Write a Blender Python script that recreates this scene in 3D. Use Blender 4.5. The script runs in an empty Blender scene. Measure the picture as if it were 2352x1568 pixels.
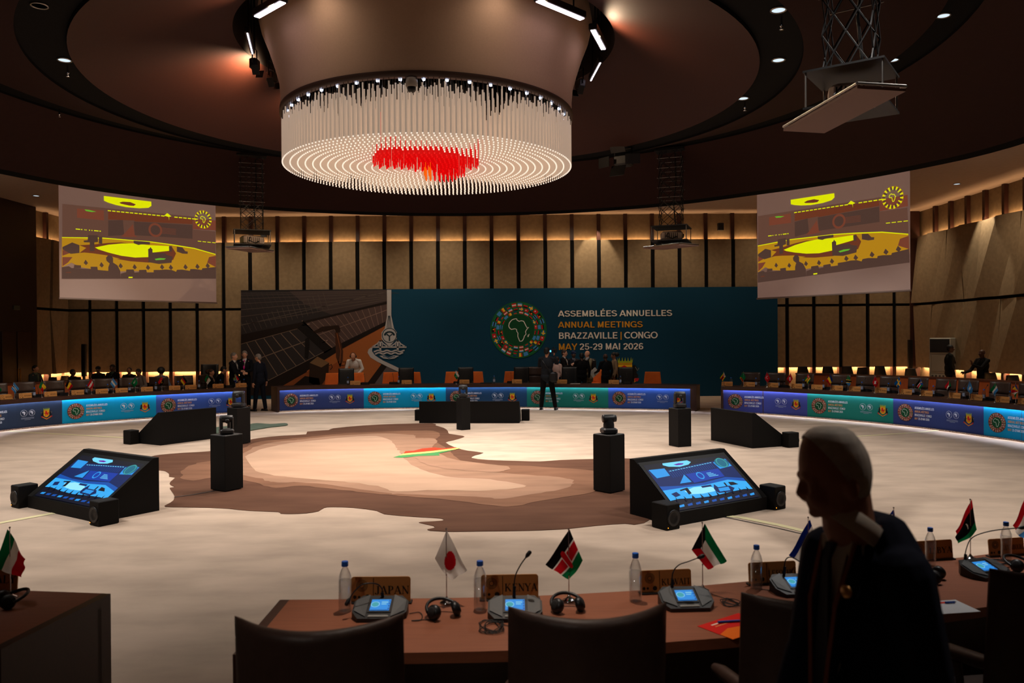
import bpy, math, random
from mathutils import Vector, Matrix, Euler
import numpy as np
random.seed(7)
PI = math.pi
SC = bpy.context.scene
COL = SC.collection

# ---------------------------------------------------------------- camera
CAMZ = 2.1
FPX = 28.0 / 36.0 * 2352
cam_data = bpy.data.cameras.new('camera')
cam_data.lens = 28.0
cam_data.sensor_width = 36.0
cam_data.clip_start = 0.05
cam_data.clip_end = 200
cam_data.dof.use_dof = True
cam_data.dof.focus_distance = 13.0
cam_data.dof.aperture_fstop = 3.2
cam = bpy.data.objects.new('camera', cam_data)
COL.objects.link(cam)
CM = Matrix.Rotation(math.radians(90 - 0.28), 4, 'X') @ Matrix.Rotation(-0.0070, 4, 'Z')
CM.translation = Vector((0, 0, CAMZ))
cam.matrix_world = CM
SC.camera = cam
CR = CM.to_3x3()
CP = Vector((0, 0, CAMZ))

# ---------------------------------------------------------------- view and world
SC.view_settings.view_transform = 'Standard'
SC.view_settings.look = 'None'
SC.view_settings.gamma = 1.0
SC.view_settings.use_curve_mapping = False
SC.view_settings.exposure = 0.0
SC.cycles.max_bounces = 6
SC.cycles.diffuse_bounces = 3
SC.cycles.transparent_max_bounces = 16
SC.cycles.sample_clamp_indirect = 3.0
SC.cycles.use_denoising = True
world = bpy.data.worlds.new('world')
SC.world = world
world.use_nodes = True
world.node_tree.nodes['Background'].inputs[0].default_value = (0.9, 0.7, 0.55, 1)
world.node_tree.nodes['Background'].inputs[1].default_value = 0.004

C0 = Vector((-1.38, 13.5, 0))       # the middle of the round hall


LM = 4.0


def spot(name, loc, to, power, angle, color, blend=0.6, radius=0.05):
    d = bpy.data.lights.new(name, 'SPOT')
    d.energy = power * LM
    d.spot_size = math.radians(angle)
    d.spot_blend = blend
    d.color = color
    d.shadow_soft_size = radius
    o = bpy.data.objects.new(name, d)
    COL.objects.link(o)
    o.location = loc
    o.rotation_euler = (Vector(to) - Vector(loc)).to_track_quat('-Z', 'Y').to_euler()
    return o


def area(name, loc, to, power, sx, sy, color, roll=0.0, spread=180):
    d = bpy.data.lights.new(name, 'AREA')
    d.shape = 'RECTANGLE'
    d.size = sx
    d.size_y = sy
    d.energy = power
    d.color = color
    d.spread = math.radians(spread)
    o = bpy.data.objects.new(name, d)
    COL.objects.link(o)
    o.location = loc
    q = (Vector(to) - Vector(loc)).to_track_quat('-Z', 'Y')
    o.rotation_euler = (q.to_matrix() @ Matrix.Rotation(roll, 3, 'Z')).to_euler()
    return o


WARM = (1.0, 0.87, 0.76)
NEUT = (1.0, 0.94, 0.88)
# downlights in the chandelier plate, between the rods
for k in range(7):
    a = 2 * PI * k / 7 + 0.3
    r = 0.0 if k == 6 else 1.6
    spot('chandelier_lamp', (C0.x + r * math.cos(a), C0.y + r * math.sin(a), 4.90),
         (C0.x + r * math.cos(a), C0.y + r * math.sin(a), 0), 80, 122, WARM, 0.9, 0.03)
# downlights in the outer ceiling ring, straight down over the carpet
for k in range(14):
    a = 2 * PI * (k + 0.5) / 14
    x, y = C0.x + 8.1 * math.cos(a), C0.y + 8.1 * math.sin(a)
    if y < 8.2:
        continue
    spot('ring_lamp', (x, y, 6.7), (C0.x + 0.72 * (x - C0.x), C0.y + 0.72 * (y - C0.y), 0), 150, 100, NEUT, 0.8, 0.06)
for x in (-6.0, -3.0, 0.0, 3.0, 6.0):
    spot('ring_lamp', (x, 6.6, 6.6), (x * 0.9, 7.3, 0), 168, 80, NEUT, 0.8, 0.06)


# fill spots added by the outer ring to brighten seats behind the far desks
for a in (0.28, 0.5, 0.68, 1.15, 1.45, 1.75, 2.0, 2.5, 2.75, 2.95):
    x, y = C0.x + 8.15 * math.cos(a), C0.y + 8.15 * math.sin(a)
    k = 12.6 / 8.15
    spot('seat_fill', (x, y, 6.7), (C0.x + k * (x - C0.x), C0.y + k * (y - C0.y), 0.9), 60 if abs(a - 1.6) < .5 else 105, 52, NEUT, 0.9, 0.06)
# downlights over the near desks
spot('desk_lamp', (-.2, 5.3, 6.7), (-.1, 3.85, .72), 200, 30, (1.0, 0.84, 0.7), 0.9, 0.05)
spot('desk_lamp', (2.4, 5.6, 6.7), (2.4, 4.6, .72), 14, 30, (1.0, 0.84, 0.7), 0.9, 0.05)
spot('desk_lamp', (-3.0, 5.4, 6.7), (-2.9, 4.1, .72), 10, 30, (1.0, 0.84, 0.7), 0.9, 0.05)
spot('rear_light', (-2.8, -1.4, 5.6), (-.3, 4.2, .7), 42, 34, (1.0, 0.88, 0.78), 0.9, 0.2)  # unseen fill added behind the camera to brighten the near name plates
spot('rear_light', (3.0, 3.0, 5.6), (1.0, 2.15, 1.6), 44, 24, (1.0, 0.88, 0.78), 0.9, 0.1)


# ---------------------------------------------------------------- rays
def ray(px, py):
    return (CR @ Vector(((px - 1176) / FPX, -(py - 784) / FPX, -1.0))).normalized()


def U(px, py, z=0.0):
    d = ray(px, py)
    t = (z - CAMZ) / d.z
    return CP + d * t


def V(px, py, y):
    d = ray(px, py)
    return CP + d * (y / d.y)


# ---------------------------------------------------------------- materials
def srgb(c):
    return tuple(((v / 255) / 12.92 if v / 255 <= 0.04045 else ((v / 255 + 0.055) / 1.055) ** 2.4) for v in c)


MATS = {}


def mat(name, col, rough=0.6, metal=0.0, emis=None, es=0.0, noise=0.0, nscale=8.0, stretch=(1, 1, 1), bump=0.0,
        spec=0.4, alpha=None, trans=0.0, raw=False, sheen=0.0):
    if name in MATS:
        return MATS[name]
    m = bpy.data.materials.new(name)
    m.use_nodes = True
    nt = m.node_tree
    b = nt.nodes['Principled BSDF']
    c = tuple(col) if raw else srgb(col)
    b.inputs['Base Color'].default_value = (*c, 1)
    b.inputs['Roughness'].default_value = rough
    b.inputs['Metallic'].default_value = metal
    b.inputs['Specular IOR Level'].default_value = spec
    if sheen:
        b.inputs['Sheen Weight'].default_value = sheen
    if trans:
        b.inputs['Transmission Weight'].default_value = trans
        b.inputs['IOR'].default_value = 1.2
    if emis is not None:
        b.inputs['Emission Color'].default_value = (*srgb(emis), 1)
        b.inputs['Emission Strength'].default_value = es
    if noise or bump:
        tc = nt.nodes.new('ShaderNodeTexCoord')
        mp = nt.nodes.new('ShaderNodeMapping')
        mp.inputs['Scale'].default_value = stretch
        nz = nt.nodes.new('ShaderNodeTexNoise')
        nz.inputs['Scale'].default_value = nscale
        nz.inputs['Detail'].default_value = 5
        nt.links.new(tc.outputs['Object'], mp.inputs[0])
        nt.links.new(mp.outputs[0], nz.inputs[0])
        if noise:
            mr = nt.nodes.new('ShaderNodeMapRange')
            mr.inputs[1].default_value = 0.3
            mr.inputs[2].default_value = 0.7
            mr.inputs[3].default_value = 1 - noise
            mr.inputs[4].default_value = 1 + noise
            nt.links.new(nz.outputs[0], mr.inputs[0])
            mx = nt.nodes.new('ShaderNodeVectorMath')
            mx.operation = 'SCALE'
            mx.inputs[0].default_value = c
            nt.links.new(mr.outputs[0], mx.inputs['Scale'])
            nt.links.new(mx.outputs[0], b.inputs['Base Color'])
        if bump:
            bp = nt.nodes.new('ShaderNodeBump')
            bp.inputs['Strength'].default_value = bump
            bp.inputs['Distance'].default_value = 0.02
            nt.links.new(nz.outputs[0], bp.inputs['Height'])
            nt.links.new(bp.outputs[0], b.inputs['Normal'])
    MATS[name] = m
    return m


def emit(name, col, s):
    if name in MATS:
        return MATS[name]
    m = mat(name, (8, 8, 8), 0.6, emis=col, es=s)
    return m


def pcol(c, rough=0.7):
    """a plain printed or dyed colour"""
    return mat('print_%d_%d_%d' % tuple(c), c, rough, spec=0.15)


M_CARPET = mat('carpet', (188, 168, 150), 0.95, noise=0.16, nscale=1.5, stretch=(0.8, 1.6, 1), bump=0.25, spec=0.05)
M_RUGD = mat('rug_dark_brown', (94, 66, 52), 0.95, noise=0.16, nscale=2.2, stretch=(0.5, 1.6, 1), spec=0.05)
M_RUGM = mat('rug_mid_brown', (122, 89, 70), 0.95, noise=0.14, nscale=2.2, stretch=(0.5, 1.6, 1), spec=0.05)
M_RUGL = mat('rug_tan', (172, 142, 120), 0.95, noise=0.10, nscale=1.6, stretch=(0.5, 1.6, 1), spec=0.05)
M_RUGG = mat('rug_green', (88, 100, 88), 0.95, noise=0.1, spec=0.05)
M_DWOOD = mat('dark_wood', (58, 34, 26), 0.38, noise=0.12, nscale=5, stretch=(1, 12, 12), spec=0.4)
M_TOPWOOD = mat('desk_wood', (142, 84, 58), 0.5, noise=0.10, nscale=4, stretch=(1, 14, 14), spec=0.35)
M_ORWOOD = mat('orange_wood', (168, 80, 34), 0.45, noise=0.12, nscale=4, stretch=(8, 8, 1))
M_BATTEN = mat('batten_wood', (62, 32, 22), 0.5, noise=0.1)
M_FABRIC = mat('wall_fabric', (132, 112, 86), 0.9, noise=0.10, nscale=9, bump=0.1, spec=0.1)
M_SOFFIT = mat('soffit_paint', (186, 164, 146), 0.85, noise=0.04)
M_BLACK = mat('black_paint', (20, 17, 16), 0.55, noise=0.05)
M_DARK = mat('dark_gap', (9, 8, 8), 0.8, spec=0.1)
M_CEIL = mat('perforated_red_wood', (46, 18, 9), 0.6, noise=0.12, nscale=30, stretch=(1, 1, 1), spec=0.2)
M_CEIL2 = mat('brown_ceiling', (44, 23, 19), 0.8, noise=0.08, spec=0.15)
M_LEATH = mat('brown_leather', (60, 44, 37), 0.42, noise=0.10, nscale=20, bump=0.15, spec=0.4)
M_LEATHD = mat('dark_brown_leather', (60, 42, 35), 0.5, noise=0.10, nscale=20, bump=0.15, spec=0.35)
M_BLEATH = mat('black_leather', (22, 24, 26), 0.4, noise=0.10, nscale=20, spec=0.45)
M_ORANGE = mat('orange_fabric', (214, 106, 46), 0.85, noise=0.06, spec=0.1)
M_CHROME = mat('chrome', (220, 220, 225), 0.12, metal=1.0)
M_STEEL = mat('steel', (150, 145, 140), 0.35, metal=1.0)
M_BLKMET = mat('black_metal', (24, 23, 23), 0.45, metal=0.3)
M_BLKPL = mat('black_plastic', (26, 26, 28), 0.4)
M_WHITE = mat('white_paint', (205, 200, 190), 0.6)
M_PLATE = mat('gold_plate', (196, 138, 76), 0.42, metal=0.15, noise=0.05)
M_INK = mat('engraved_black', (24, 16, 12), 0.6)
M_CAP = mat('blue_cap', (30, 100, 200), 0.4)
M_PINT = pcol((226, 222, 214))


def glass_mat():
    m = bpy.data.materials.new('clear_plastic')
    m.use_nodes = True
    nt = m.node_tree
    nt.nodes.clear()
    o = nt.nodes.new('ShaderNodeOutputMaterial')
    mx = nt.nodes.new('ShaderNodeMixShader')
    t = nt.nodes.new('ShaderNodeBsdfTransparent')
    t.inputs[0].default_value = (0.90, 0.91, 0.92, 1)
    g = nt.nodes.new('ShaderNodeBsdfGlossy')
    g.inputs['Roughness'].default_value = 0.12
    g.inputs[0].default_value = (0.9, 0.95, 1, 1)
    lw = nt.nodes.new('ShaderNodeLayerWeight')
    lw.inputs[0].default_value = 0.35
    nt.links.new(lw.outputs['Facing'], mx.inputs[0])
    nt.links.new(t.outputs[0], mx.inputs[1])
    nt.links.new(g.outputs[0], mx.inputs[2])
    nt.links.new(mx.outputs[0], o.inputs[0])
    MATS['clear_plastic'] = m
    return m


M_CLEAR = glass_mat()


# ---------------------------------------------------------------- mesh collector
class MB:
    def __init__(self):
        self.v = []
        self.f = []
        self.m = []
        self.s = []

    def add(self, verts, faces, mi=0, smooth=False):
        o = len(self.v)
        self.v.extend([tuple(p) for p in verts])
        for f in faces:
            self.f.append([i + o for i in f])
            self.m.append(mi)
            self.s.append(smooth)

    def box(self, c, s, rz=0.0, mi=0, M=None):
        hx, hy, hz = s[0] / 2, s[1] / 2, s[2] / 2
        R = M if M is not None else Matrix.Rotation(rz, 3, 'Z')
        pts = [Vector(c) + R @ Vector((x, y, z)) for z in (-hz, hz) for y in (-hy, hy) for x in (-hx, hx)]
        self.add(pts, [(0, 2, 3, 1), (4, 5, 7, 6), (0, 1, 5, 4), (2, 6, 7, 3), (0, 4, 6, 2), (1, 3, 7, 5)], mi)
        return self

    def rbox(self, c, s, r=0.01, rz=0.0, mi=0, M=None):
        """box with its vertical edges and rims chamfered"""
        hx, hy, hz = s[0] / 2, s[1] / 2, s[2] / 2
        r = min(r, hx * .9, hy * .9, hz * .9)
        R = M if M is not None else Matrix.Rotation(rz, 3, 'Z')
        rings = []
        for z, i in ((-hz, r), (-hz + r, 0), (hz - r, 0), (hz, r)):
            a, b = hx - i, hy - i
            ring = [(-a + r, -b), (a - r, -b), (a, -b + r), (a, b - r), (a - r, b), (-a + r, b), (-a, b - r), (-a, -b + r)]
            rings.append([Vector(c) + R @ Vector((x, y, z)) for x, y in ring])
        pts = [p for q in rings for p in q]
        fs = []
        for k in range(3):
            for i in range(8):
                j = (i + 1) % 8
                fs.append((k * 8 + i, k * 8 + j, k * 8 + 8 + j, k * 8 + 8 + i))
        fs.append(tuple(range(7, -1, -1)))
        fs.append(tuple(range(24, 32)))
        self.add(pts, fs, mi)
        return self

    def prism(self, poly, z0, z1, mi=0, mtop=None):
        n = len(poly)
        pts = [(p[0], p[1], z0) for p in poly] + [(p[0], p[1], z1) for p in poly]
        fs = [(i, (i + 1) % n, n + (i + 1) % n, n + i) for i in range(n)]
        self.add(pts, fs, mi)
        self.add(pts, [tuple(range(n - 1, -1, -1))], mi)
        self.add(pts, [tuple(range(n, 2 * n))], mi if mtop is None else mtop)
        return self

    def tube(self, path, r, n=8, mi=0, cap=True, smooth=True):
        path = [Vector(p) for p in path]
        rs = r if isinstance(r, (list, tuple)) else [r] * len(path)
        pts = []
        up = None
        for i, p in enumerate(path):
            t = (path[min(i + 1, len(path) - 1)] - path[max(i - 1, 0)])
            if t.length < 1e-9:
                t = Vector((0, 0, 1))
            t.normalize()
            if up is None:
                up = t.orthogonal().normalized()
            up = (up - t * up.dot(t))
            if up.length < 1e-6:
                up = t.orthogonal()
            up.normalize()
            w = t.cross(up)
            for k in range(n):
                a = 2 * PI * k / n
                pts.append(p + (up * math.cos(a) + w * math.sin(a)) * rs[i])
        fs = []
        for i in range(len(path) - 1):
            for k in range(n):
                j = (k + 1) % n
                fs.append((i * n + k, i * n + j, i * n + n + j, i * n + n + k))
        self.add(pts, fs, mi, smooth)
        if cap:
            self.add(pts, [tuple(range(n - 1, -1, -1)), tuple(range((len(path) - 1) * n, len(path) * n))], mi)
        return self

    def lathe(self, prof, c=(0, 0, 0), n=16, mi=0, smooth=True, M=None):
        pts = []
        for r, z in prof:
            for k in range(n):
                a = 2 * PI * k / n
                p = Vector((r * math.cos(a), r * math.sin(a), z))
                if M is not None:
                    p = M @ p
                pts.append(Vector(c) + p)
        fs = []
        for i in range(len(prof) - 1):
            for k in range(n):
                j = (k + 1) % n
                fs.append((i * n + k, i * n + j, i * n + n + j, i * n + n + k))
        self.add(pts, fs, mi, smooth)
        if prof[0][0] > 1e-5:
            self.add(pts, [tuple(range(n - 1, -1, -1))], mi)
        if prof[-1][0] > 1e-5:
            self.add(pts, [tuple(range((len(prof) - 1) * n, len(prof) * n))], mi)
        return self

    def ell(self, c, r, M=None, mi=0, nu=14, nv=9):
        if isinstance(r, (int, float)):
            r = (r, r, r)
        pts = []
        for i in range(nv + 1):
            th = PI * i / nv
            for k in range(nu):
                a = 2 * PI * k / nu
                p = Vector((r[0] * math.sin(th) * math.cos(a), r[1] * math.sin(th) * math.sin(a), -r[2] * math.cos(th)))
                if M is not None:
                    p = M @ p
                pts.append(Vector(c) + p)
        fs = []
        for i in range(nv):
            for k in range(nu):
                j = (k + 1) % nu
                if i == 0:
                    fs.append((k, nu + j, nu + k))
                elif i == nv - 1:
                    fs.append((i * nu + k, i * nu + j, i * nu + nu + k))
                else:
                    fs.append((i * nu + k, i * nu + j, i * nu + nu + j, i * nu + nu + k))
        self.add(pts, fs, mi, True)
        return self

    def grid(self, fn, nu, nv, mi=0, smooth=True, mfn=None):
        o = len(self.v)
        for j in range(nv + 1):
            for i in range(nu + 1):
                self.v.append(tuple(fn(i / nu, j / nv)))
        for j in range(nv):
            for i in range(nu):
                a = o + j * (nu + 1) + i
                self.f.append([a, a + 1, a + nu + 2, a + nu + 1])
                self.m.append(mfn((i + .5) / nu, (j + .5) / nv) if mfn else mi)
                self.s.append(smooth)
        return self

    def mesh(self, name, mats):
        me = bpy.data.meshes.new(name)
        me.from_pydata(self.v, [], self.f)
        for x in (mats if isinstance(mats, (list, tuple)) else [mats]):
            me.materials.append(x)
        me.polygons.foreach_set('material_index', self.m)
        me.polygons.foreach_set('use_smooth', self.s)
        me.update()
        return me

    def build(self, name, mats, parent=None, world=False, clean=True):
        if world and parent is not None:
            inv = Matrix.LocRotScale(parent.location, parent.rotation_euler, None).inverted()
            if parent.parent is not None:
                q = parent.parent
                inv = inv @ Matrix.LocRotScale(q.location, q.rotation_euler, None).inverted()
            self.v = [tuple(inv @ Vector(p)) for p in self.v]
        me = self.mesh(name, mats)
        return part(me, name, parent)


def part(me, name, parent=None, loc=(0, 0, 0), rot=(0, 0, 0), scale=None):
    o = bpy.data.objects.new(name, me)
    COL.objects.link(o)
    o.parent = parent
    o.location = loc
    o.rotation_euler = rot
    if scale:
        o.scale = scale
    return o


def tag(o, label=None, cat=None, group=None, kind=None):
    if label:
        o['label'] = label
    if cat:
        o['category'] = cat
    if group:
        o['group'] = group
    if kind:
        o['kind'] = kind
    return o


def thing(name, label, cat, loc=(0, 0, 0), rz=0.0, group=None):
    o = bpy.data.objects.new(name, None)
    COL.objects.link(o)
    o.location = loc
    o.rotation_euler = (0, 0, rz)
    o.empty_display_size = 0.1
    return tag(o, label, cat, group)


def facing(p, to=None):
    """rotation about z that turns a thing's local -Y towards a point (default: the hall's middle)"""
    to = C0 if to is None else Vector(to)
    d = Vector((to[0] - p[0], to[1] - p[1]))
    return math.atan2(d.x, -d.y)
from mathutils.geometry import tessellate_polygon


class Art:
    """flat coloured shapes laid as thin layers on a surface: fn(x, y, lift) -> point"""

    def __init__(self, fn, step=0.0012, seg=None):
        self.fn = fn
        self.step = step
        self.mb = MB()
        self.mats = []
        self.lv = 0
        self.seg = seg      # split edges longer than this (curved carriers)

    def mi(self, m):
        if not isinstance(m, bpy.types.Material):
            m = pcol(tuple(m))
        if m not in self.mats:
            self.mats.append(m)
        return self.mats.index(m)

    def poly(self, pts, m, lv=1):
        if len(pts) == 4 and self.seg is None or len(pts) == 3:
            self.mb.add([self.fn(x, y, lv * self.step) for x, y in pts], [tuple(range(len(pts)))], self.mi(m))
            return
        tr = tessellate_polygon([[Vector((x, y, 0)) for x, y in pts]])
        self.mb.add([self.fn(x, y, lv * self.step) for x, y in pts], [tuple(t) for t in tr], self.mi(m))

    def rect(self, x0, y0, x1, y1, m, lv=1):
        n = 1 if self.seg is None else max(1, int(math.ceil(abs(x1 - x0) / self.seg)))
        for i in range(n):
            a = x0 + (x1 - x0) * i / n
            b = x0 + (x1 - x0) * (i + 1) / n
            self.mb.add([self.fn(a, y0, lv * self.step), self.fn(b, y0, lv * self.step), self.fn(b, y1, lv * self.step),
                         self.fn(a, y1, lv * self.step)], [(0, 1, 2, 3)], self.mi(m))

    def disc(self, cx, cy, r, m, lv=1, n=36, ry=None):
        ry = r if ry is None else ry
        pts = [(cx + r * math.cos(2 * PI * k / n), cy + ry * math.sin(2 * PI * k / n)) for k in range(n)]
        self.mb.add([self.fn(x, y, lv * self.step) for x, y in pts], [tuple(range(n))], self.mi(m))

    def ring(self, cx, cy, r0, r1, m, lv=1, n=40, a0=0.0, a1=2 * PI):
        pts = []
        for k in range(n + 1):
            a = a0 + (a1 - a0) * k / n
            pts.append(self.fn(cx + r0 * math.cos(a), cy + r0 * math.sin(a), lv * self.step))
            pts.append(self.fn(cx + r1 * math.cos(a), cy + r1 * math.sin(a), lv * self.step))
        self.mb.add(pts, [(2 * k, 2 * k + 1, 2 * k + 3, 2 * k + 2) for k in range(n)], self.mi(m))

    def line(self, pts, w, m, lv=1, closed=False):
        pts = [Vector((p[0], p[1])) for p in pts]
        n = len(pts)
        L, R = [], []
        for i in range(n):
            a = pts[(i - 1) % n] if (closed or i > 0) else pts[i]
            b = pts[(i + 1) % n] if (closed or i < n - 1) else pts[i]
            d = b - a
            if d.length < 1e-9:
                d = Vector((1, 0))
            d.normalize()
            nn = Vector((-d.y, d.x)) * w / 2
            L.append(pts[i] + nn)
            R.append(pts[i] - nn)
        vs = [self.fn(p.x, p.y, lv * self.step) for q in zip(L, R) for p in q]
        fs = [(2 * i, 2 * i + 1, 2 * i + 3, 2 * i + 2) for i in range(n - 1)]
        if closed:
            fs.append((2 * n - 2, 2 * n - 1, 1, 0))
        self.mb.add(vs, fs, self.mi(m))

    def text(self, s, x0, x1, yb, yt, m, lv=2, bold=0.03):
        """lettering fitted between x0..x1, baseline yb to cap height yt"""
        if bold > .012:
            G = sans_glyphs()
            W = sum(G[c][1] for c in s) - .12
            kx, ky = (x1 - x0) / W, (yt - yb)
            cx = x0 - .07 * kx
            for c in s:
                for j, st in enumerate(G[c][0]):
                    dx_, dy_ = st[1][0] - st[0][0], st[1][1] - st[0][1]
                    # offset the centre line in em space so that both stem directions keep their weight
                    P_ = [Vector(p) for p in st]
                    n_ = len(P_)
                    cl = (P_[0] - P_[-1]).length < 1e-4
                    vs = []
                    for i in range(n_):
                        a_ = P_[i - 1] if i else (P_[-2] if cl else P_[0])
                        b_ = P_[i + 1] if i < n_ - 1 else (P_[1] if cl else P_[-1])
                        d_ = (b_ - a_)
                        d_ = d_.normalized() if d_.length > 1e-9 else Vector((1, 0))
                        w_ = Vector((-d_.y, d_.x)) * (.0825 * (1 - .12 * abs(d_.x)))
                        for q in (P_[i] + w_, P_[i] - w_):
                            vs.append(self.fn(cx + q.x * kx, yb + q.y * ky, (lv + .2 * (j % 4)) * self.step))
                    self.mb.add(vs, [(2 * i, 2 * i + 1, 2 * i + 3, 2 * i + 2) for i in range(n_ - 1)], self.mi(m))
                cx += G[c][1] * kx
            return
        vs, fs = glyphs(s, bold)
        xs = [p[0] for p in vs]
        cap = CAPH
        a = min(xs)
        k = (x1 - x0) / (max(xs) - a)
        h = (yt - yb) / cap
        for i, (ex, ey) in enumerate(((0, 0),) if bold <= .012 else ((-bold * 1.3, 0), (bold * 1.3, 0), (0, bold * .7), (0, -bold * .7))):
            self.mb.add([self.fn(x0 + (p[0] + ex - a) * k, yb + (p[1] + ey) * h, (lv + i * .25) * self.step) for p in vs], fs, self.mi(m))

    def build(self, name, parent=None, world=True):
        return self.mb.build(name, self.mats, parent, world)


_A = {}


def _arc(cx, cy, rx, ry, a0, a1, n=12):
    """centre-line arc, degrees"""
    return [(cx + rx * math.cos(math.radians(a0 + (a1 - a0) * i / n)), cy + ry * math.sin(math.radians(a0 + (a1 - a0) * i / n))) for i in range(n + 1)]


def sans_glyphs():
    """bold grotesque capitals and digits as centre lines; cap height 1, stroke t"""
    if _A:
        return _A
    t = .165
    h = t / 2
    T, B = 1 - h * .85, h * .85
    O = _arc(.43, .5, .36, .44, 90, 450, 28)
    C = _arc(.43, .5, .35, .44, 42, 318, 22)
    S = _arc(.36, .735, .255, .195, 20, 250, 14) + _arc(.36, .285, .275, .215, 75, -160, 14)
    D = dict(
        A=([[(.07, 0), (.39, 1)], [(.41, 1), (.73, 0)], [(.2, .28), (.6, .28)]], .80),
        B=([[(.17, 0), (.17, 1)], [(.17, T), (.40, T)] + _arc(.42, .745, .19, .185, 90, -90, 8) + [(.17, .55)], [(.17, .53), (.42, .53)] + _arc(.44, .305, .21, .235, 90, -90, 8) + [(.17, B)]], .76),
        C=([C], .80), E=([[(.17, 0), (.17, 1)], [(.17, T), (.66, T)], [(.17, .52), (.61, .52)], [(.17, B), (.68, B)]], .72),
        G=([_arc(.43, .5, .35, .44, 42, 300, 22), [(.70, 0), (.70, .50)], [(.45, .46), (.77, .46)]], .84),
        I=([[(.17, 0), (.17, 1)]], .34), L=([[(.17, 0), (.17, 1)], [(.17, B), (.62, B)]], .64),
        M=([[(.16, 0), (.16, 1)], [(.17, .98), (.44, .06)], [(.44, .06), (.71, .98)], [(.72, 0), (.72, 1)]], .88),
        N=([[(.16, 0), (.16, 1)], [(.16, .96), (.62, .04)], [(.62, 0), (.62, 1)]], .78), O=([O], .86),
        P=([[(.17, 0), (.17, 1)], [(.17, T), (.40, T)] + _arc(.42, .70, .20, .23, 90, -90, 8) + [(.17, .47)]], .72),
        R=([[(.17, 0), (.17, 1)], [(.17, T), (.42, T)] + _arc(.44, .72, .20, .21, 90, -90, 8) + [(.17, .51)], [(.44, .5), (.62, .36), (.66, 0)]], .78),
        S=([S], .72), T=([[(.35, 0), (.35, 1)], [(.04, T), (.66, T)]], .70),
        U=([[(.17, 1), (.17, .32)] + _arc(.40, .33, .23, .25, 180, 360, 12) + [(.63, 1)]], .80),
        V=([[(.06, 1), (.36, 0)], [(.36, 0), (.66, 1)]], .72), Y=([[(.06, 1), (.36, .42)], [(.66, 1), (.36, .42)], [(.36, .45), (.36, 0)]], .72),
        Z=([[(.08, T), (.62, T)], [(.60, .93), (.12, .07)], [(.06, B), (.64, B)]], .70),
        Q=([O, [(.5, .25), (.78, .0)]], .86), H=([[(.17, 0), (.17, 1)], [(.61, 0), (.61, 1)], [(.17, .52), (.61, .52)]], .78),
        D=([[(.17, 0), (.17, 1)], [(.17, T), (.36, T)] + _arc(.36, .5, .28, .43, 90, -90, 12) + [(.17, B)]], .80),
        J=([[(.46, 1), (.46, .3)] + _arc(.28, .28, .19, .21, 0, -180, 10)], .60), K=([[(.17, 0), (.17, 1)], [(.22, .36), (.64, 1)], [(.34, .56), (.68, 0)]], .76),
        F=([[(.17, 0), (.17, 1)], [(.17, T), (.64, T)], [(.17, .5), (.58, .5)]], .68), W=([[(.05, 1), (.24, 0)], [(.24, 0), (.46, 1)], [(.46, 1), (.68, 0)], [(.68, 0), (.88, 1)]], .94))
    D['É'] = (D['E'][0] + [[(.34, 1.10), (.48, 1.26)]], .72)
    D['È'] = (D['E'][0] + [[(.48, 1.10), (.34, 1.26)]], .72)
    D['Ü'] = (D['U'][0] + [[(.24, 1.1), (.24, 1.22)], [(.52, 1.1), (.52, 1.22)]], .80)
    D['0'] = ([_arc(.33, .5, .24, .43, 90, 450, 24)], .66)
    D['2'] = ([_arc(.32, .70, .22, .225, 170, -40, 12) + [(.14, .12)], [(.08, B), (.58, B)]], .66)
    D['5'] = ([[(.56, T), (.18, T), (.14, .50)] + _arc(.32, .32, .23, .255, 130, -165, 14)], .66)
    D['6'] = ([_arc(.34, .31, .215, .235, 90, 450, 18), [(.14, .30), (.15, .55)] + _arc(.36, .66, .22, .27, 190, 35, 10)], .66)
    D['9'] = ([_arc(.32, .69, .215, .235, 90, 450, 18), [(.52, .70), (.51, .45)] + _arc(.30, .34, .22, .27, 10, -145, 10)], .66)
    D['-'] = ([[(.06, .37), (.34, .37)]], .40)
    D[' '] = ([], .30)
    _A.update(D)
    return _A


_gl = {}


def glyphs(s, bold=0.03):
    if (s, bold) in _gl:
        return _gl[(s, bold)]
    cu = bpy.data.curves.new('lettering', 'FONT')
    cu.body = s
    cu.resolution_u = 2
    o = bpy.data.objects.new('lettering', cu)
    COL.objects.link(o)
    dg = bpy.context.evaluated_depsgraph_get()
    dg.update()
    me = o.evaluated_get(dg).to_mesh()
    vs = [(v.co.x, v.co.y) for v in me.vertices]
    fs = [tuple(p.vertices) for p in me.polygons]
    o.evaluated_get(dg).to_mesh_clear()
    bpy.data.objects.remove(o)
    bpy.data.curves.remove(cu)
    _gl[(s, bold)] = (vs, fs)
    return vs, fs


CAPH = 0.70
_v, _f = glyphs('H', 0.0)
CAPH = max(p[1] for p in _v)

AFRICA = [(785, 575), (740, 583), (700, 600), (670, 630), (645, 665), (632, 720), (640, 755), (665, 785), (690, 800),
          (725, 792), (760, 785), (795, 800), (800, 840), (825, 880), (820, 940), (832, 980), (845, 1010), (860, 1050), (910, 1045),
          (930, 1018), (945, 990), (960, 940), (995, 900), (983, 850), (1010, 800), (1055, 755), (1015, 765), (985, 710), (965, 665),
          (945, 630), (900, 618), (850, 630), (800, 600), (808, 583)]
AFRICA = [((x - 843) / 325.0, -(y - 812) / 325.0) for x, y in AFRICA]

# ---- national flags: colour at (u along the fly, v down the hoist)
R_, G_, B_, Y_, W_, K_ = (190, 26, 36), (20, 110, 62), (30, 60, 150), (236, 190, 40), (226, 222, 216), (22, 20, 20)
OR_, LB_ = (226, 120, 40), (70, 140, 205)


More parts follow.
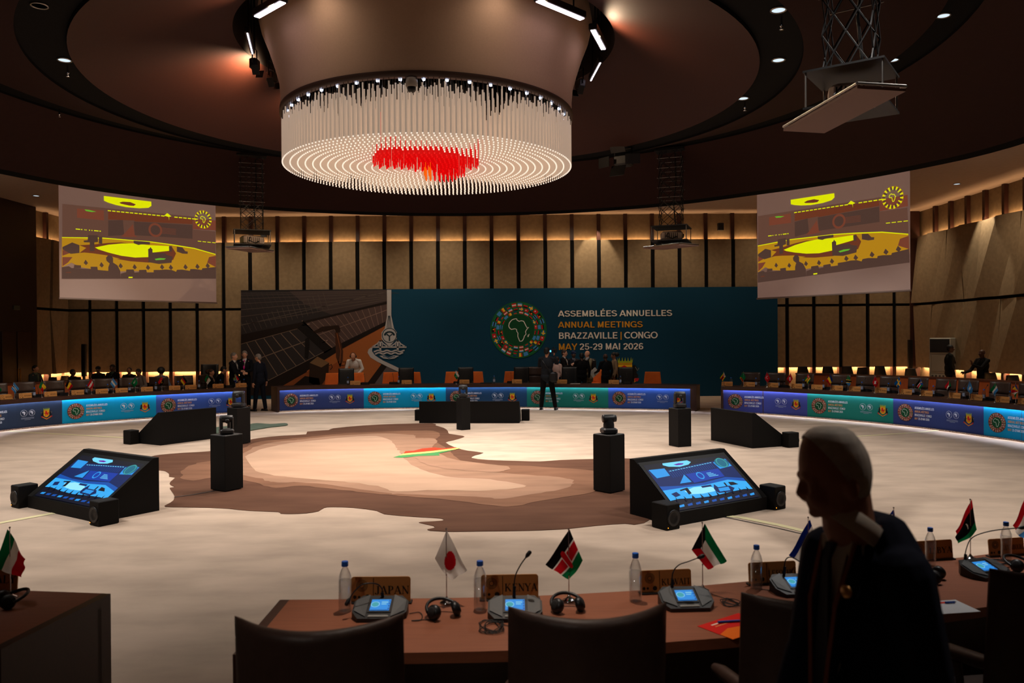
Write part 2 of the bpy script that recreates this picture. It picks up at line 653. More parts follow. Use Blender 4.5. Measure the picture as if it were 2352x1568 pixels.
def hstripes(*cs):
    return lambda u, v: cs[min(int(v * len(cs)), len(cs) - 1)]


def vstripes(*cs):
    return lambda u, v: cs[min(int(u * len(cs)), len(cs) - 1)]


def f_kenya(u, v):
    if abs(u - .5) / .10 + 0 < 1 and abs(v - .5) < .30 and ((u - .5) / .10) ** 2 + ((v - .5) / .30) ** 2 < 1:
        return R_ if abs(u - .5) < .07 else W_
    return K_ if v < .30 else W_ if v < .35 else R_ if v < .65 else W_ if v < .70 else G_


def f_kuwait(u, v):
    if u < .25 and v > u * 1.33 and v < 1 - u * 1.33:
        return K_
    return hstripes(G_, W_, R_)(u, v)


def f_lesotho(u, v):
    if ((u - .5) / .10) ** 2 + ((v - .5) / .17) ** 2 < 1 and v > .36 - abs(u - .5):
        return K_
    return (20, 36, 110) if v < .3 else W_ if v < .7 else (20, 100, 60)


def f_libya(u, v):
    if .25 <= v <= .75:
        d = math.hypot((u - .47) * 2, v - .5)
        d2 = math.hypot((u - .50) * 2, v - .5)
        if d < .11 and d2 > .09:
            return W_
        return K_
    return R_ if v < .25 else G_


def f_japan(u, v):
    return R_ if math.hypot((u - .5) * 1.4, v - .5) < .30 else W_


def f_disc(bg, fg, r=.25):
    return lambda u, v: fg if math.hypot((u - .5) * 1.5, v - .5) < r else bg


def f_benin(u, v):
    return G_ if u < .4 else (Y_ if v < .5 else R_)


def f_southafrica(u, v):
    d = abs(v - .5)
    if u < .45 and d < .5 - u * 1.1 - .12:
        return K_ if d < .38 - u * 1.1 - .06 else Y_
    g = d < .1 or (u < .5 and abs(d - (.5 - u)) < .12)
    if g:
        return G_
    if d < .17 or (u < .5 and abs(d - (.5 - u)) < .2):
        return W_
    return R_ if v < .5 else (24, 40, 120)


def f_turkey(u, v):
    a = math.hypot((u - .36) * 1.5, v - .5) < .24 and math.hypot((u - .42) * 1.5, v - .5) > .19
    return W_ if a or math.hypot((u - .58) * 1.5, v - .5) < .07 else R_


def f_tunisia(u, v):
    r = math.hypot((u - .5) * 1.5, v - .5)
    return R_ if r > .27 else (R_ if math.hypot((u - .52) * 1.5, v - .5) < .14 else W_)


def f_togo(u, v):
    if u < .45 and v < .6:
        return W_ if math.hypot((u - .22) * 1.5, v - .3) < .13 else R_
    return G_ if int(v * 5) % 2 == 0 else Y_


def f_tanzania(u, v):
    d = (1 - v) - u
    return K_ if abs(d) < .16 else Y_ if abs(d) < .25 else (G_ if d > 0 else LB_)


def f_swiss(u, v):
    a, b = abs(u - .5) * 1.2, abs(v - .5)
    return W_ if (a < .09 and b < .28) or (b < .09 and a < .28) else R_


def f_sweden(u, v):
    return Y_ if abs(u - .36) < .08 or abs(v - .5) < .1 else (20, 90, 160)


def f_tri(base, tri, k=.4):
    return lambda u, v: tri if abs(v - .5) < .5 * (1 - u / k) else base(u, v)


def f_southsudan(u, v):
    if abs(v - .5) < .5 * (1 - u / .4):
        return Y_ if math.hypot((u - .13) * 1.5, v - .5) < .1 else (30, 80, 170)
    return K_ if v < .28 else W_ if v < .34 else R_ if v < .66 else W_ if v < .72 else G_


def f_somalia(u, v):
    return W_ if math.hypot((u - .5) * 1.5, v - .5) < .17 * (1 + .45 * math.cos(5 * math.atan2((u - .5) * 1.5, .5 - v))) else LB_


def f_seychelles(u, v):
    a = math.atan2(1 - v, u) / (PI / 2)
    return (24, 60, 150) if a > .8 else Y_ if a > .62 else R_ if a > .42 else W_ if a > .2 else G_


def f_algeria(u, v):
    a = math.hypot((u - .52) * 1.5, v - .5) < .26 and math.hypot((u - .58) * 1.5, v - .5) > .20
    return R_ if a else (G_ if u < .5 else W_)


def f_angola(u, v):
    a = math.hypot((u - .5) * 1.5, v - .5)
    return Y_ if .14 < a < .20 and u < .6 else (R_ if v < .5 else K_)


def f_saudi(u, v):
    return W_ if (.3 < v < .48 and .2 < u < .8 and int(u * 24) % 2) or (.62 < v < .67 and .25 < u < .75) else G_


def f_argentina(u, v):
    return Y_ if math.hypot((u - .5) * 1.5, v - .5) < .11 else hstripes(LB_, W_, LB_)(u, v)


def f_botswana(u, v):
    return K_ if abs(v - .5) < .08 else W_ if abs(v - .5) < .13 else LB_


def f_brazil(u, v):
    if math.hypot((u - .5) * 1.4, v - .5) < .19:
        return (20, 40, 110)
    return Y_ if abs(u - .5) / .42 + abs(v - .5) / .38 < 1 else G_


def f_zimbabwe(u, v):
    if abs(v - .5) < .5 * (1 - u / .38):
        return W_ if math.hypot((u - .12) * 1.5, v - .5) > .12 else R_
    return (G_, Y_, R_, K_, R_, Y_, G_)[min(int(v * 7), 6)]


def f_zambia(u, v):
    if v > .38 and u > .68:
        return (R_, K_, OR_)[min(int((u - .68) / .107), 2)]
    return OR_ if v < .3 and .74 < u < .92 and v > .14 else G_


def f_cross(bg, fg):
    return lambda u, v: fg if abs(u - .4) < .09 or abs(v - .5) < .11 else bg


def f_liberia(u, v):
    if u < .4 and v < .46:
        return W_ if math.hypot((u - .2) * 1.6, v - .23) < .11 else (20, 36, 110)
    return R_ if int(v * 11) % 2 == 0 else W_


def f_au(u, v):
    return W_ if v < .42 else (G_ if math.hypot((u - .5) * 1.5, v - .7) > .12 else (150, 200, 160))


FLAGS = dict(Kenya=f_kenya, Kuwait=f_kuwait, Lesotho=f_lesotho, Libya=f_libya, Japan=f_japan, Italy=vstripes(G_, W_, R_),
             Luxembourg=hstripes(R_, W_, LB_), Liberia=f_liberia, Brazil=f_brazil, Botswana=f_botswana, Benin=f_benin,
             Belgium=vstripes(K_, Y_, R_), Austria=hstripes(R_, W_, R_), Argentina=f_argentina, Saudi_Arabia=f_saudi,
             Angola=f_angola, Germany=hstripes(K_, R_, Y_), Algeria=f_algeria, South_Africa=f_southafrica,
             Zimbabwe=f_zimbabwe, Zambia=f_zambia, Turkey=f_turkey, Tunisia=f_tunisia, Togo=f_togo, Chad=vstripes((20, 40, 100), Y_, R_),
             Tanzania=f_tanzania, Switzerland=f_swiss, Sweden=f_sweden, South_Sudan=f_southsudan,
             Sudan=f_tri(hstripes(R_, W_, K_), G_, .35), Somalia=f_somalia, Sierra_Leone=hstripes(G_, W_, LB_),
             Seychelles=f_seychelles, Green_White=f_au)


def africa(art, cx, cy, r, m, lv, outline=None):
    pts = [(cx + x * r, cy + y * r) for x, y in AFRICA]
    if outline:
        art.line(pts, outline, m, lv, closed=True)
    else:
        art.poly(pts, m, lv)


def flag_logo(art, cx, cy, r, fine=True, sy=1.0):
    """round emblem: three rings of little flags around a green disc with the outline of a continent"""
    art.disc(cx, cy, r, (24, 92, 52) if fine else (84, 52, 46), 2, 48)
    names = [n for n in FLAGS if n not in ('Green_White',)]
    rs = ((.815, .95, 27), (.69, .79, 24), (.575, .665, 20)) if fine else ((.74, .95, 20), (.56, .72, 16))
    k = 3
    for r0, r1, n in rs:
        for i in range(n):
            f = FLAGS[names[(i * 5 + k) % len(names)]]
            k += 1
            a0 = 2 * PI * (i + .12) / n
            a1 = 2 * PI * (i + .86) / n
            nn = (4, 3) if fine else (3, 1)
            for p in range(nn[0]):
                for q in range(nn[1]):
                    c = f((p + .5) / nn[0], (q + .5) / nn[1])
                    if not fine:
                        c = ((150, 74, 62), (196, 176, 164), (128, 66, 52), (176, 116, 94), (70, 92, 62), (178, 150, 122), (168, 60, 52))[(i * 3 + k + p) % 7]
                    b0 = a0 + (a1 - a0) * p / nn[0]
                    b1 = a0 + (a1 - a0) * (p + 1) / nn[0]
                    s0 = r0 + (r1 - r0) * q / nn[1]
                    s1 = r0 + (r1 - r0) * (q + 1) / nn[1]
                    art.poly([(cx + r * s * math.cos(b), cy + r * s * math.sin(b)) for s, b in ((s0, b0), (s1, b0), (s1, b1), (s0, b1))], c, 3)
    art.disc(cx, cy, r * .545, (14, 70, 40), 4, 40)
    if fine:
        africa(art, cx + .01 * r, cy, r * .545, W_, 5, outline=r * .026)
        art.line([(cx + r * .33, cy - r * .19), (cx + r * .38, cy - r * .14), (cx + r * .345, cy - r * .24), (cx + r * .32, cy - r * .25)], r * .02, W_, 5, closed=True)
    else:
        africa(art, cx + .01 * r, cy, r * .545, (176, 200, 178), 5, outline=r * .05)


def emblem(art, cx, cy, h, lv=2):
    """coat of arms: crown, yellow shield with a red rearing lion, black elephants at its sides, red and gold ribbon"""
    s = h / 2.0
    P = lambda pts: [(cx + x * s, cy + y * s) for x, y in pts]
    for sg in (-1, 1):
        art.poly(P([(sg * .50, .35), (sg * .68, .45), (sg * .86, .25), (sg * .80, -.1), (sg * .95, -.35), (sg * .80, -.5), (sg * .55, -.45)]), (26, 24, 24), lv)
        art.line(P([(sg * .72, .30), (sg * .88, .02), (sg * .98, .22)]), .05 * s, (120, 120, 110), lv + 1)
    art.poly(P([(-.5, .48), (.5, .48), (.5, -.35), (.3, -.6), (0, -.75), (-.3, -.6), (-.5, -.35)]), (222, 170, 30), lv + 1)
    art.line(P([(-.48, -.02), (.48, -.02)]), .10 * s, (40, 120, 60), lv + 2)
    art.poly(P([(-.28, .30), (-.05, .42), (.12, .30), (.05, .12), (.30, .05), (.36, .28), (.42, .02), (.25, -.12), (.30, -.38), (.18, -.45), (.10, -.2), (-.08, -.2),
                (-.05, -.46), (-.2, -.46), (-.2, -.15), (-.34, .05), (-.18, .08)]), (196, 34, 30), lv + 3)
    art.rect(cx - .5 * s, cy + .50 * s, cx + .5 * s, cy + .62 * s, (190, 140, 30), lv + 1)
    cr = [(-.52, .60), (-.56, .95)]
    for k in range(5):
        x = -.42 + k * .21
        cr += [(x - .05, .72), (x, 1.0), (x + .05, .72)]
    cr += [(.56, .95), (.52, .60)]
    art.poly(P(cr), (150, 166, 40), lv + 2)
    art.poly(P([(-.95, -.62), (-.72, -.50), (-.6, -.66), (0, -.98), (.6, -.66), (.72, -.50), (.95, -.62), (.78, -.74), (.55, -.86), (0, -1.15), (-.55, -.86), (-.78, -.74)]), (196, 120, 36), lv + 4)
    art.poly(P([(-1.0, -.52), (-.72, -.50), (-.66, -.70), (-.88, -.74)]), (170, 30, 40), lv + 5)
    art.poly(P([(1.0, -.52), (.72, -.50), (.66, -.70), (.88, -.74)]), (170, 30, 40), lv + 5)


def bank_logos(art, cx, cy, r, c=(200, 205, 214), lv=2):
    for sg, k in ((-1, 1.0), (1, .92)):
        x = cx + sg * r * 1.12
        art.ring(x, cy, r * .90 * k, r * .97 * k, c, lv, 28)
        if sg > 0:
            art.ring(x, cy, r * .70 * k, r * .74 * k, c, lv, 28, PI * .1, PI * 1.3)
        africa(art, x - .02 * r, cy, r * .78 * k, c, lv + 1)
        art.disc(x + .62 * r, cy - .45 * r, r * .06, c, lv + 1, 8)


def smooth_poly(pts, sub=4, amp=0.0, seed=1, closed=True):
    """Catmull-Rom through the points with a little irregularity"""
    rnd = random.Random(seed)
    n = len(pts)
    out = []
    rng = range(n) if closed else range(n - 1)
    for i in rng:
        if closed:
            p0, p1, p2, p3 = pts[i - 1], pts[i], pts[(i + 1) % n], pts[(i + 2) % n]
        else:
            p0, p1, p2, p3 = pts[max(i - 1, 0)], pts[i], pts[i + 1], pts[min(i + 2, n - 1)]
        for k in range(sub):
            t = k / sub
            q = []
            for a in (0, 1):
                q.append(.5 * ((2 * p1[a]) + (-p0[a] + p2[a]) * t + (2 * p0[a] - 5 * p1[a] + 4 * p2[a] - p3[a]) * t * t
                               + (-p0[a] + 3 * p1[a] - 3 * p2[a] + p3[a]) * t ** 3))
            out.append((q[0] + rnd.uniform(-amp, amp), q[1] + rnd.uniform(-amp, amp)))
    if not closed:
        out.append(tuple(pts[-1]))
    return out
# ================================================================ THE HALL
WY = 28.5            # back wall, recessed face
WX0, WX1 = -15.95, 14.15
ZT = 6.48            # flat ceiling over the outer walk
ZC1, ZC0 = 5.55, 0.97   # padded panels run between the two light coves


def struct(name, mb, mats, parent=None):
    o = mb.build(name, mats, parent)
    if parent is None:
        tag(o, kind='structure')
    return o


m = MB()
m.box((-.5, 12.5, -0.05), (34, 36, 0.1))
struct('floor', m, M_CARPET)

# the carpet's map inlay, traced on the floor plane
RUG = [(-25, 228), (15, 220), (130, 210), (250, 203), (340, 185), (430, 165), (440, 150), (500, 138), (600, 128), (720, 121), (725, 108), (830, 100), (850, 92),
       (1000, 78), (1150, 71), (1330, 68), (1345, 78), (1385, 90), (1405, 105), (1410, 118), (1475, 128), (1478, 135), (1430, 150), (1392, 160),
       (1440, 185), (1500, 200), (1575, 210), (1535, 222), (1520, 235), (1600, 245), (1750, 250), (1850, 252), (1950, 245), (2120, 240), (2280, 238),
       (2400, 270), (2520, 330), (2480, 450), (2352, 549), (2260, 552), (2120, 562), (1980, 577), (1850, 584), (1700, 588), (1500, 590), (1390, 590),
       (1320, 586), (1305, 580), (1338, 573), (1335, 563), (1265, 547), (1300, 543), (1378, 538), (1370, 527), (1250, 520), (1100, 506), (1060, 490),
       (950, 475), (850, 472), (810, 475), (780, 492), (720, 502), (640, 505), (595, 503), (585, 495), (450, 490), (350, 480), (250, 475), (130, 473),
       (42, 470), (50, 460), (80, 440), (85, 420), (70, 392), (62, 380), (90, 375), (65, 365), (65, 350), (90, 330), (60, 325), (60, 310),
       (40, 298), (15, 295), (-60, 285), (-80, 250)]
RUG2 = [(400, 200), (480, 160), (620, 145), (720, 135), (900, 118), (1120, 108), (1330, 105), (1360, 130), (1340, 155), (1400, 190), (1440, 225), (1520, 262),
        (1800, 275), (2110, 300), (2200, 340), (2110, 400), (1850, 445), (1700, 470), (1500, 450), (1250, 425), (1080, 412), (900, 392), (700, 372),
        (560, 380), (450, 350), (300, 330), (150, 345), (120, 300), (200, 260), (330, 240)]
RUG3 = [(430, 230), (560, 180), (700, 158), (900, 138), (1050, 130), (1120, 150), (1150, 185), (1180, 215), (1200, 250), (1300, 300), (1420, 330), (1600, 340),
        (1780, 372), (1600, 395), (1350, 392), (1150, 398), (1060, 372), (900, 352), (700, 335), (560, 322), (470, 290)]
RUG4 = [(1180, 150), (1280, 140), (1350, 150), (1330, 190), (1400, 235), (1560, 262), (1700, 280), (1650, 305), (1500, 300), (1380, 286), (1270, 255), (1220, 200)]


def _mid(A, B, k):
    out = []
    for x, y in A:
        q = min(B, key=lambda b: (b[0] - x) ** 2 + 6 * (b[1] - y) ** 2)
        out.append((x + (q[0] - x) * k, y + (q[1] - y) * k))
    return out


RUG2B = _mid(RUG2, RUG3, .45)


def fl(pts, z=0.0, o=(360, 940), s=2.1):
    out = []
    for x, y in pts:
        p = U(o[0] + x / s, o[1] + y / s, z)
        out.append((p.x, p.y))
    return out


m = MB()
for pts, z, mi, sub, amp, sd in ((RUG, .006, 0, 2, .004, 1), (RUG2, .009, 1, 5, .03, 2), (RUG2B, .0105, 6, 5, .03, 5), (RUG3, .012, 2, 5, .03, 3), (RUG4, .0135, 6, 5, .03, 4)):
    q = smooth_poly(fl(pts), sub, amp, sd)
    tr = tessellate_polygon([[Vector((x, y, 0)) for x, y in q]])
    m.add([(x, y, z) for x, y in q], [tuple(t) for t in tr], mi)
    if mi == 0:
        n = len(q)
        m.add([(x, y, 0.0) for x, y in q] + [(x, y, z) for x, y in q], [(i, (i + 1) % n, n + (i + 1) % n, n + i) for i in range(n)], 0)
for pts, c in (([(1190, 217), (1200, 205), (1240, 203), (1280, 192), (1340, 187), (1380, 192), (1440, 186), (1450, 189), (1330, 204)], (200, 62, 40)),
               ([(1170, 226), (1190, 217), (1330, 204), (1450, 189), (1468, 190), (1440, 197), (1330, 212)], (222, 200, 110)),
               ([(1140, 235), (1170, 226), (1330, 212), (1440, 198), (1360, 216), (1365, 226), (1270, 228), (1180, 237)], (70, 130, 78))):
    q = fl(pts)
    tr = tessellate_polygon([[Vector((x, y, 0)) for x, y in q]])
    m.add([(x, y, .016) for x, y in q], [tuple(t) for t in tr], {200: 3, 222: 4, 70: 5}[c[0]])
rug = m.build('rug', [M_RUGD, M_RUGM, M_RUGL, mat('rug_red', (200, 62, 40), .95, spec=.05), mat('rug_yellow', (222, 200, 110), .95, spec=.05),
                      mat('rug_leaf', (70, 130, 78), .95, spec=.05),
                      mat('rug_light_brown', (146, 114, 94), .95, noise=.14, nscale=2.2, stretch=(.5, 1.6, 1), spec=.05)])
tag(rug, 'brown continent-shaped rug with tan centre and a small red yellow green patch', 'rug')
q = smooth_poly([(p.x, p.y) for p in [U(*a) for a in ((485, 984), (560, 977), (590, 973), (620, 975), (655, 973), (660, 977), (640, 980), (620, 982), (590, 987), (562, 991), (490, 996))]], 3)
m = MB()
m.prism(q, 0.0, 0.02)
tag(m.build('small_rug', M_RUGG), 'grey-green island-shaped rug beside the gap between the far desks', 'rug')


def tape(name, pts, w, z, matl, label, cat='tape'):
    a = Art(lambda x, y, l: (x, y, z + l), 0.0)
    a.line([(p.x, p.y) for p in [U(*q) for q in pts]], w, matl)
    return tag(a.build(name, None, False), label, cat)


M_TAPE = mat('cream_tape', (214, 204, 158), 0.8)
M_CORD = mat('black_rubber', (18, 16, 15), 0.6)
tape('floor_tape', [(-60, 1213), (0, 1201), (60, 1190), (158, 1172)], .10, .004, M_TAPE, 'cream floor tape running left from the front left monitor')
tape('floor_tape', [(22, 990), (60, 993), (160, 998), (300, 1006)], .10, .004, M_TAPE, 'cream floor tape from the far left desk to the rear left monitor')
tape('floor_tape', [(1650, 1183), (1700, 1188), (1790, 1206), (1900, 1232)], .10, .004, M_TAPE, 'cream floor tape in front of the front right monitor')
tape('floor_tape', [(2155, 988), (2120, 992), (2000, 1000), (1822, 1011)], .10, .004, M_TAPE, 'cream floor tape from the far right desk to the rear right monitor')
tape('cable', [(400, 1143), (440, 1138), (500, 1127)], .025, .012, M_CORD, 'thin black cable on the rug by the front left camera stand', 'cable')
tape('cable', [(1655, 1186), (1700, 1195), (1790, 1214), (1900, 1240)], .02, .006, M_CORD, 'thin black cable along the tape by the front right monitor', 'cable')

# walls behind everything
m = MB()
m.box(((WX0 + WX1) / 2, WY + .15, 3.6), (WX1 - WX0 + 3, .3, 7.4))
back = struct('wall_back', m, M_FABRIC)


def wall_run(wall, P0, P1, n, out, prefix, fold=0.0, seed=0):
    """padded panels, two rows, with wooden battens between, from P0 to P1; out = unit vector into the room"""
    rnd = random.Random(seed)
    d = (P1 - P0)
    L = d.length
    d.normalize()
    w = L / n
    for i in range(n):
        a = P0 + d * (w * i + .07)
        b = P0 + d * (w * (i + 1) - .07)
        if i == 0:
            a = P0 + d * .02
        if i == n - 1:
            b = P1 - d * .02
        for r, (z0, z1) in enumerate(((ZC0, 3.13), (3.22, ZC1))):
            m = MB()
            t = .20
            if fold:
                s = 1 if (i + r) % 2 else -1
                ta = [t + fold * (.5 + .5 * s), t + fold * (.5 - .5 * s)]     # left edge: bottom, top
                tb = [t + fold * (.5 - .5 * s) * .6, t + fold * (.5 + .5 * s) * .6]
                if rnd.random() < .35:
                    ta[0] += fold * .5
            else:
                ta = [t, t]
                tb = [t, t]
            g = .14 if fold == 0 else .06
            aa = P0 + d * (w * i + g / 2) if i else a
            bb = P0 + d * (w * (i + 1) - g / 2) if i < n - 1 else b
            f = [aa + out * ta[0], bb + out * tb[0], bb + out * tb[1], aa + out * ta[1]]
            k = [aa + out * .10, bb + out * .10]
            vs = [(f[0].x, f[0].y, z0), (f[1].x, f[1].y, z0), (f[2].x, f[2].y, z1), (f[3].x, f[3].y, z1),
                  (k[0].x, k[0].y, z0), (k[1].x, k[1].y, z0), (k[1].x, k[1].y, z1), (k[0].x, k[0].y, z1)]
            m.add(vs, [(0, 1, 2, 3), (5, 4, 7, 6), (1, 5, 6, 2), (4, 0, 3, 7), (3, 2, 6, 7), (4, 5, 1, 0)])
            m.build('wall_panel', M_FABRIC, wall)
    # horizontal joint and battens
    m = MB()
    c = (P0 + P1) / 2 + out * .11
    rz = math.atan2(d.y, d.x)
    m.box((c.x, c.y, 3.175), (L - .04, .06, .16), rz)
    m.build('joint_strip', M_DARK, wall)
    for i in range(1, n):
        p = P0 + d * (w * i) + out * .07
        m = MB()
        m.box((p.x, p.y, ZC0 / 2 + ZC1 / 2), (.13, .13, ZC1 - ZC0), rz, 1)
        m.box((p.x, p.y, (ZC1 + ZT) / 2), (.13, .12, ZT - ZC1), rz, 0)
        m.box((p.x, p.y, ZC0 / 2), (.13, .2, ZC0), rz, 0)
        m.build('batten', [M_BATTEN, M_DARK], wall)


# battens where the photo has them: 61 px apart around x = 1130 at the wall
bx = V(1130, 660, WY).x
bw = 0.9535
nl = int((bx - WX0) // bw) + 1
nr = int((WX1 - bx) // bw) + 1
X0, X1 = bx - nl * bw, bx + nr * bw
wall_run(back, Vector((bx - nl * bw, WY, 0)), Vector((bx + nr * bw, WY, 0)), nl + nr, Vector((0, -1, 0)), 'b')
WX0 = X0
WX1 = X1

# right wall, folded panels, running toward the camera
m = MB()
RW0, RW1 = Vector((WX1, WY, 0)), Vector((14.1, -3.0, 0))
dd = (RW1 - RW0).normalized()
nn_ = Vector((dd.y, -dd.x, 0))
if nn_.x > 0:
    nn_ = -nn_
cc = (RW0 + RW1) / 2 - nn_ * .15
m.box((cc.x, cc.y, 3.6), ((RW1 - RW0).length + .5, .3, 7.4), math.atan2(dd.y, dd.x))
wr = struct('wall_right', m, M_FABRIC)
wall_run(wr, RW0 + dd * .35, RW0 + dd * (.35 + 16 * .98), 16, nn_, 'r', fold=.17, seed=4)
m = MB()
p = RW0 + nn_ * .22 + dd * .12
m.box((p.x - .02, p.y, ZT / 2), (.34, .26, ZT))
m.build('corner_post', M_BATTEN, wr)

# left wall, panels near the corner then dark doors
m = MB()
m.box((WX0 - .15, 12.8, 3.6), (.3, 31.6, 7.4))
wl = struct('wall_left', m, M_FABRIC)
wall_run(wl, Vector((WX0, 26.2, 0)), Vector((WX0, WY - .3, 0)), 2, Vector((1, 0, 0)), 'l', fold=.12, seed=2)
m = MB()
m.box((WX0 + .2, 11.5, ZT / 2), (.4, 29.2, ZT))
m.build('wood_cladding', mat('very_dark_wood', (40, 22, 18), .5, noise=.1), wl)
m = MB()
m.box((-.9, -3.1, 3.6), (34, .2, 7.4))
struct('wall_front', m, mat('dim_wall', (70, 52, 42), .8))
dx = WX0 + .42
m = MB()
for y in (24.6, 25.35):
    m.rbox((dx, y, 1.2), (.05, .70, 2.4), .01)
dr = struct('door_1', m, mat('door_wood', (46, 22, 17), .4, noise=.1))
for y in (24.93, 25.05):
    m = MB()
    m.tube([(dx + .07, y, .75), (dx + .07, y, 1.25)], .014)
    m.tube([(dx + .02, y, .8), (dx + .07, y, .8)], .01)
    m.tube([(dx + .02, y, 1.2), (dx + .07, y, 1.2)], .01)
    m.build('door_handle', mat('brass', (200, 140, 50), .25, metal=1), dr)
p = V(28, 706, 24.9)
m = MB()
m.rbox((WX0 + .42, 25.0, p.z), (.04, .30, .14), .01)
tag(m.build('exit_sign', mat('sign_face', (70, 76, 66), .5)), 'small unlit exit sign high on the dark left wall', 'light')  # dim plate for an unlit exit sign

# ---- ceiling
LIP = [(0, 399), (141, 426), (349, 456), (551, 477.5), (760, 490), (980, 496), (1250, 492), (1512, 475), (1740, 447), (1930, 420), (2086, 393), (2240, 361), (2352, 330)]
ZL = 5.8
tb = []
for x, y in LIP:
    p = U(x, y, ZL) - C0
    tb.append((math.atan2(p.y, p.x), math.hypot(p.x, p.y)))
tb.sort()


def lip_r(a):
    a = (a + PI) % (2 * PI) - PI
    if a < -PI / 2:
        a += 2 * PI
    if a <= tb[0][0]:
        k = min(1, (tb[0][0] - a) / .7)
        return tb[0][1] * (1 - k) + 10.9 * k
    if a >= tb[-1][0]:
        k = min(1, (a - tb[-1][0]) / .7)
        return tb[-1][1] * (1 - k) + 10.9 * k
    for i in range(len(tb) - 1):
        if tb[i][0] <= a <= tb[i + 1][0]:
            k = (a - tb[i][0]) / (tb[i + 1][0] - tb[i][0])
            return tb[i][1] * (1 - k) + tb[i + 1][1] * k
    return 10.9


def ringstrip(m, fr0, z0, fr1, z1, mi=0, n=128, smooth=True):
    o = []
    for k in range(n):
        a = 2 * PI * k / n
        r0, r1 = fr0(a) if callable(fr0) else fr0, fr1(a) if callable(fr1) else fr1
        o.append((C0.x + r0 * math.cos(a), C0.y + r0 * math.sin(a), z0))
        o.append((C0.x + r1 * math.cos(a), C0.y + r1 * math.sin(a), z1))
    m.add(o, [(2 * k, 2 * k + 1, (2 * k + 3) % (2 * n), (2 * k + 2) % (2 * n)) for k in range(n)], mi, smooth)


def ext(r):
    return lambda a: lip_r(a) + r


m = MB()
ringstrip(m, 3.13, 7.0, 5.35, 6.2, 0)        # cone of red perforated wood
ringstrip(m, 5.35, 6.2, 5.36, 6.26, 1)
ringstrip(m, 5.36, 6.26, 5.95, 6.26, 1)        # black slot ring
ringstrip(m, 5.95, 6.26, 5.96, 6.22, 1)
ringstrip(m, 5.96, 6.22, 7.85, 6.74, 2)      # brown band rising outward
ringstrip(m, 7.85, 6.74, 7.86, 6.82, 1)
ringstrip(m, 7.86, 6.82, 8.35, 6.82, 1)      # black slot ring
ringstrip(m, 8.35, 6.82, 8.36, 6.78, 1)
ringstrip(m, 8.36, 6.78, ext(-.22), 5.86, 2)   # brown cone down to the lip
ringstrip(m, ext(-.22), 5.86, ext(0), ZL, 1)    # black lip
ringstrip(m, ext(0), ZL, ext(.06), 5.84, 1)
ringstrip(m, ext(.06), 5.84, ext(.06), ZT, 3)
# flat soffit to the walls
N = 128
o = []
for k in range(N):
    a = 2 * PI * k / N
    r = lip_r(a) + .06
    ca, sa = math.cos(a), math.sin(a)
    o.append((C0.x + r * ca, C0.y + r * sa, ZT))
    t = 1e9
    for lim, comp, c in ((17.2, sa, C0.y), (-17.0, sa, C0.y), (17.2, ca, C0.x), (-15.0, ca, C0.x)):
        if comp * lim > 0:
            t = min(t, lim / comp)
    o.append((C0.x + t * ca, C0.y + t * sa, ZT))
m.add(o, [(2 * k, 2 * k + 1, (2 * k + 3) % (2 * N), (2 * k + 2) % (2 * N)) for k in range(N)], 3)
# throat above the chandelier drum
ringstrip(m, 3.13, 7.0, 3.22, 7.0, 1)
ringstrip(m, 3.13, 7.0, 3.13, 7.9, 4)
ringstrip(m, 0.01, 7.9, 3.13, 7.9, 4)
struct('ceiling', m, [M_CEIL, M_DARK, M_CEIL2, M_SOFFIT, mat('throat_black', (34, 27, 24), .7)])

# light coves: strips hidden behind the panels
COVE = (1.0, 0.60, 0.30)


def cove(P0, P1, out, up, power, off=.07):
    c = (P0 + P1) / 2 + out * off
    z = ZC1 - .04 if up else ZC0 + .02
    L = (P1 - P0).length
    rz = math.atan2((P1 - P0).y, (P1 - P0).x)
    d = bpy.data.lights.new('cove_strip', 'AREA')
    d.shape = 'RECTANGLE'
    d.size = L
    d.size_y = .03
    d.energy = power * L * 4.5
    d.color = COVE
    o = bpy.data.objects.new('cove_strip', d)
    COL.objects.link(o)
    o.location = (c.x, c.y, z)
    o.rotation_euler = (PI if up else 0, 0, rz)
    return o


Pb0, Pb1 = Vector((WX0 + .2, WY, 0)), Vector((WX1 - .3, WY, 0))
o_ = Vector((0, -1, 0))
for i in range(2):
    a = Pb0.lerp(Pb1, i / 2)
    b = Pb0.lerp(Pb1, (i + 1) / 2)
    cove(a, b, o_, True, 1.25)
cove(Pb0, V(560, 700, WY), o_, False, 4.0)
cove(V(1780, 700, WY), Pb1, o_, False, 4.0)
cove(RW0 + dd * .4, RW0 + dd * 9.5, nn_, True, 1.25)
cove(RW0 + dd * .4, RW0 + dd * 9.5, nn_, False, 4.0)
cove(Vector((WX0, 26.3, 0)), Vector((WX0, WY - .3, 0)), Vector((1, 0, 0)), True, 1.25)
cove(Vector((WX0, 26.3, 0)), Vector((WX0, WY - .3, 0)), Vector((1, 0, 0)), False, 4.0)


def downlight(px, py, z, label, r=.085, on=True, tilt=0):
    p = U(px, py, z)
    t = thing('downlight', label, 'ceiling light', (p.x, p.y, z - .002), 0, 'recessed ceiling downlights')
    m = MB()
    m.lathe([(r + .02, .004), (r + .02, -.012), (r, -.012), (r, .004)], (0, 0, 0), 20)
    m.build('trim_ring', M_STEEL, t)
    m = MB()
    m.lathe([(0, -.004), (r, -.004)], (0, 0, 0), 20)
    m.build('lens', emit('downlight_lens', (190, 205, 215), 1.4) if on else M_BLKPL, t)
    return p


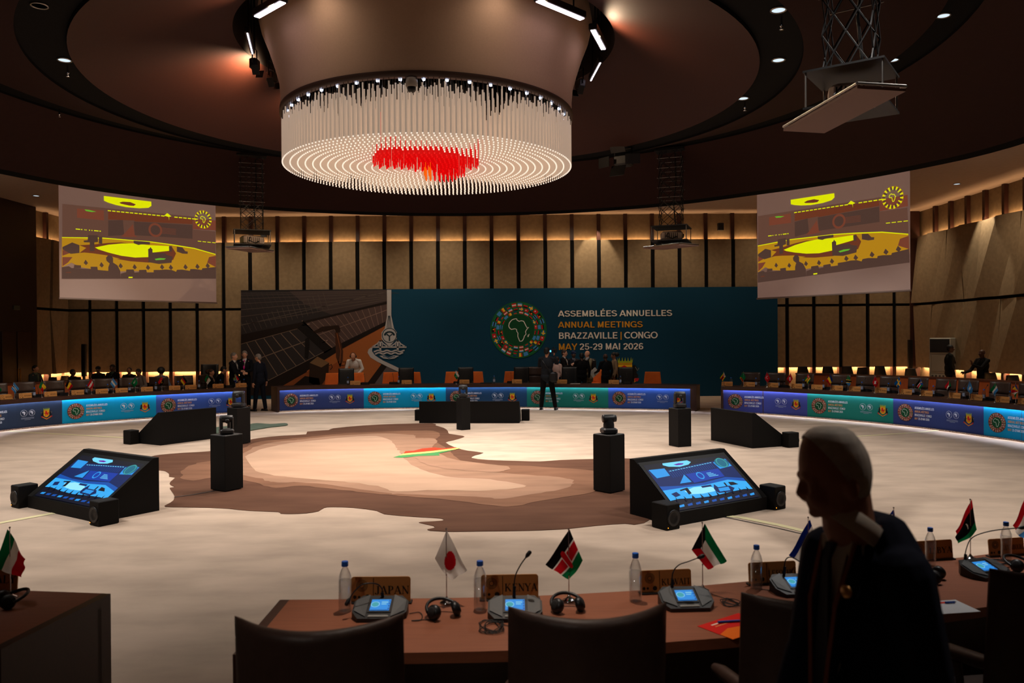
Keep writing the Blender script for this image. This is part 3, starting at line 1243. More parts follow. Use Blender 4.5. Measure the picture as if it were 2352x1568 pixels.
for px, py, z, lb in ((148, 137, 6.255, 'lit downlight in the inner black ceiling ring, left of the chandelier'),
                      (1788, 22, 6.255, 'lit downlight in the inner black ring at the picture\'s top edge'),
                      (1788, 137, 6.255, 'lit downlight in the inner black ring below the topmost one'),
                      (1707, 225, 6.255, 'lit downlight in the inner black ring nearest the chandelier on the right'),
                      (2167, 35, 6.815, 'lit downlight in the outer black ring right of the near projector lift'),
                      (2051, 137, 6.815, 'small lit downlight in the outer black ring behind the near projector lift'),
                      (83, 449, ZT - .001, 'round downlight in the flat ceiling left of the left screen'),
                      (2198, 422, ZT - .001, 'round downlight in the flat ceiling right of the right screen')):
    downlight(px, py, z, lb)
downlight(90, 12, 6.255, 'unlit dark downlight at the top left corner of the ceiling', on=False)
for px, py, z, lb in ((155, 150, 6.255, 'chrome sprinkler head below the lit downlight at upper left'),
                      (1795, 38, 6.255, 'chrome sprinkler head below the topmost lit downlight'),
                      (1711, 232, 6.255, 'small sprinkler head beside the lit downlight right of the chandelier'),
                      (136, 249, 6.815, 'tiny sprinkler head in the outer black ring at left')):
    p = U(px, py, z)
    t = thing('sprinkler_head', lb, 'sprinkler', (p.x, p.y, z), 0, 'ceiling sprinklers')
    m = MB()
    m.lathe([(.012, 0), (.012, -.10), (.024, -.11), (.024, -.13), (.010, -.14), (.010, -.165)], (0, 0, 0), 10)
    m.build('pipe', M_CHROME, t)
    m = MB()
    m.lathe([(0, -.175), (.03, -.175), (.03, -.170), (0, -.165)], (0, 0, 0), 10)
    m.build('deflector', M_CHROME, t)
# two wall washers above the back wall and the right wall
for px, yy in ((1367, WY - .55), ):
    x = V(px, 500, WY).x
    spot('wall_wash', (x, yy, ZT - .05), (x, WY - .1, 3.2), 70, 60, (1, .82, .6), .35, .03)
q = RW0 + dd * 4.6
spot('wall_wash', (q.x + nn_.x * .6, q.y, ZT - .05), (q.x + nn_.x * .15, q.y, 3.2), 90, 62, (1, .86, .66), .35, .03)
for x in (-13, -9.5, -6, -2.5, 2.2, 5.5, 9, 12.4):  # soft unseen washes added to brighten the backdrop and wall panels
    spot('wall_wash', (x, WY - 2.2, ZT - .05), (x, WY - .1, 2.6), 62 if -9.9 < x < 5 else 42 if x < 6 and x > 0 else 26, 105, (1, .80, .58), .9, .1)
for k in (1.5, 6.5, 10.5):  # the same added wash along the right wall
    q = RW0 + dd * k
    spot('wall_wash', (q.x + nn_.x * 1.8, q.y, ZT - .05), (q.x, q.y, 2.8), 36, 100, (1, .80, .58), .9, .1)
# ================================================================ CHANDELIER
ch = thing('chandelier', 'huge round glass rod chandelier with a red map shape hanging under a beige fabric drum', 'chandelier', (C0.x, C0.y, 5.8))
RC = 2.42
m = MB()
prof = [(RC, 5.80), (2.41, 6.0), (2.43, 6.25), (2.50, 6.5), (2.60, 6.8), (2.70, 7.05), (2.76, 7.3), (2.72, 7.55), (2.5, 7.8), (2.3, 7.88)]
m.lathe(prof[::1], (C0.x, C0.y, 0), 96)
m.build('drum_shade', mat('drum_fabric', (182, 150, 126), .85, noise=.03, nscale=40, bump=.05, spec=.1), ch, True)
m = MB()
m.lathe([(RC - .10, 5.80), (RC - .10, 5.74), (RC + .012, 5.74), (RC + .012, 5.82)], (C0.x, C0.y, 0), 96)
m.build('rim', mat('rim_brown', (70, 50, 42), .5), ch, True)
m = MB()
m.lathe([(0.001, 5.79), (RC - .05, 5.79)], (C0.x, C0.y, 0), 64, smooth=False)
m.build('mirror_plate', mat('mirror_plate', (150, 140, 130), .25, metal=.9), ch, True)
M_ROD = mat('lit_acrylic_rod', (230, 214, 196), .35, emis=(255, 226, 200), es=.22)
M_TIP = mat('lit_rod_tip', (240, 230, 215), .3, emis=(255, 238, 218), es=.85)
M_RODR = mat('red_rod', (190, 12, 14), .35, emis=(230, 6, 8), es=.50)
M_TIPR = mat('red_rod_tip', (200, 12, 14), .3, emis=(240, 8, 12), es=.75)
M_RODO = mat('amber_rod', (230, 110, 20), .35, emis=(245, 110, 10), es=.6)
M_WIRE = mat('clear_stem', (120, 108, 96), .3, metal=.6)
ZB = 4.95
REDP = [(p.x, p.y) for p in [U(520 + x / 2.557, y / 2.557, ZB) for x, y in
        ((856, 968), (866, 905), (895, 890), (960, 885), (1100, 880), (1250, 888), (1330, 905), (1400, 920), (1482, 945), (1480, 985), (1420, 1000), (1400, 1030), (1330, 1060),
         (1240, 1062), (1150, 1055), (1150, 1010), (1090, 995), (1000, 990), (900, 985))]]


def inpoly(x, y, P):
    c = False
    n = len(P)
    for i in range(n):
        x0, y0 = P[i]
        x1, y1 = P[i - 1]
        if (y0 > y) != (y1 > y) and x < (x1 - x0) * (y - y0) / (y1 - y0) + x0:
            c = not c
    return c


rods = []
NR = 20
for k in range(1, NR + 1):
    r = .1195 * k
    n = int(2 * PI * r / .078)
    for i in range(n):
        a = 2 * PI * (i + (k % 2) * .5) / n
        x, y = C0.x + r * math.cos(a), C0.y + r * math.sin(a)
        red = inpoly(x, y, REDP)
        am = red and inpoly(x, y, [(p.x, p.y) for p in [U(520 + q / 2.557, w / 2.557, ZB) for q, w in ((1145, 1000), (1215, 1000), (1215, 1060), (1145, 1060))]])
        rods.append((x, y, r, 2 if am else 1 if red else 0))
rods.sort(key=lambda q: q[1])
rnd = random.Random(3)


def add_rod(m, x, y, kind, r=.0115, rz=0.0):
    zt = 5.66 + rnd.uniform(-.09, .06)
    zb = ZB + (.0 if kind == 0 else -.03)
    b = {0: 0, 1: 2, 2: 4}[kind]
    tp = {0: 1, 1: 3, 2: 4}[kind]
    h = r * .5
    for (za, zc, mi, rr) in ((zb, zb + .02, tp, r), (zb + .02, zt, b, r), (zt, 5.79, 5, .0045)):
        P = [(x - rr, y - h, za), (x + rr, y - h, za), (x, y + rr, za), (x - rr, y - h, zc), (x + rr, y - h, zc), (x, y + rr, zc)]
        if mi == 5:
            P = [(x - rr, y - rr, za), (x + rr, y - rr, za), (x, y + rr, za), (x - rr, y - rr, zc), (x + rr, y - rr, zc), (x, y + rr, zc)]
        m.add(P, [(0, 1, 4, 3), (1, 2, 5, 4), (2, 0, 3, 5), (2, 1, 0), (3, 4, 5)], mi)


RM = [M_ROD, M_TIP, M_RODR, M_TIPR, M_RODO, M_WIRE]
big = MB()
for i, (x, y, r, k) in enumerate(rods):
    if i < 100:
        m = MB()
        add_rod(m, x, y, k)
        m.build('glass_rod', RM, ch, True)
    else:
        add_rod(big, x, y, k)
tag(big.build('glass_rods', RM, ch, True), kind='stuff')
for k in range(44):
    a = 2 * PI * (k + .5) / 44
    m = MB()
    m.lathe([(0, 0), (.022, 0), (.026, .03), (0, .03)], (C0.x + 2.30 * math.cos(a), C0.y + 2.30 * math.sin(a), 5.72), 8, smooth=False)
    m.build('spot_bulb', emit('bulb_white', (215, 225, 255), 5.0), ch, True)
# dome camera on the near rim
p = U(948, 184, 5.74)
DZ = 5.725
t = thing('dome_camera', 'small white dome security camera under the chandelier drum rim', 'camera', (p.x, C0.y - RC + .05, DZ))
m = MB()
m.lathe([(.0, 0), (.075, 0), (.085, -.05), (.085, -.12), (.05, -.13)], (0, 0, 0), 20)
m.build('housing', mat('camera_white', (170, 160, 150), .5), t)
m = MB()
m.ell((0, 0, -.13), (.068, .068, .075))
m.build('dome', M_BLKPL, t)

# light bars and flood fixtures in the throat around the drum
def bar(pa, pb, z, w, label, on=True):
    a, b = U(*pa, z), U(*pb, z)
    c = (a + b) / 2
    L = (b - a).length
    rz = math.atan2(b.y - a.y, b.x - a.x)
    t = thing('light_bar', label, 'stage light', (c.x, c.y, z), rz, 'light bars around the drum')
    m = MB()
    m.rbox((0, 0, .06), (L + .04, w + .06, .10), .01)
    m.build('housing', M_BLKMET, t)
    m = MB()
    m.box((0, 0, .004), (L, w, .012))
    m.build('lens', emit('bar_lens', (255, 232, 250), 9.0), t)
    for sx in (-1, 1):
        m = MB()
        m.tube([(sx * L * .3, 0, .11), (sx * L * .3, 0, 7.89 - z)], .012)
        m.build('bracket', M_BLKMET, t)
    return c


for pa, pb, w, lb in (((590, 40), (650, 6), .085, 'bright white light bar left of the drum at the top edge'),
                      ((1236, 3), (1337, 45), .085, 'long bright white light bar right of the drum at the top edge'),
                      ((1362, 70), (1386, 114), .07, 'short bright white light bar at the right side of the drum'),
                      ((568, 77), (580, 124), .018, 'thin bluish light bar at the left side of the drum'),
                      ((1379, 145), (1357, 186), .018, 'thin bluish light bar low at the right side of the drum')):
    c = bar(pa, pb, 6.78 if w > .05 else 6.84, w, lb)
for (px, py, lb) in ((600, 130, 'black flood fixture left of the drum beside the thin light bar'),
                     (625, 160, 'black flood fixture left of the drum, the lowest one'),
                     (1330, 178, 'black flood fixture right of the drum beside the thin light bar')):
    p = U(px, py, 6.9)
    dv = (p - C0)
    dv.z = 0
    p = C0 + dv.normalized() * 2.96
    p.z = 6.72
    t = thing('flood_fixture', lb, 'stage light', tuple(p), facing(p), 'flood fixtures around the drum')
    m = MB()
    m.rbox((0, 0, .05), (.18, .14, .18), .02)
    m.build('body', M_BLKMET, t)
    m = MB()
    m.tube([(-.11, 0, .05), (-.11, 0, .32), (.11, 0, .32), (.11, 0, .05)], .012)
    m.tube([(0, 0, .32), (0, 0, 1.17)], .02)
    m.build('yoke', M_BLKMET, t)
    for s in (-1, 1):
        m = MB()
        m.box((s * .11, -.05, -.08), (.008, .12, .16), M=Matrix.Rotation(s * .5, 3, 'Y'))
        m.build('barn_door', M_BLKMET, t)
for ang, pw in ((-2.3, 30), (-.9, 40), (-.35, 20), (3.0, 60), (.45, 45), (2.35, 40), (1.2, 12)):
    ca, sa = math.cos(ang), math.sin(ang)
    spot('throat_lamp', (C0.x + 2.98 * ca, C0.y + 2.98 * sa, 6.78), (C0.x + 4.0 * ca, C0.y + 4.0 * sa, 6.82), pw * 2.6, 150, (1, .70, .44), .8, .04)


for ang in (-2.05, -1.1):  # soft spots added in the throat to brighten the drum fabric
    ca, sa = math.cos(ang), math.sin(ang)
    spot('drum_fill', (C0.x + 3.08 * ca, C0.y + 3.08 * sa, 6.9), (C0.x + 2.45 * ca, C0.y + 2.45 * sa, 5.9), 4, 150, (1, .82, .66), .9, .15)


# ================================================================ CEILING SPOTLIGHT WITH BARN DOORS
p = U(1432, 372, 5.95)
t = thing('stage_spotlight', 'black stage spotlight with four barn doors right of the chandelier', 'stage light', (p.x, p.y, p.z), facing(p) + .2)
s = 1.0
m = MB()
m.rbox((0, 0, .02), (.34, .36, .22), .03)
m.build('body', M_BLKMET, t)
m = MB()
m.tube([(-.2, 0, .02), (-.2, 0, .30), (.2, 0, .30), (.2, 0, .02)], .02)
m.tube([(0, 0, .30), (0, 0, .60)], .03)
m.rbox((0, 0, .34), (.3, .3, .08), .02)
m.build('yoke', M_BLKMET, t)
for M_, c, sz in ((Matrix.Rotation(.35, 3, 'Z'), (.34, -.28, -.02), (.32, .012, .22)), (Matrix.Rotation(-.35, 3, 'Z'), (-.34, -.28, -.02), (.32, .012, .22)),
                  (Matrix.Rotation(-.5, 3, 'X'), (0, -.30, -.24), (.34, .012, .28)), (Matrix.Rotation(.5, 3, 'X'), (0, -.30, .22), (.34, .012, .14))):
    m = MB()
    m.box(c, sz, M=M_)
    m.build('barn_door', M_BLKMET, t)


# ================================================================ PROJECTORS ON SCISSOR LIFTS
def lift(px, py, zmount, zplate, rz, w, label, nsec, plabel, cover_z, cover_off=(0, 0), cover_rot=0.0, coverwh=(1.5, .6), pts=None):
    p = pts if pts is not None else U(px, py, zmount)
    t = thing('projector_lift', label, 'projector lift', (p.x, p.y, zplate), rz, 'scissor lifts holding projectors')
    ztop = zmount - zplate
    m = MB()
    a = w * .30
    h = ztop / nsec
    for s in (-1, 1):
        for i in range(nsec):
            z0, z1 = i * h, (i + 1) * h
            zm = (z0 + z1) / 2
            # folding lattice faces
            for (x0, y0), (x1, y1) in (((-a, s * a), (a, s * a)), ((s * a, -a), (s * a, a))):
                for k in range(2):
                    f0, f1 = k / 2, (k + 1) / 2
                    A = (x0 + (x1 - x0) * f0, y0 + (y1 - y0) * f0)
                    B = (x0 + (x1 - x0) * f1, y0 + (y1 - y0) * f1)
                    m.tube([(A[0], A[1], z0), (B[0], B[1], z1)], .009, 4, smooth=False)
                    m.tube([(A[0], A[1], z1), (B[0], B[1], z0)], .009, 4, smooth=False)
    m.build('scissor_frame', M_BLKMET, t)
    for i in range(2, nsec, 1):
        for s in (-1, 1):
            m = MB()
            m.tube([(-a * 1.15, s * a, i * h), (a * 1.15, s * a, i * h)], .006, 4)
            m.build('spreader_bar', M_STEEL, t)
    m = MB()
    m.tube([(.1, 0, ztop), (.12, .02, ztop * .6), (.06, 0, ztop * .3), (.1, .05, .03)], .018, 6)
    m.build('cable_loop', M_CORD, t)
    m = MB()
    m.box((0, 0, ztop - .03), (w * .8, w * .8, .06))
    m.build('top_bracket', M_BLKMET, t)
    for z, nm in ((0, 'upper_plate'), (-.36, 'lower_plate')):
        m = MB()
        m.box((0, 0, z), (w, w, .02))
        m.build(nm, M_BLKMET, t)
    for sx in (-1, 1):
        for sy in (-1, 1):
            m = MB()
            m.tube([(sx * w * .47, sy * w * .47, -.36), (sx * w * .47, sy * w * .47, 0)], .011, 6)
            m.build('corner_rod', M_STEEL, t)
    m = MB()
    cz = cover_z - zplate
    Rm = Matrix.Rotation(cover_rot, 3, 'Z') @ Matrix.Rotation(.03, 3, 'X')
    m.box((cover_off[0], cover_off[1], cz), (coverwh[0], coverwh[1], .025), M=Rm)
    m.build('cover_panel', mat('cover_panel', (120, 92, 82), .7), t)
    m = MB()
    c = Vector((cover_off[0], cover_off[1], cz + .012))
    e = [c + Rm @ Vector((sx * coverwh[0] / 2, sy * coverwh[1] / 2, .02)) for sx, sy in ((-1, -1), (1, -1), (1, 1), (-1, 1))]
    for i in range(4):
        m.tube([e[i], e[(i + 1) % 4]], .014, 6)
    m.build('cover_frame', M_STEEL, t)
    m = MB()
    for sx in (-1, 1):
        m = MB()
        m.tube([(sx * w * .3, 0, -.36), (cover_off[0] + sx * .15, cover_off[1], cz + .01)], .008, 4)
        m.build('hanger', M_STEEL, t)
    q = thing('projector', plabel, 'projector', (p.x, p.y, zplate - .35), rz + .3, 'ceiling projectors')
    m = MB()
    m.rbox((0, 0, .13), (w * .58, w * .42, .22), .04)
    m.build('body', mat('projector_white', (178, 160, 146), .5), q)
    m = MB()
    for k in range(7):
        m.box((-w * .2 + k * w * .055, -w * .212, .13), (.016, .008, .13))
    m.build('vent', M_BLKPL, q)
    m = MB()
    m.lathe([(.055, 0), (.055, .05), (.045, .055)], (0, 0, 0), 14, M=Matrix.Rotation(PI / 2, 3, 'Y'))
    for i, v in enumerate(m.v):
        m.v[i] = (v[0] + w * .28, v[1], v[2] + .14)
    m.build('lens', M_BLKPL, q)
    m = MB()
    m.tube([(-.1, -w * .2, .2), (-.18, -w * .32, .1), (-.02, -w * .33, .04), (.1, -w * .22, .1)], .012, 6)
    m.build('power_cable', M_CORD, q)
    return t


lift(577, 358, 6.78, 4.84, .35, .90, 'scissor lift with projector hanging left of the chandelier', 8,
     'pale projector in the lift left of the chandelier', 4.37, (-.05, -.1), .9, (1.0, .7))
lift(1541, 345, 6.78, 4.84, -.35, .90, 'scissor lift with projector hanging right of the chandelier', 8,
     'pale projector in the lift right of the chandelier', 4.34, (.0, -.1), -.5, (1.1, .8))
lift(0, 0, 6.5, 4.68, -.62, .74, 'near scissor lift with projector and tilted cover panel at top right', 5,
     'pale projector in the near lift at top right', 4.2, (.0, -.5), 2.3, (1.4, .44), pts=Vector((3.38, 7.9, 0)))


# ================================================================ PROJECTION SCREENS
def plane_hit(px, py, A, B):
    """ray against the vertical plane through A and B"""
    d = ray(px, py)
    n = Vector((-(B.y - A.y), B.x - A.x, 0))
    t = n.dot(Vector((A.x, A.y, 0)) - Vector((0, 0, 0))) / n.dot(d)
    return CP + d * t


def to_st(px, py, A, B):
    h = plane_hit(px, py, A, B)
    u = (B - A)
    L = u.length
    return (h - A).dot(u / L), h.z - A.z


SLA, SLB = U(137, 684, 3.22), U(497, 695, 3.22)
RA, RB = U(1740, 685, 3.22), U(2091, 666, 3.22)
M_SCR = mat('projection_cloth', (168, 150, 142), .9, emis=(160, 124, 112), es=.27, spec=.05)  # faint emission stands in for projector light on the plain cloth


def scr_c(name, c, s=.62):
    return mat('projected_' + name, (70, 58, 52), .9, emis=c, es=s, spec=0)


PJ = dict(y=scr_c('yellow', (236, 240, 0), .85), o=scr_c('amber', (208, 150, 26), .66), r=scr_c('red', (162, 86, 62), .45), d=scr_c('maroon', (142, 98, 80), .40),
          k=scr_c('shadow', (120, 88, 76), .34), g=scr_c('green', (110, 200, 50), .7), m=scr_c('rust', (150, 76, 48), .43))


def screen_picture(art, F):
    """F: picture coordinates of the left screen crop -> surface"""
    P = lambda pts, c, lv: art.poly([F(*q) for q in pts], PJ[c], lv)
    P([(60, 420), (1500, 560), (1490, 700), (1730, 720), (1732, 985), (1500, 900), (1000, 830), (560, 790), (60, 785)], 'd', 1)
    P([(220, 470), (512, 490), (515, 600), (220, 570)], 'r', 2)
    P([(560, 500), (1480, 585), (1480, 640), (850, 610), (845, 600), (560, 590)], 'm', 2)
    P([(1485, 580), (1735, 600), (1735, 708), (1485, 695)], 'r', 2)
    P([(840, 612), (850, 760), (1480, 800), (1480, 650)], 'k', 3)
    P([(560, 600), (720, 595), (735, 760), (560, 770)], 'k', 3)
    P([(740, 740), (830, 640), (850, 760), (880, 780), (760, 782), (700, 775)], 'r', 4)
    art.ring(*F(1075, 705), .14, .20, PJ['r'], 5, 20)
    for k in range(5):
        P([(1145, 680 + k * 14), (1300, 695 + k * 14), (1300, 699 + k * 14), (1145, 684 + k * 14)], 'r', 5)
    # glowing chandelier
    P([(513, 333), (1030, 395), (1032, 440), (1000, 462), (900, 467), (760, 455), (640, 430), (560, 405), (515, 385)], 'y', 3)
    P([(680, 405), (720, 395), (800, 400), (862, 425), (840, 442), (790, 438), (700, 418)], 'm', 4)
    P([(300, 480), (350, 485), (430, 505), (380, 508), (320, 498)], 'g', 4)
    # wall cove dashes
    for k in range(20):
        x0 = 555 + k * 48.5
        f = lambda x: 488 + (x - 555) * .0965
        if 13 <= k <= 14:
            continue
        P([(x0, f(x0)), (x0 + 36, f(x0 + 36)), (x0 + 36, f(x0 + 36) + 10), (x0, f(x0) + 10)], 'y', 4)
    P([(1170, 548), (1205, 520), (1250, 556), (1225, 560), (1224, 600), (1220, 562)], 'y', 4)
    for x0, x1 in ((205, 255), (265, 278), (300, 308), (315, 325), (350, 362), (378, 388), (405, 455), (465, 480)):
        P([(x0, 688 + (x0 - 205) * .09), (x1, 688 + (x1 - 205) * .09), (x1, 698 + (x1 - 205) * .09), (x0, 698 + (x0 - 205) * .09)], 'y', 4)
    for k in range(4):
        x0 = 1538 + k * 52
        P([(x0, 822 + k * 5), (x0 + 38, 826 + k * 5), (x0 + 38, 833 + k * 5), (x0, 829 + k * 5)], 'y', 4)
    # bright floor
    P([(55, 790), (340, 795), (500, 797), (840, 825), (1015, 838), (1240, 868), (1500, 910), (1732, 975), (1735, 1140), (1700, 1110), (1640, 1130),
       (1560, 1150), (1400, 1160), (1000, 1165), (860, 1150), (690, 1155), (560, 1150), (440, 1140), (260, 1110), (160, 1060), (55, 1110)], 'o', 5)
    P([(55, 790), (340, 795), (500, 797), (840, 825), (1015, 838), (1240, 868), (1500, 910), (1732, 975), (1732, 966), (1500, 900), (1240, 858), (1015, 828), (840, 815), (500, 787), (55, 782)], 'y', 6)
    P([(60, 985), (160, 950), (60, 920)], 'r', 6)
    P([(60, 1000), (170, 1000), (120, 1060), (60, 1100)], 'r', 6)
    P([(1735, 985), (1660, 1000), (1640, 1060), (1735, 1110)], 'r', 6)
    P([(245, 870), (400, 862), (560, 845), (700, 840), (860, 860), (1000, 880), (1250, 880), (1300, 960), (1268, 1030), (1000, 1060), (800, 1045), (650, 1020), (690, 1018), (540, 980),
       (400, 960), (300, 950), (245, 955), (320, 900)], 'm', 7)
    P([(415, 895), (560, 865), (700, 852), (860, 850), (1000, 870), (1230, 880), (1240, 930), (1050, 950), (1000, 1000), (850, 1005), (700, 985), (560, 950), (450, 915)], 'y', 8)
    # silhouettes
    P([(60, 890), (165, 840), (245, 870), (245, 955), (150, 965), (60, 915)], 'k', 9)
    P([(290, 820), (335, 815), (340, 760), (445, 762), (448, 835), (408, 840), (408, 935), (358, 935), (358, 840), (295, 838)], 'k', 9)
    P([(456, 775), (494, 778), (494, 855), (456, 852)], 'k', 9)
    P([(836, 820), (1014, 835), (1015, 862), (915, 862), (890, 868), (838, 850)], 'k', 9)
    P([(995, 912), (1012, 905), (1020, 888), (1030, 905), (1042, 915), (1042, 950), (1185, 958), (1195, 975), (1262, 995), (1250, 1062), (1110, 1075), (998, 1055)], 'k', 9)
    P([(1065, 1020), (1120, 1010), (1190, 1015), (1170, 1028), (1080, 1034)], 'g', 10)
    P([(1222, 880), (1255, 880), (1255, 942), (1224, 940)], 'k', 9)
    P([(1308, 885), (1370, 895), (1400, 935), (1428, 940), (1425, 965), (1370, 962), (1308, 940)], 'k', 9)
    # row of heads, flags and plates at the bottom
    P([(55, 1110), (130, 1100), (160, 1120), (262, 1120), (262, 1090), (190, 1085), (185, 1120), (370, 1130), (365, 1105), (440, 1105), (445, 1140), (560, 1150), (560, 1235), (55, 1235)], 'k', 10)
    P([(560, 1235), (560, 1110), (575, 1070), (540, 1040), (535, 1005), (560, 980), (590, 982), (612, 1010), (612, 1060), (660, 1090), (690, 1150), (695, 1235)], 'k', 10)
    P([(695, 1235), (696, 1180), (755, 1165), (755, 1135), (838, 1135), (845, 1170), (895, 1165), (895, 1140), (975, 1138), (980, 1168), (1055, 1168), (1055, 1140), (1120, 1140), (1190, 1135), (1250, 1140),
       (1300, 1160), (1310, 1138), (1365, 1136), (1450, 1150), (1455, 1130), (1500, 1130), (1580, 1140), (1585, 1122), (1735, 1108), (1735, 1235)], 'k', 10)
    for x, y in ((487, 1088), (695, 1098), (848, 1110), (993, 1115), (1147, 1110), (1243, 1115), (1403, 1110), (1533, 1105), (1645, 1096), (315, 1062)):
        P([(x - 4, y - 34), (x + 24, y + 2), (x + 2, y + 26), (x - 24, y + 2)], 'k', 11)
    P([(780, 1215), (825, 1215), (825, 1228), (780, 1228)], 'y', 11)
    P([(95, 1165), (155, 1160), (150, 1172), (95, 1172)], 'm', 11)


def screen(A, B, name, label, F, logo):
    u = (B - A)
    L = u.length
    u = u / L
    n = Vector((u.y, -u.x, 0))
    if n.dot(Vector((0, 0, 0)) - A) < 0:
        n = -n
    t = thing('projection_screen', label, 'projection screen', (A.x, A.y, A.z), math.atan2(u.y, u.x), 'hanging projection screens')

    def fn(s, z, lift):
        return A + u * s + Vector((0, 0, z)) + n * lift
    m = MB()
    H = ZT - 3.22
    for sg in (0, 1):
        pass
    m.grid(lambda a, b: fn(a * L, b * H, .012 * math.sin(PI * a)), 12, 1)
    m.grid(lambda a, b: fn(L - a * L, b * H, -.006), 1, 1)
    m.build('cloth', M_SCR, t, True)
    m = MB()
    m.tube([fn(-.02, -.01, 0), fn(L + .02, -.01, 0)], .025, 8)
    m.build('weight_bar', mat('weight_bar', (150, 132, 124), .6), t, True)
    m = MB()
    c = fn(L / 2, H - .0, 0)
    m.box((c.x, c.y, A.z + H - .04), (L - .04, .12, .08), math.atan2(u.y, u.x))
    m.build('housing', M_WHITE, t, True)
    art = Art(lambda s, z, l: fn(s, z, .015 + l), .0012)
    screen_picture(art, F)
    cx, cy, r = logo
    art.ring(cx, cy, r * .86, r, PJ['o'], 3, 30)
    for k in range(30):
        a = 2 * PI * k / 30
        art.ring(cx, cy, r * (.7 if k % 3 else .62), r * .98, PJ['y' if k % 2 else 'k'], 4, 2, a, a + .13)
    africa(art, cx, cy, r * .48, PJ['y'], 4, outline=r * .06)
    art.build('projected_picture', t)
    return t


def FL(x, y):
    return to_st(130 + x / 4.753, 380 + y / 4.753, SLA, SLB)


# the right screen carries the same picture, fitted through matching points
src = np.array([[513, 333, 1], [1030, 395, 1], [55, 790, 1], [1732, 975, 1], [1075, 705, 1], [1222, 880, 1], [998, 1055, 1], [245, 955, 1]], float)
dst_px = [(504, 236), (804, 193), (276, 562), (1318, 483), (836, 388), (942, 478), (792, 622), (368, 635)]
dst = np.array([to_st(1650 + x / 3.015, 380 + y / 3.015, RA, RB) for x, y in dst_px])


def homog(src, dst):
    A = []
    for (x, y, _), (u, v) in zip(src, dst):
        A.append([x, y, 1, 0, 0, 0, -u * x, -u * y, -u])
        A.append([0, 0, 0, x, y, 1, -v * x, -v * y, -v])
    _, _, vt = np.linalg.svd(np.array(A))
    return vt[-1].reshape(3, 3)


HM = homog(src, dst)


def FR(x, y):
    q = HM @ np.array([x, y, 1.0])
    return (float(q[0] / q[2]), float(q[1] / q[2]))


cl, cr = to_st(466, 504, SLA, SLB), to_st(2051, 454, RA, RB)
screen(SLA, SLB, 'l', 'white projection screen at left with a yellow and red picture of the hall', FL, (cl[0], cl[1], .27))
screen(RA, RB, 'r', 'white projection screen at right with a yellow and red picture of the hall', FR, (cr[0], cr[1], .29))
# ================================================================ BACKDROP
BY = 27.95
bl, br = V(553, 667, BY), V(1786, 657, BY)
bz = (bl.z + br.z) / 2
bd = thing('backdrop_banner', 'wide dark blue conference backdrop with solar panel photo, flag emblem and white lettering', 'banner', ((bl.x + br.x) / 2, BY, 0))
m = MB()
m.box(((bl.x + br.x) / 2, BY + .06, bz / 2), (br.x - bl.x, .10, bz))
m.build('board', [mat('backdrop_blue', (18, 60, 84), .8, spec=.1)], bd, True)


def BP(px, py):
    p = V(px, py, BY)
    return (p.x, min(max(p.z, 0.01), bz - .005))


art = Art(lambda x, z, l: (x, BY - l, z), .0015)


def C5(pts):
    return [BP(540 + x / 5.6, 640 + y / 5.6) for x, y in pts]


A5 = lambda pts, c, lv: art.poly(C5(pts), c, lv)
LN = lambda pts, w, c, lv: art.line(C5(pts), w, c, lv)
PH_D, PH_P, PH_P2, PH_G, PH_S = (30, 22, 20), (44, 40, 42), (78, 62, 60), (110, 98, 92), (150, 86, 44)
# photograph area: ground, arrays of panels
A5([(75, 150), (1955, 138), (1955, 640), (1900, 800), (1740, 900), (1720, 960), (1900, 1090), (2110, 1200), (2160, 1500), (75, 1500)], PH_D, 1)
A5([(1955, 560), (1945, 660), (1880, 800), (1745, 890), (1725, 990), (1880, 1100), (1680, 1370), (1600, 1500), (1000, 1500), (900, 1100), (1380, 890)], PH_S, 2)
A5([(580, 1400), (640, 1360), (850, 1240), (960, 1180), (1180, 1110), (1300, 1180), (1200, 1500), (560, 1500)], (120, 66, 34), 3)
A5([(75, 165), (1955, 145), (1955, 290), (850, 560), (75, 720)], PH_P, 2)
A5([(700, 160), (1955, 145), (1955, 290), (1240, 460), (900, 330)], (64, 54, 54), 3)
A5([(75, 840), (810, 640), (1150, 940), (430, 1310), (75, 1050)], PH_P, 2)
A5([(870, 545), (1400, 440), (1955, 325), (1955, 540), (1250, 885)], PH_P2, 3)
A5([(2090, 1195), (1950, 1130), (1780, 1370), (1700, 1500), (2240, 1500)], (84, 76, 78), 3)
A5([(1950, 1130), (1890, 1100), (1680, 1370), (1600, 1500), (1700, 1500), (1780, 1370)], PH_D, 4)
for k in range(7):      # ridge lines of the far arrays
    f = k / 6
    LN([(75, 190 + 400 * f ** 1.6), (1955, 150 + 120 * f)], .008 + .012 * f, (84, 74, 70), 4)
for k in range(30):
    x = 75 + k * 65
    LN([(x, 170), (x + 90 + k * 2, 420 - k * 8)], .008, (66, 58, 56), 4)
for k in range(17):
    x = 75 + k * 66
    LN([(x, 560 - k * 24), (x + 70, 700 - k * 19)], .013, (84, 76, 72), 4)
LN([(75, 600), (1955, 165)], .016, (90, 82, 78), 4)
for k in range(7):      # near array
    a, b = k / 6, k / 6
    p0 = (150 + (810 - 150) * a, 825 + (645 - 825) * a)
    p1 = (430 + (1150 - 430) * b, 1310 + (940 - 1310) * b)
    LN([p0, p1], .026, (112, 96, 84), 4)
LN([(75, 840), (810, 640)], .02, (112, 96, 84), 4)
LN([(320, 1020), (920, 800)], .032, (112, 96, 84), 4)
LN([(430, 1310), (1150, 940)], .035, (120, 104, 92), 4)
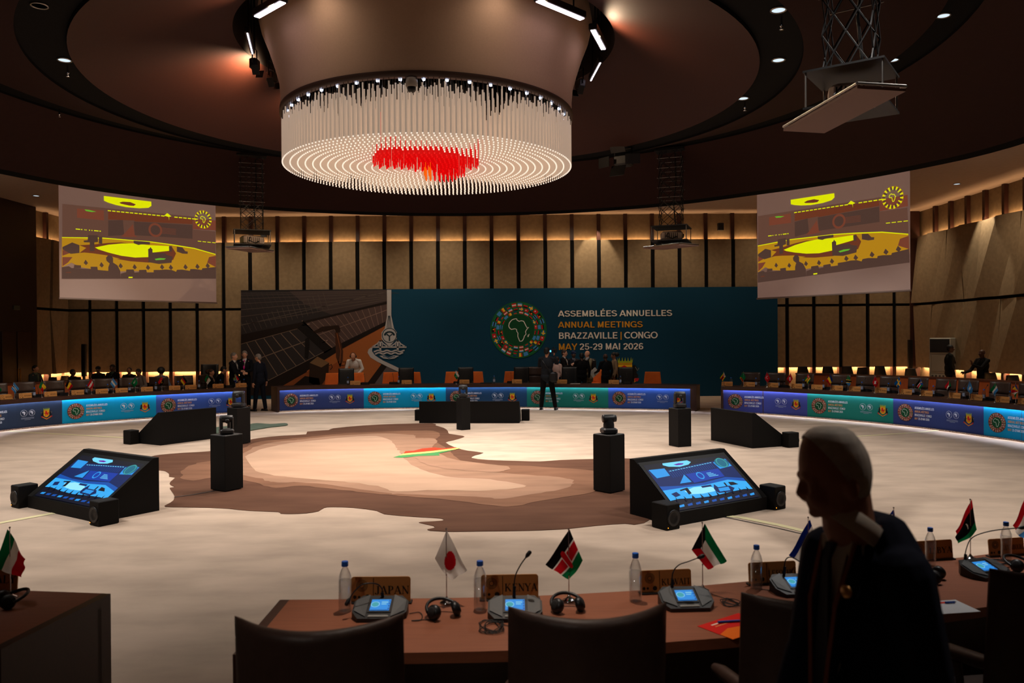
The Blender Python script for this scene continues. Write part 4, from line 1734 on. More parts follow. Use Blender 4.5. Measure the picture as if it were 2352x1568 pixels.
for k in range(14):
    a = k / 13
    p0 = (900 + (1955 - 900) * a, 565 - 240 * a)
    p1 = (1250 + (1955 - 1250) * a, 885 - 345 * a)
    LN([p0, p1], .016, (126, 104, 96), 4)
LN([(1080, 720), (1955, 400)], .022, (126, 104, 96), 4)
LN([(860, 540), (1250, 885)], .03, (140, 116, 104), 5)
LN([(870, 600), (960, 580)], .03, (140, 116, 104), 5)
LN([(1120, 825), (1190, 790)], .03, (140, 116, 104), 5)
A5([(75, 740), (820, 575), (870, 545), (1400, 430), (1955, 290), (1955, 325), (1400, 450), (900, 570), (800, 640), (75, 835)], PH_D, 5)
A5([(1955, 540), (1250, 885), (1150, 940), (430, 1310), (560, 1400), (900, 1200), (1380, 900), (1955, 590)], (26, 19, 17), 5)
A5([(800, 640), (900, 560), (1250, 900), (1150, 960), (1130, 930)], (22, 18, 18), 5)
# excavator with its arm and shadow
A5([(1060, 650), (1120, 615), (1330, 595), (1355, 640), (1350, 690), (1300, 690), (1280, 650), (1120, 680), (1050, 700), (1000, 680)], (40, 26, 20), 6)
A5([(1285, 690), (1330, 690), (1390, 930), (1385, 1060), (1350, 1140), (1300, 1010)], (66, 38, 24), 6)
LN([(1310, 700), (1360, 930), (1345, 1090)], .03, (120, 70, 40), 7)
A5([(900, 780), (950, 740), (960, 850), (940, 1030), (895, 1020)], (22, 18, 18), 6)
A5([(960, 1080), (1060, 1000), (1210, 1080), (1110, 1140)], (110, 84, 58), 6)
A5([(960, 1080), (1110, 1140), (1210, 1080), (1200, 1240), (1090, 1400), (950, 1330)], (40, 26, 18), 6)
A5([(750, 1370), (900, 1250), (1080, 1280), (1100, 1400), (760, 1400)], (22, 16, 14), 6)
A5([(1220, 1130), (1330, 1060), (1440, 1150), (1330, 1230), (1220, 1200)], (128, 66, 32), 6)
LN([(1210, 1120), (1240, 1100), (1250, 1140), (1225, 1170)], .03, (30, 20, 16), 7)
LN([(1390, 1070), (1420, 1065), (1415, 1110), (1340, 1120)], .025, (30, 20, 16), 7)
art.build('printed_photograph', bd)
art = Art(lambda x, z, l: (x, BY - l, z), .0015)
# grey river and tower drawing
GR = (166, 164, 166)
A5([(1953, 142), (2010, 142), (2010, 480), (2045, 640), (2080, 690), (2080, 770), (2050, 800), (1990, 865), (1975, 865), (1905, 800), (1885, 770), (1885, 690), (1925, 640), (1955, 480)], GR, 7)
for dx_ in (-22, -8, 8, 22):
    LN([(1982 + dx_ * .45, 475), (1982 + dx_ * 1.25, 632)], .018, (30, 50, 60), 8)
art.ring(*C5([(1986, 728)])[0], .235, .262, (30, 50, 60), 8, 26)
for a_ in range(9):
    an = PI * (a_ + .5) / 9
    c_ = C5([(1986 + 58 * math.cos(an), 728 - 45 * math.sin(an))])[0]
    art.disc(c_[0], c_[1], .045, (30, 50, 60), 8, 8, .03)
LN([(1986, 800), (1986, 740), (1950, 712)], .05, (30, 50, 60), 8)
LN([(1986, 740), (2022, 712)], .04, (30, 50, 60), 8)
LN([(1760, 878), (2205, 878)], .05, GR, 8)
for sx_ in (1868, 2092):
    LN([(sx_, 790), (sx_, 925)], .07, GR, 8)
    for d_ in (-1, 1):
        LN([(sx_, 792), (sx_ + d_ * 40, 836), (sx_ + d_ * 100, 874)], .04, GR, 8)
        LN([(sx_ + d_ * 28, 830), (sx_ + d_ * 28, 876)], .03, GR, 8)
for k, (x0, x1, y) in enumerate(((1785, 2180, 928), (1800, 2162, 958))):
    LN([(x0 + (x1 - x0) * i / 32, y + 9 * math.cos(i / 32 * 2 * PI * 3.5)) for i in range(33)], .05, GR, 8)
A5([(1855, 990), (1920, 985), (1980, 1010), (2040, 985), (2110, 990), (2050, 1025), (1980, 1032), (1910, 1025)], GR, 8)
LN([(1900, 1002), (1945, 1003), (1982, 1022), (2020, 1003), (2060, 1002)], .03, (20, 68, 96), 9)
A5([(1745, 885), (1768, 885), (1762, 930), (1800, 985), (1900, 1050), (2030, 1110), (2165, 1175), (2110, 1200), (1980, 1140), (1830, 1065), (1740, 1010), (1705, 950), (1715, 910)], GR, 7)
art.build('river_drawing', bd)
art = Art(lambda x, z, l: (x, BY - l, z), .0015)
# emblem and words
lc = BP(1191, 757.5)
flag_logo(art, lc[0], lc[1], 65 / 1829 * BY, True)
art.build('flag_emblem', bd)
art = Art(lambda x, z, l: (x, BY - l, z), .0015)
for s_, x0, x1, yb, yt, c in (('ASSEMBLÉES ANNUELLES', 1283, 1543, 727, 711.5, W_),
                              ('ANNUAL MEETINGS', 1283, 1475.5, 752.5, 737.5, (206, 146, 40)),
                              ('BRAZZAVILLE', 1283.5, 1418, 778, 762.5, W_), ('CONGO', 1435, 1509.5, 777, 761.5, W_),
                              ('MAY', 1283.5, 1325, 803.5, 788.5, (206, 146, 40)), ('25-29 MAI 2026', 1332, 1477, 803, 787.5, W_)):
    (a0, z0), (a1, z1) = BP(x0, yb), BP(x1, yt)
    art.text(s_, a0, a1, z0, z1, c, 3, .02)
art.line([BP(1426.5, 762), BP(1426.5, 780)], .04, (206, 146, 40), 3)
art.build('lettering', bd)
art = Art(lambda x, z, l: (x, BY - l, z), .0015)
ec = BP(1436, 852)
emblem(art, ec[0], ec[1], .98, 3)
art.rect(BP(1455, 872)[0], BP(1455, 873)[1], BP(1460, 872)[0], BP(1455, 869)[1], (190, 20, 24), 3)
art.build('coat_of_arms', bd)


# ================================================================ DESKS
DESK_H = .72


class Desk:
    """a curved desk: front polyline in plan, swept outward"""

    def __init__(self, pts, depth=.73):
        q = smooth_poly([(p.x, p.y) for p in pts], 8, 0, 1, closed=False)
        self.p = [Vector(a) for a in q]
        self.depth = depth
        n = len(self.p)
        self.n = []
        for i in range(n):
            d = (self.p[min(i + 1, n - 1)] - self.p[max(i - 1, 0)]).normalized()
            nn = Vector((-d.y, d.x))
            if nn.dot(self.p[i] - Vector((C0.x, C0.y))) < 0:
                nn = -nn
            self.n.append(nn)
        self.s = [0.0]
        for i in range(1, n):
            self.s.append(self.s[-1] + (self.p[i] - self.p[i - 1]).length)
        self.L = self.s[-1]

    def at(self, s, off=0.0):
        n = len(self.p)
        i = 0
        while i < n - 2 and self.s[i + 1] < s:
            i += 1
        k = (s - self.s[i]) / (self.s[i + 1] - self.s[i])
        a = self.p[i].lerp(self.p[i + 1], k)
        nn = self.n[i].lerp(self.n[i + 1], k).normalized()
        return a + nn * off, nn

    def find(self, px, off, z=DESK_H):
        """arc length where the curve (pushed out by off) is seen in pixel column px"""
        best, bs = 1e9, 0
        for i in range(401):
            s = self.L * i / 400
            a, _ = self.at(s, off)
            d = Vector((a.x, a.y, z)) - CP
            c = CR.transposed() @ d
            x = 1176 + FPX * c.x / -c.z
            if abs(x - px) < best:
                best, bs = abs(x - px), s
        return bs

    def sweep(self, m, prof, mi=0, s0=0.0, s1=None, step=.25, caps=True):
        s1 = self.L if s1 is None else s1
        n = max(2, int((s1 - s0) / step))
        k = len(prof)
        vs = []
        for i in range(n + 1):
            s = s0 + (s1 - s0) * i / n
            for off, z in prof:
                a, _ = self.at(s, off)
                vs.append((a.x, a.y, z))
        fs = []
        for i in range(n):
            for j in range(k):
                jj = (j + 1) % k
                fs.append((i * k + j, i * k + jj, (i + 1) * k + jj, (i + 1) * k + j))
        m.add(vs, fs, mi)
        if caps:
            m.add(vs, [tuple(range(k)), tuple(range(n * k, n * k + k))], mi)


def box_prof(o0, o1, z0, z1):
    return [(o0, z0), (o0, z1), (o1, z1), (o1, z0)]


def build_desk(dk, label, panels=None, s0=None, s1=None, glow=True, topmat=None):
    """panels: list of (pixel x0, pixel x1, colour)"""
    mid, _ = dk.at(dk.L / 2)
    t = thing('conference_desk', label, 'desk', (mid.x, mid.y, 0), 0, 'curved desks round the carpet')
    m = MB()
    dk.sweep(m, [(0, .625), (0, DESK_H), (dk.depth, DESK_H), (dk.depth, .67), (.02, .67), (.02, .625)], 0, .05, dk.L - .05)
    m.build('desktop', topmat or M_DWOOD, t, True)
    m = MB()
    dk.sweep(m, box_prof(.08, .11, 0, .67), 0)
    m.build('front_panel', M_DWOOD, t, True)
    for e in (0, 1):
        m = MB()
        sa, sb = (0, .05) if e == 0 else (dk.L - .05, dk.L)
        dk.sweep(m, box_prof(0, dk.depth, 0, DESK_H), 0, sa, sb)
        m.build('end_panel', M_DWOOD, t, True)
    if panels:
        for x0, x1, col, gcol in panels:
            a = dk.find(x0, .04) if x0 > -500 else 0.06
            b = dk.find(x1, .04) if x1 < 2800 else dk.L - .06
            if a > b:
                a, b = b, a
            W = b - a

            def fn(x, z, l, a=a, b=b):
                p, nn = dk.at(a + x, .076 - l)
                return (p.x, p.y, z)
            # direction: the text must run left to right as seen from the hall
            pa, na = dk.at(a)
            pb, _ = dk.at(b)
            flip = (pb - pa).cross(na) < 0   # a -> b runs right to left
            if flip:
                f0 = fn
                fn = (lambda g, W: (lambda x, z, l: g(W - x, z, l)))(f0, W)
            A = Art(fn, .0014, seg=.22)
            Z0, Z1 = .022, .665
            A.rect(0, Z0, W, Z1, col, 0)
            A.build('banner_panel', t)
            A = Art(fn, .0034, seg=.22)
            u = lambda v: v * 2.36
            wide = W > 2.2
            bx_ = W - 2.36 if (x0 < 0) else 0.0
            r = .20
            c1 = bx_ + u(.135)
            zc = .325
            if c1 > r:
                flag_logo(A, c1, zc, r, False)
                A.build('flag_emblem', t)
            A = Art(fn, .0034, seg=.22)
            lh = .079
            o_ = (206, 146, 84) if sum(col) < 330 else (186, 140, 90)
            for k, (txt, e0, e1, cc_) in enumerate((('ASSEMBLÉES ANNUELLES', .238, .452, None), ('ANNUAL MEETINGS', .238, .395, o_), ('BRAZZAVILLE', .238, .352, None),
                                                    ('MAY', .238, .272, o_))):
                zb = .425 - lh * k
                if bx_ + u(e0) > 0:
                    A.text(txt, bx_ + u(e0), bx_ + u(e1), zb, zb + .050, cc_ or (226, 230, 236), 2, .02)
            A.text('CONGO', bx_ + u(.368), bx_ + u(.425), .425 - lh * 2, .425 - lh * 2 + .050, (226, 230, 236), 2, .02)
            A.text('25-29 MAI 2026', bx_ + u(.279), bx_ + u(.40), .425 - lh * 3, .425 - lh * 3 + .050, (226, 230, 236), 2, .02)
            A.rect(bx_ + u(.359), .425 - lh * 2 - .01, bx_ + u(.361), .425 - lh * 2 + .055, o_, 2)
            A.build('lettering', t)
            A = Art(fn, .0034, seg=.22)
            bank_logos(A, bx_ + u(.658), .375, .082)
            for k in range(3):
                A.rect(bx_ + u(.655) - .15 + .02 * k * (k > 1) * 2, .26 - .022 * k, bx_ + u(.655) + .15 - .02 * k * (k > 1) * 2, .267 - .022 * k, (150, 160, 180), 2)
            A.build('bank_emblems', t)
            A = Art(fn, .0034, seg=.22)
            emblem(A, bx_ + u(.84), .335, .27)
            A.build('coat_of_arms', t)
        a = dk.find(panels[0][0], .04) if panels[0][0] > -500 else .06
        b = dk.find(panels[-1][1], .04) if panels[-1][1] < 2800 else dk.L - .06
        a, b = min(a, b), max(a, b)
        m = MB()
        dk.sweep(m, box_prof(.046, .070, .6675, .6685), 0, a, b)
        m.build('light_strip', emit('strip_led', (214, 226, 255), 80.0), t, True)
        m = MB()
        dk.sweep(m, box_prof(.026, .070, .0270, .0278), 0, a, b)
        m.build('foot_light_strip', emit('foot_led', (255, 236, 215), 5.0), t, True)
        m = MB()
        dk.sweep(m, box_prof(.022, .074, .028, .040), 0, a, b)
        m.build('foot_rail', M_DWOOD, t, True)
    return t


dkL = Desk([U(-170, 1030), U(-80, 1008), U(0, 992), U(145, 977), U(250, 968.5), U(343, 962), U(460, 954), U(567, 948)])
dkC = Desk([U(637, 947), U(700, 944), U(836, 940.5), U(960, 938.5), U(1100, 937.5), U(1210, 937.5), U(1397, 940.3), U(1500, 942), U(1600, 944.5)])
dkR = Desk([U(1656, 948), U(1750, 952), U(1856, 960), U(1950, 967.5), U(2054, 977.5), U(2150, 989), U(2260, 1004.5), U(2352, 1018), U(2480, 1046), U(2560, 1070)])
build_desk(dkL, 'curved dark desk at far left with navy, cyan and blue banners', [(-160, 145, (38, 50, 70), 0), (145, 359, (0, 140, 180), 0), (359, 563, (50, 76, 140), 0)])
build_desk(dkC, 'dark head desk under the backdrop with five coloured banners', [(643, 836, (46, 60, 108), 0), (836, 1024, (0, 140, 178), 0), (1024, 1210, (26, 60, 92), 0),
                                                                      (1210, 1396, (22, 112, 98), 0), (1396, 1584, (46, 78, 146), 0)])
build_desk(dkR, 'curved dark desk at far right with violet, green, navy and cyan banners', [(1661, 1852, (58, 66, 134), 0), (1852, 2050, (22, 112, 98), 0), (2050, 2255, (42, 54, 104), 0),
                                                                       (2255, 2470, (0, 134, 178), 0)])
dkF = Desk([U(643, 1377, .72), U(800, 1375.5, .72), U(945, 1374, .72), U(1100, 1371.5, .72), U(1242, 1367.5, .72), U(1443, 1357, .72), U(1580, 1347, .72), U(1718, 1334.6, .72), U(1836, 1323.5, .72),
            U(2020, 1303, .72), U(2229, 1277, .72), U(2352, 1262, .72), U(2600, 1232, .72)])
dkI = Desk([U(-350, 1340, .72), U(-120, 1350, .72), U(40, 1355, .72), U(254, 1363, .72)], .78)
build_desk(dkF, 'near brown wooden desk with the JAPAN, KENYA and KUWAIT name plates', topmat=M_TOPWOOD)
build_desk(dkI, 'brown wooden desk corner at bottom left with an Italian table flag', topmat=M_TOPWOOD)
# second row of tall wooden desk fronts behind the delegates' chairs
row2R = Desk([U(1828, 922), U(1900, 926), U(2000, 932), U(2100, 938), U(2200, 946), U(2300, 957), U(2380, 968)], .4)
row2L = Desk([U(-60, 964), U(0, 957), U(100, 949), U(200, 943), U(270, 940)], .4)
M_CAPW = mat('rail_wood', (84, 40, 22), .5)
for dk, lb in ((row2L, 'orange-brown wooden desk front behind the chairs at far left'), (row2R, 'orange-brown wooden desk front behind the chairs at far right')):
    mid, _ = dk.at(dk.L / 2)
    t = thing('back_row_desk', lb, 'desk', (mid.x, mid.y, 0), 0, 'second row desks')
    m = MB()
    dk.sweep(m, box_prof(0, .04, 0, .87), 0)
    m.build('front_panel', M_ORWOOD, t, True)
    m = MB()
    dk.sweep(m, box_prof(-.03, dk.depth, .87, .91), 0)
    m.build('desktop', M_CAPW, t, True)
    m = MB()
    for e in (0, 1):
        dk.sweep(m, box_prof(.04, dk.depth - .02, 0, .87), 0, *((0, .04) if e == 0 else (dk.L - .04, dk.L)))
    m.build('end_panel', M_ORWOOD, t, True)
# ================================================================ THINGS ON THE DESKS
_cache = {}


def cached(key, fn):
    if key not in _cache:
        _cache[key] = fn()
    return _cache[key]


def _pole():
    m = MB()
    m.tube([(0, 0, .012), (0, 0, .415)], [.0032, .0026], 8)
    m.ell((0, 0, .42), .006)
    m.lathe([(.0045, .155), (.0055, .16), (.0045, .165)], n=8)
    return m.mesh('pole', M_CHROME)


def _base():
    m = MB()
    m.lathe([(.040, 0), (.041, .004), (.034, .010), (.018, .016), (.012, .024), (.007, .030), (.005, .036)], n=24)
    return m.mesh('base', M_CHROME)


def cloth_mat(c):
    nm = 'cloth_%d_%d_%d' % c
    if nm in MATS:
        return MATS[nm]
    m = bpy.data.materials.new(nm)
    m.use_nodes = True
    nt = m.node_tree
    nt.nodes.clear()
    o = nt.nodes.new('ShaderNodeOutputMaterial')
    mx = nt.nodes.new('ShaderNodeMixShader')
    d = nt.nodes.new('ShaderNodeBsdfDiffuse')
    t = nt.nodes.new('ShaderNodeBsdfTranslucent')
    for q in (d, t):
        q.inputs[0].default_value = (*srgb(c), 1)
    mx.inputs[0].default_value = .5
    nt.links.new(d.outputs[0], mx.inputs[1])
    nt.links.new(t.outputs[0], mx.inputs[2])
    nt.links.new(mx.outputs[0], o.inputs[0])
    MATS[nm] = m
    return m


def _cloth(name, d, fine, corners=None):
    """cloth hung from the pole top; d = side (+1 right, -1 left) the fly falls to"""
    f = FLAGS[name]
    N = (54, 40) if fine else (18, 14)
    if corners is None:
        corners = ((0, .41), (.105 * d, .245), (-.062 * d, .255), (.018 * d, .125))   # hoist top, fly top, hoist foot, fly foot
    A, B, Cc, D = [Vector((c[0], c[1])) for c in corners]
    cols = []
    m = MB()

    def pt(u, v):
        p = A * (1 - u) * (1 - v) + B * u * (1 - v) + Cc * (1 - u) * v + D * u * v
        y = .016 * math.sin(5.5 * u + 2.2 * v) * (.3 + .7 * max(u, v)) + .012 * math.sin(9 * v - 3 * u) * u
        sag = .010 * math.sin(PI * u) + .008 * math.sin(PI * v)
        return (p.x - abs(p.x) * .04, y, p.y - sag * .4)

    def mf(u, v):
        c = f(min(u, .999), min(v, .999))
        if c not in cols:
            cols.append(c)
        return cols.index(c)
    m.grid(pt, N[0], N[1], mfn=mf)
    return m.mesh('flag_cloth', [cloth_mat(c) for c in cols])


def table_flag(name, x, y, z, rz, d=1, label=None, fine=False, corners=None, sc=1.0, group='table flags on the far desks'):
    nm = name.replace('_', ' ')
    t = thing('table_flag', label or '%s table flag on a chrome stand on the far desk' % nm, 'flag', (x, y, z), rz, group)
    part(cached('pole', _pole), 'pole', t)
    part(cached('base', _base), 'base', t)
    me = _cloth(name, d, fine, corners)
    part(me, 'flag_cloth', t)
    if sc != 1:
        t.scale = (sc, sc, sc)
    return t


def _bottle(fine):
    n = 24 if fine else 10
    m = MB()
    prof = [(.028, 0), (.031, .004)]
    for k in range(6):
        z = .012 + k * .016
        prof += [(.032, z), (.0305, z + .008)]
    prof += [(.032, .115), (.032, .150), (.030, .165), (.024, .185), (.016, .203), (.0125, .210), (.0125, .222)]
    m.lathe(prof, n=n)
    return m.mesh('bottle_body', M_CLEAR)


def _water(fine):
    m = MB()
    m.lathe([(0, .004), (.027, .004), (.029, .02), (.029, .150), (0, .150)], n=16 if fine else 8)
    return m.mesh('water', M_WATER)


def _water_mat():
    m = bpy.data.materials.new('water')
    m.use_nodes = True
    nt = m.node_tree
    nt.nodes.clear()
    o = nt.nodes.new('ShaderNodeOutputMaterial')
    mx = nt.nodes.new('ShaderNodeMixShader')
    t = nt.nodes.new('ShaderNodeBsdfTransparent')
    t.inputs[0].default_value = (0.93, 0.94, 0.95, 1)
    g = nt.nodes.new('ShaderNodeBsdfGlossy')
    g.inputs['Roughness'].default_value = 0.08
    mx.inputs[0].default_value = .10
    nt.links.new(t.outputs[0], mx.inputs[1])
    nt.links.new(g.outputs[0], mx.inputs[2])
    nt.links.new(mx.outputs[0], o.inputs[0])
    return m


M_WATER = _water_mat()


def _cap():
    m = MB()
    m.lathe([(.0155, .216), (.0165, .218), (.0165, .236), (.015, .240)], n=16)
    return m.mesh('cap', M_CAP)


def _blabel():
    m = MB()
    m.lathe([(.0324, .055), (.0324, .125)], n=20, smooth=True)
    return m.mesh('bottle_label', mat('bottle_label', (150, 162, 190), .5, alpha=None))


def bottle(x, y, z, label, fine=False, sc=1.0, group='water bottles on the far desks'):
    t = thing('water_bottle', label, 'bottle', (x, y, z), 0, group)
    part(cached(('bb', fine), lambda: _bottle(fine)), 'bottle_body', t)
    part(cached('cap', _cap), 'cap', t)
    part(cached(('wt', fine), lambda: _water(fine)), 'water', t)
    if not fine:
        part(cached('bl', _blabel), 'bottle_label', t)
    if sc != 1:
        t.scale = (sc, sc, sc)
    return t


# ---- serif capitals built from strokes, unit em high
def serif_text(art_fn, s, x0, x1, yb, yt, m, lift=.0015):
    TH, TN = .155, .055
    G = {}

    def arc(cx, cy, rx, ry, a0, a1, thick_side=1, n=14):
        pts = []
        for i in range(n + 1):
            a = a0 + (a1 - a0) * i / n
            w = TN + (TH - TN) * abs(math.cos(a)) ** 1.5
            c, s_ = math.cos(a), math.sin(a)
            pts.append(((cx + (rx - w / 2) * c, cy + (ry - TN / 2) * s_), w))
        return ('arc', pts)

    def L(x0, y0, x1, y1, w):
        return ('line', (x0, y0, x1, y1, w))

    def S(x, y, w=.30):
        return ('line', (x - w / 2, y, x + w / 2, y, TN * .9))
    G['A'] = ([L(.10, .03, .40, 1, TN), L(.40, 1, .70, .03, TH), L(.22, .36, .60, .36, TN), S(.10, .03, .24), S(.70, .03, .30)], .82)
    G['B'] = ([L(.20, 0, .20, 1, TH), arc(.34, .76, .28, .245, -PI / 2, PI / 2), arc(.34, .27, .34, .275, -PI / 2, PI / 2), S(.18, .97), S(.18, .03), L(.2, .52, .36, .52, TN),
               L(.2, .97, .36, .97, TN), L(.2, .03, .36, .03, TN)], .76)
    G['E'] = ([L(.20, 0, .20, 1, TH), L(.10, .97, .66, .97, TN), L(.10, .03, .68, .03, TN), L(.2, .52, .52, .52, TN), L(.65, .97, .65, .80, TN), L(.67, .03, .67, .22, TN), L(.52, .42, .52, .62, TN)], .76)
    G['H'] = ([L(.20, 0, .20, 1, TH), L(.70, 0, .70, 1, TH), L(.2, .52, .7, .52, TN), S(.2, .97), S(.2, .03), S(.7, .97), S(.7, .03)], .92)
    G['I'] = ([L(.20, 0, .20, 1, TH), S(.2, .97), S(.2, .03)], .42)
    G['J'] = ([L(.32, .15, .32, 1, TH), arc(.18, .16, .215, .19, -PI, 0), S(.32, .97)], .52)
    G['K'] = ([L(.20, 0, .20, 1, TH), S(.2, .97), S(.2, .03), L(.24, .42, .66, .97, TN), L(.38, .58, .76, .03, TH), S(.66, .97, .26), S(.76, .03, .28)], .92)
    G['L'] = ([L(.20, 0, .20, 1, TH), S(.2, .97), L(.06, .03, .64, .03, TN), L(.63, .03, .63, .26, TN)], .70)
    G['N'] = ([L(.18, .03, .18, .97, TN), L(.16, .97, .70, .03, TH), L(.72, .0, .72, .97, TN), S(.14, .97, .26), S(.18, .03, .26), S(.72, .97, .26)], .88)
    G['O'] = ([arc(.42, .5, .38, .52, 0, 2 * PI, n=28)], .84)
    G['P'] = ([L(.20, 0, .20, 1, TH), arc(.34, .73, .30, .27, -PI / 2, PI / 2), L(.2, .46, .36, .46, TN), L(.2, .97, .36, .97, TN), S(.18, .97), S(.2, .03, .34)], .70)
    G['S'] = ([arc(.33, .75, .24, .26, PI * .15, PI * 1.45), arc(.33, .26, .26, .28, -PI * .85, PI * .48), L(.54, .97, .54, .78, TN), L(.10, .03, .10, .24, TN), L(.22, .58, .48, .44, TH)], .66)
    G['T'] = ([L(.36, 0, .36, 1, TH), L(.06, .97, .66, .97, TN), L(.07, .97, .07, .78, TN), L(.65, .97, .65, .78, TN), S(.36, .03)], .72)
    G['U'] = ([L(.18, .3, .18, 1, TH), L(.70, .3, .70, 1, TN), arc(.42, .32, .31, .34, PI, 2 * PI), S(.18, .97), S(.70, .97, .26)], .86)
    G['W'] = ([L(.10, .97, .34, .03, TH), L(.34, .03, .52, .9, TN), L(.50, .97, .76, .03, TH), L(.76, .03, .98, .97, TN), S(.10, .97, .26), S(.98, .97, .22), S(.5, .97, .2)], 1.06)
    G['Y'] = ([L(.36, 0, .36, .46, TH), L(.08, .97, .36, .44, TH), L(.36, .44, .66, .97, TN), S(.08, .97, .26), S(.66, .97, .26), S(.36, .03)], .74)
    G['X'] = ([L(.10, .97, .66, .03, TH), L(.12, .03, .62, .97, TN), S(.1, .97, .26), S(.66, .03, .26), S(.12, .03, .22), S(.62, .97, .22)], .76)
    G['M'] = ([L(.16, .03, .16, .97, TN), L(.16, .97, .46, .06, TH), L(.46, .06, .76, .97, TN), L(.80, 0, .80, 1, TH), S(.14, .97, .2), S(.16, .03, .26), S(.8, .97, .24), S(.8, .03, .28)], .98)
    G['R'] = ([L(.20, 0, .20, 1, TH), arc(.34, .74, .29, .26, -PI / 2, PI / 2), L(.2, .48, .36, .48, TN), L(.2, .97, .36, .97, TN), L(.38, .5, .70, .03, TH), S(.18, .97), S(.2, .03), S(.72, .03, .22)], .82)
    G['G'] = ([arc(.42, .5, .38, .52, PI * .25, PI * 1.75, n=24), L(.66, .08, .66, .42, TH), S(.64, .44, .28), L(.70, .97, .70, .74, TN)], .86)
    W = sum(G[c][1] for c in s)
    kx = (x1 - x0) / W
    ky = yt - yb
    a = Art(art_fn, lift)
    cx = x0
    for c in s:
        for kind, d in G[c][0]:
            if kind == 'line':
                ax, ay, bx2, by2, w = d
                a.line([(cx + ax * kx, yb + ay * ky), (cx + bx2 * kx, yb + by2 * ky)], w * (kx if abs(bx2 - ax) < abs(by2 - ay) else ky), m)
            else:
                pts = d
                vs = []
                for i, ((px, py), w) in enumerate(pts):
                    q0 = pts[max(i - 1, 0)][0]
                    q1 = pts[min(i + 1, len(pts) - 1)][0]
                    t = Vector((q1[0] - q0[0], q1[1] - q0[1])).normalized()
                    nx, ny = -t.y * w / 2, t.x * w / 2
                    vs.append(art_fn(cx + (px + nx) * kx, yb + (py + ny) * ky, lift))
                    vs.append(art_fn(cx + (px - nx) * kx, yb + (py - ny) * ky, lift))
                a.mb.add(vs, [(2 * i, 2 * i + 1, 2 * i + 3, 2 * i + 2) for i in range(len(pts) - 1)], a.mi(m))
        cx += G[c][1] * kx
    return a


def _plate_board():
    m = MB()
    # slightly leaning plate with rounded upper corners
    w, h, r, t = .15, .125, .014, .006
    pts = [(-w, 0), (w, 0)]
    for i in range(5):
        a = PI / 2 * i / 4
        pts.append((w - r + r * math.cos(a), h - r + r * math.sin(a)))
    for i in range(5):
        a = PI / 2 + PI / 2 * i / 4
        pts.append((-w + r + r * math.cos(a), h - r + r * math.sin(a)))
    n = len(pts)
    lean = .10
    f = [(x, z * lean - t / 2, z + .004) for x, z in pts]
    b = [(x, z * lean + t / 2, z + .004) for x, z in pts]
    m.add(f + b, [tuple(range(n)), tuple(range(2 * n - 1, n - 1, -1))] + [(i, n + i, n + (i + 1) % n, (i + 1) % n) for i in range(n)])
    return m.mesh('plate_board', M_PLATE)


def _plate_foot():
    m = MB()
    m.rbox((0, .004, .004), (.316, .05, .008), .002)
    return m.mesh('foot', M_BLKPL)


def name_plate(word, x, y, z, rz, label, serif=False, bars=0, group='gold name plates on the far desks'):
    t = thing('name_plate', label, 'name plate', (x, y, z), rz, group)
    part(cached('pb', _plate_board), 'plate_board', t)
    part(cached('pf', _plate_foot), 'foot', t)
    fn = lambda a, b, l: (a, b * .10 - .0035 - l, b + .004)
    if serif:
        A = serif_text(fn, word, -.028, .145, .040, .080 if len(word) < 6 else .076, M_INK)
        A.line([(-.037, .006), (-.037, .119)], .003, M_INK)
        A.ring(-.095, .082, .010, .013, M_INK, 1, 24)
        A.ring(-.095, .082, .026, .029, mat('plate_shade', (120, 84, 44), .5), 1, 24)
        for k in range(20):
            a = 2 * PI * k / 20
            A.ring(-.095, .082, .015, .024, mat('plate_shade', (120, 84, 44), .5), 1, 2, a, a + .18)
        A.disc(-.130, .026, .009, M_INK, 1, 12)
        A.disc(-.108, .026, .007, M_INK, 1, 12)
        A.disc(-.066, .026, .013, M_INK, 1, 14)
        A.build('engraved_name', t, False)
    else:
        A = Art(fn, .0012)
        A.ring(-.095, .082, .020, .027, mat('plate_shade', (120, 84, 44), .5), 1, 14)
        A.disc(-.066, .024, .012, M_INK, 1, 10)
        A.disc(-.118, .024, .008, M_INK, 1, 8)
        if word:
            w = min(.165, .026 * len(word))
            A.text(word, .058 - w / 2, .058 + w / 2, .045, .075, M_INK, 1, .01)
        else:
            A.rect(-.02, .052, .135, .058, M_INK, 1)
            A.rect(-.02, .068, .135, .070, M_INK, 1)
        A.build('engraved_name', t, False)
    return t


def _unit_body():
    m = MB()
    # wedge conference unit: eight-sided footprint, sloping top
    b = [(-.135, -.04), (-.10, -.095), (.10, -.095), (.135, -.04), (.135, .04), (.10, .085), (-.10, .085), (-.135, .04)]
    zb = [.012, .010, .010, .012, .030, .052, .052, .030]
    n = 8
    m.add([(x, y, 0) for x, y in b] + [(x, y, .018 + (y + .095) * .30) for x, y in b], [tuple(range(7, -1, -1)), tuple(range(8, 16))] + [(i, (i + 1) % n, n + (i + 1) % n, n + i) for i in range(n)])
    return m.mesh('unit_body', M_BLKPL)


def _unit_side(s):
    m = MB()
    m.add([(s * .062, -.085, .026), (s * .125, -.04, .040), (s * .125, .04, .064), (s * .062, .078, .080)], [(0, 1, 2, 3)])
    m.add([(s * .062, -.085, .018), (s * .125, -.04, .034), (s * .125, .04, .058), (s * .062, .078, .070)], [(3, 2, 1, 0)])
    return m.mesh('side_wing', mat('grey_plastic', (74, 76, 78), .45))


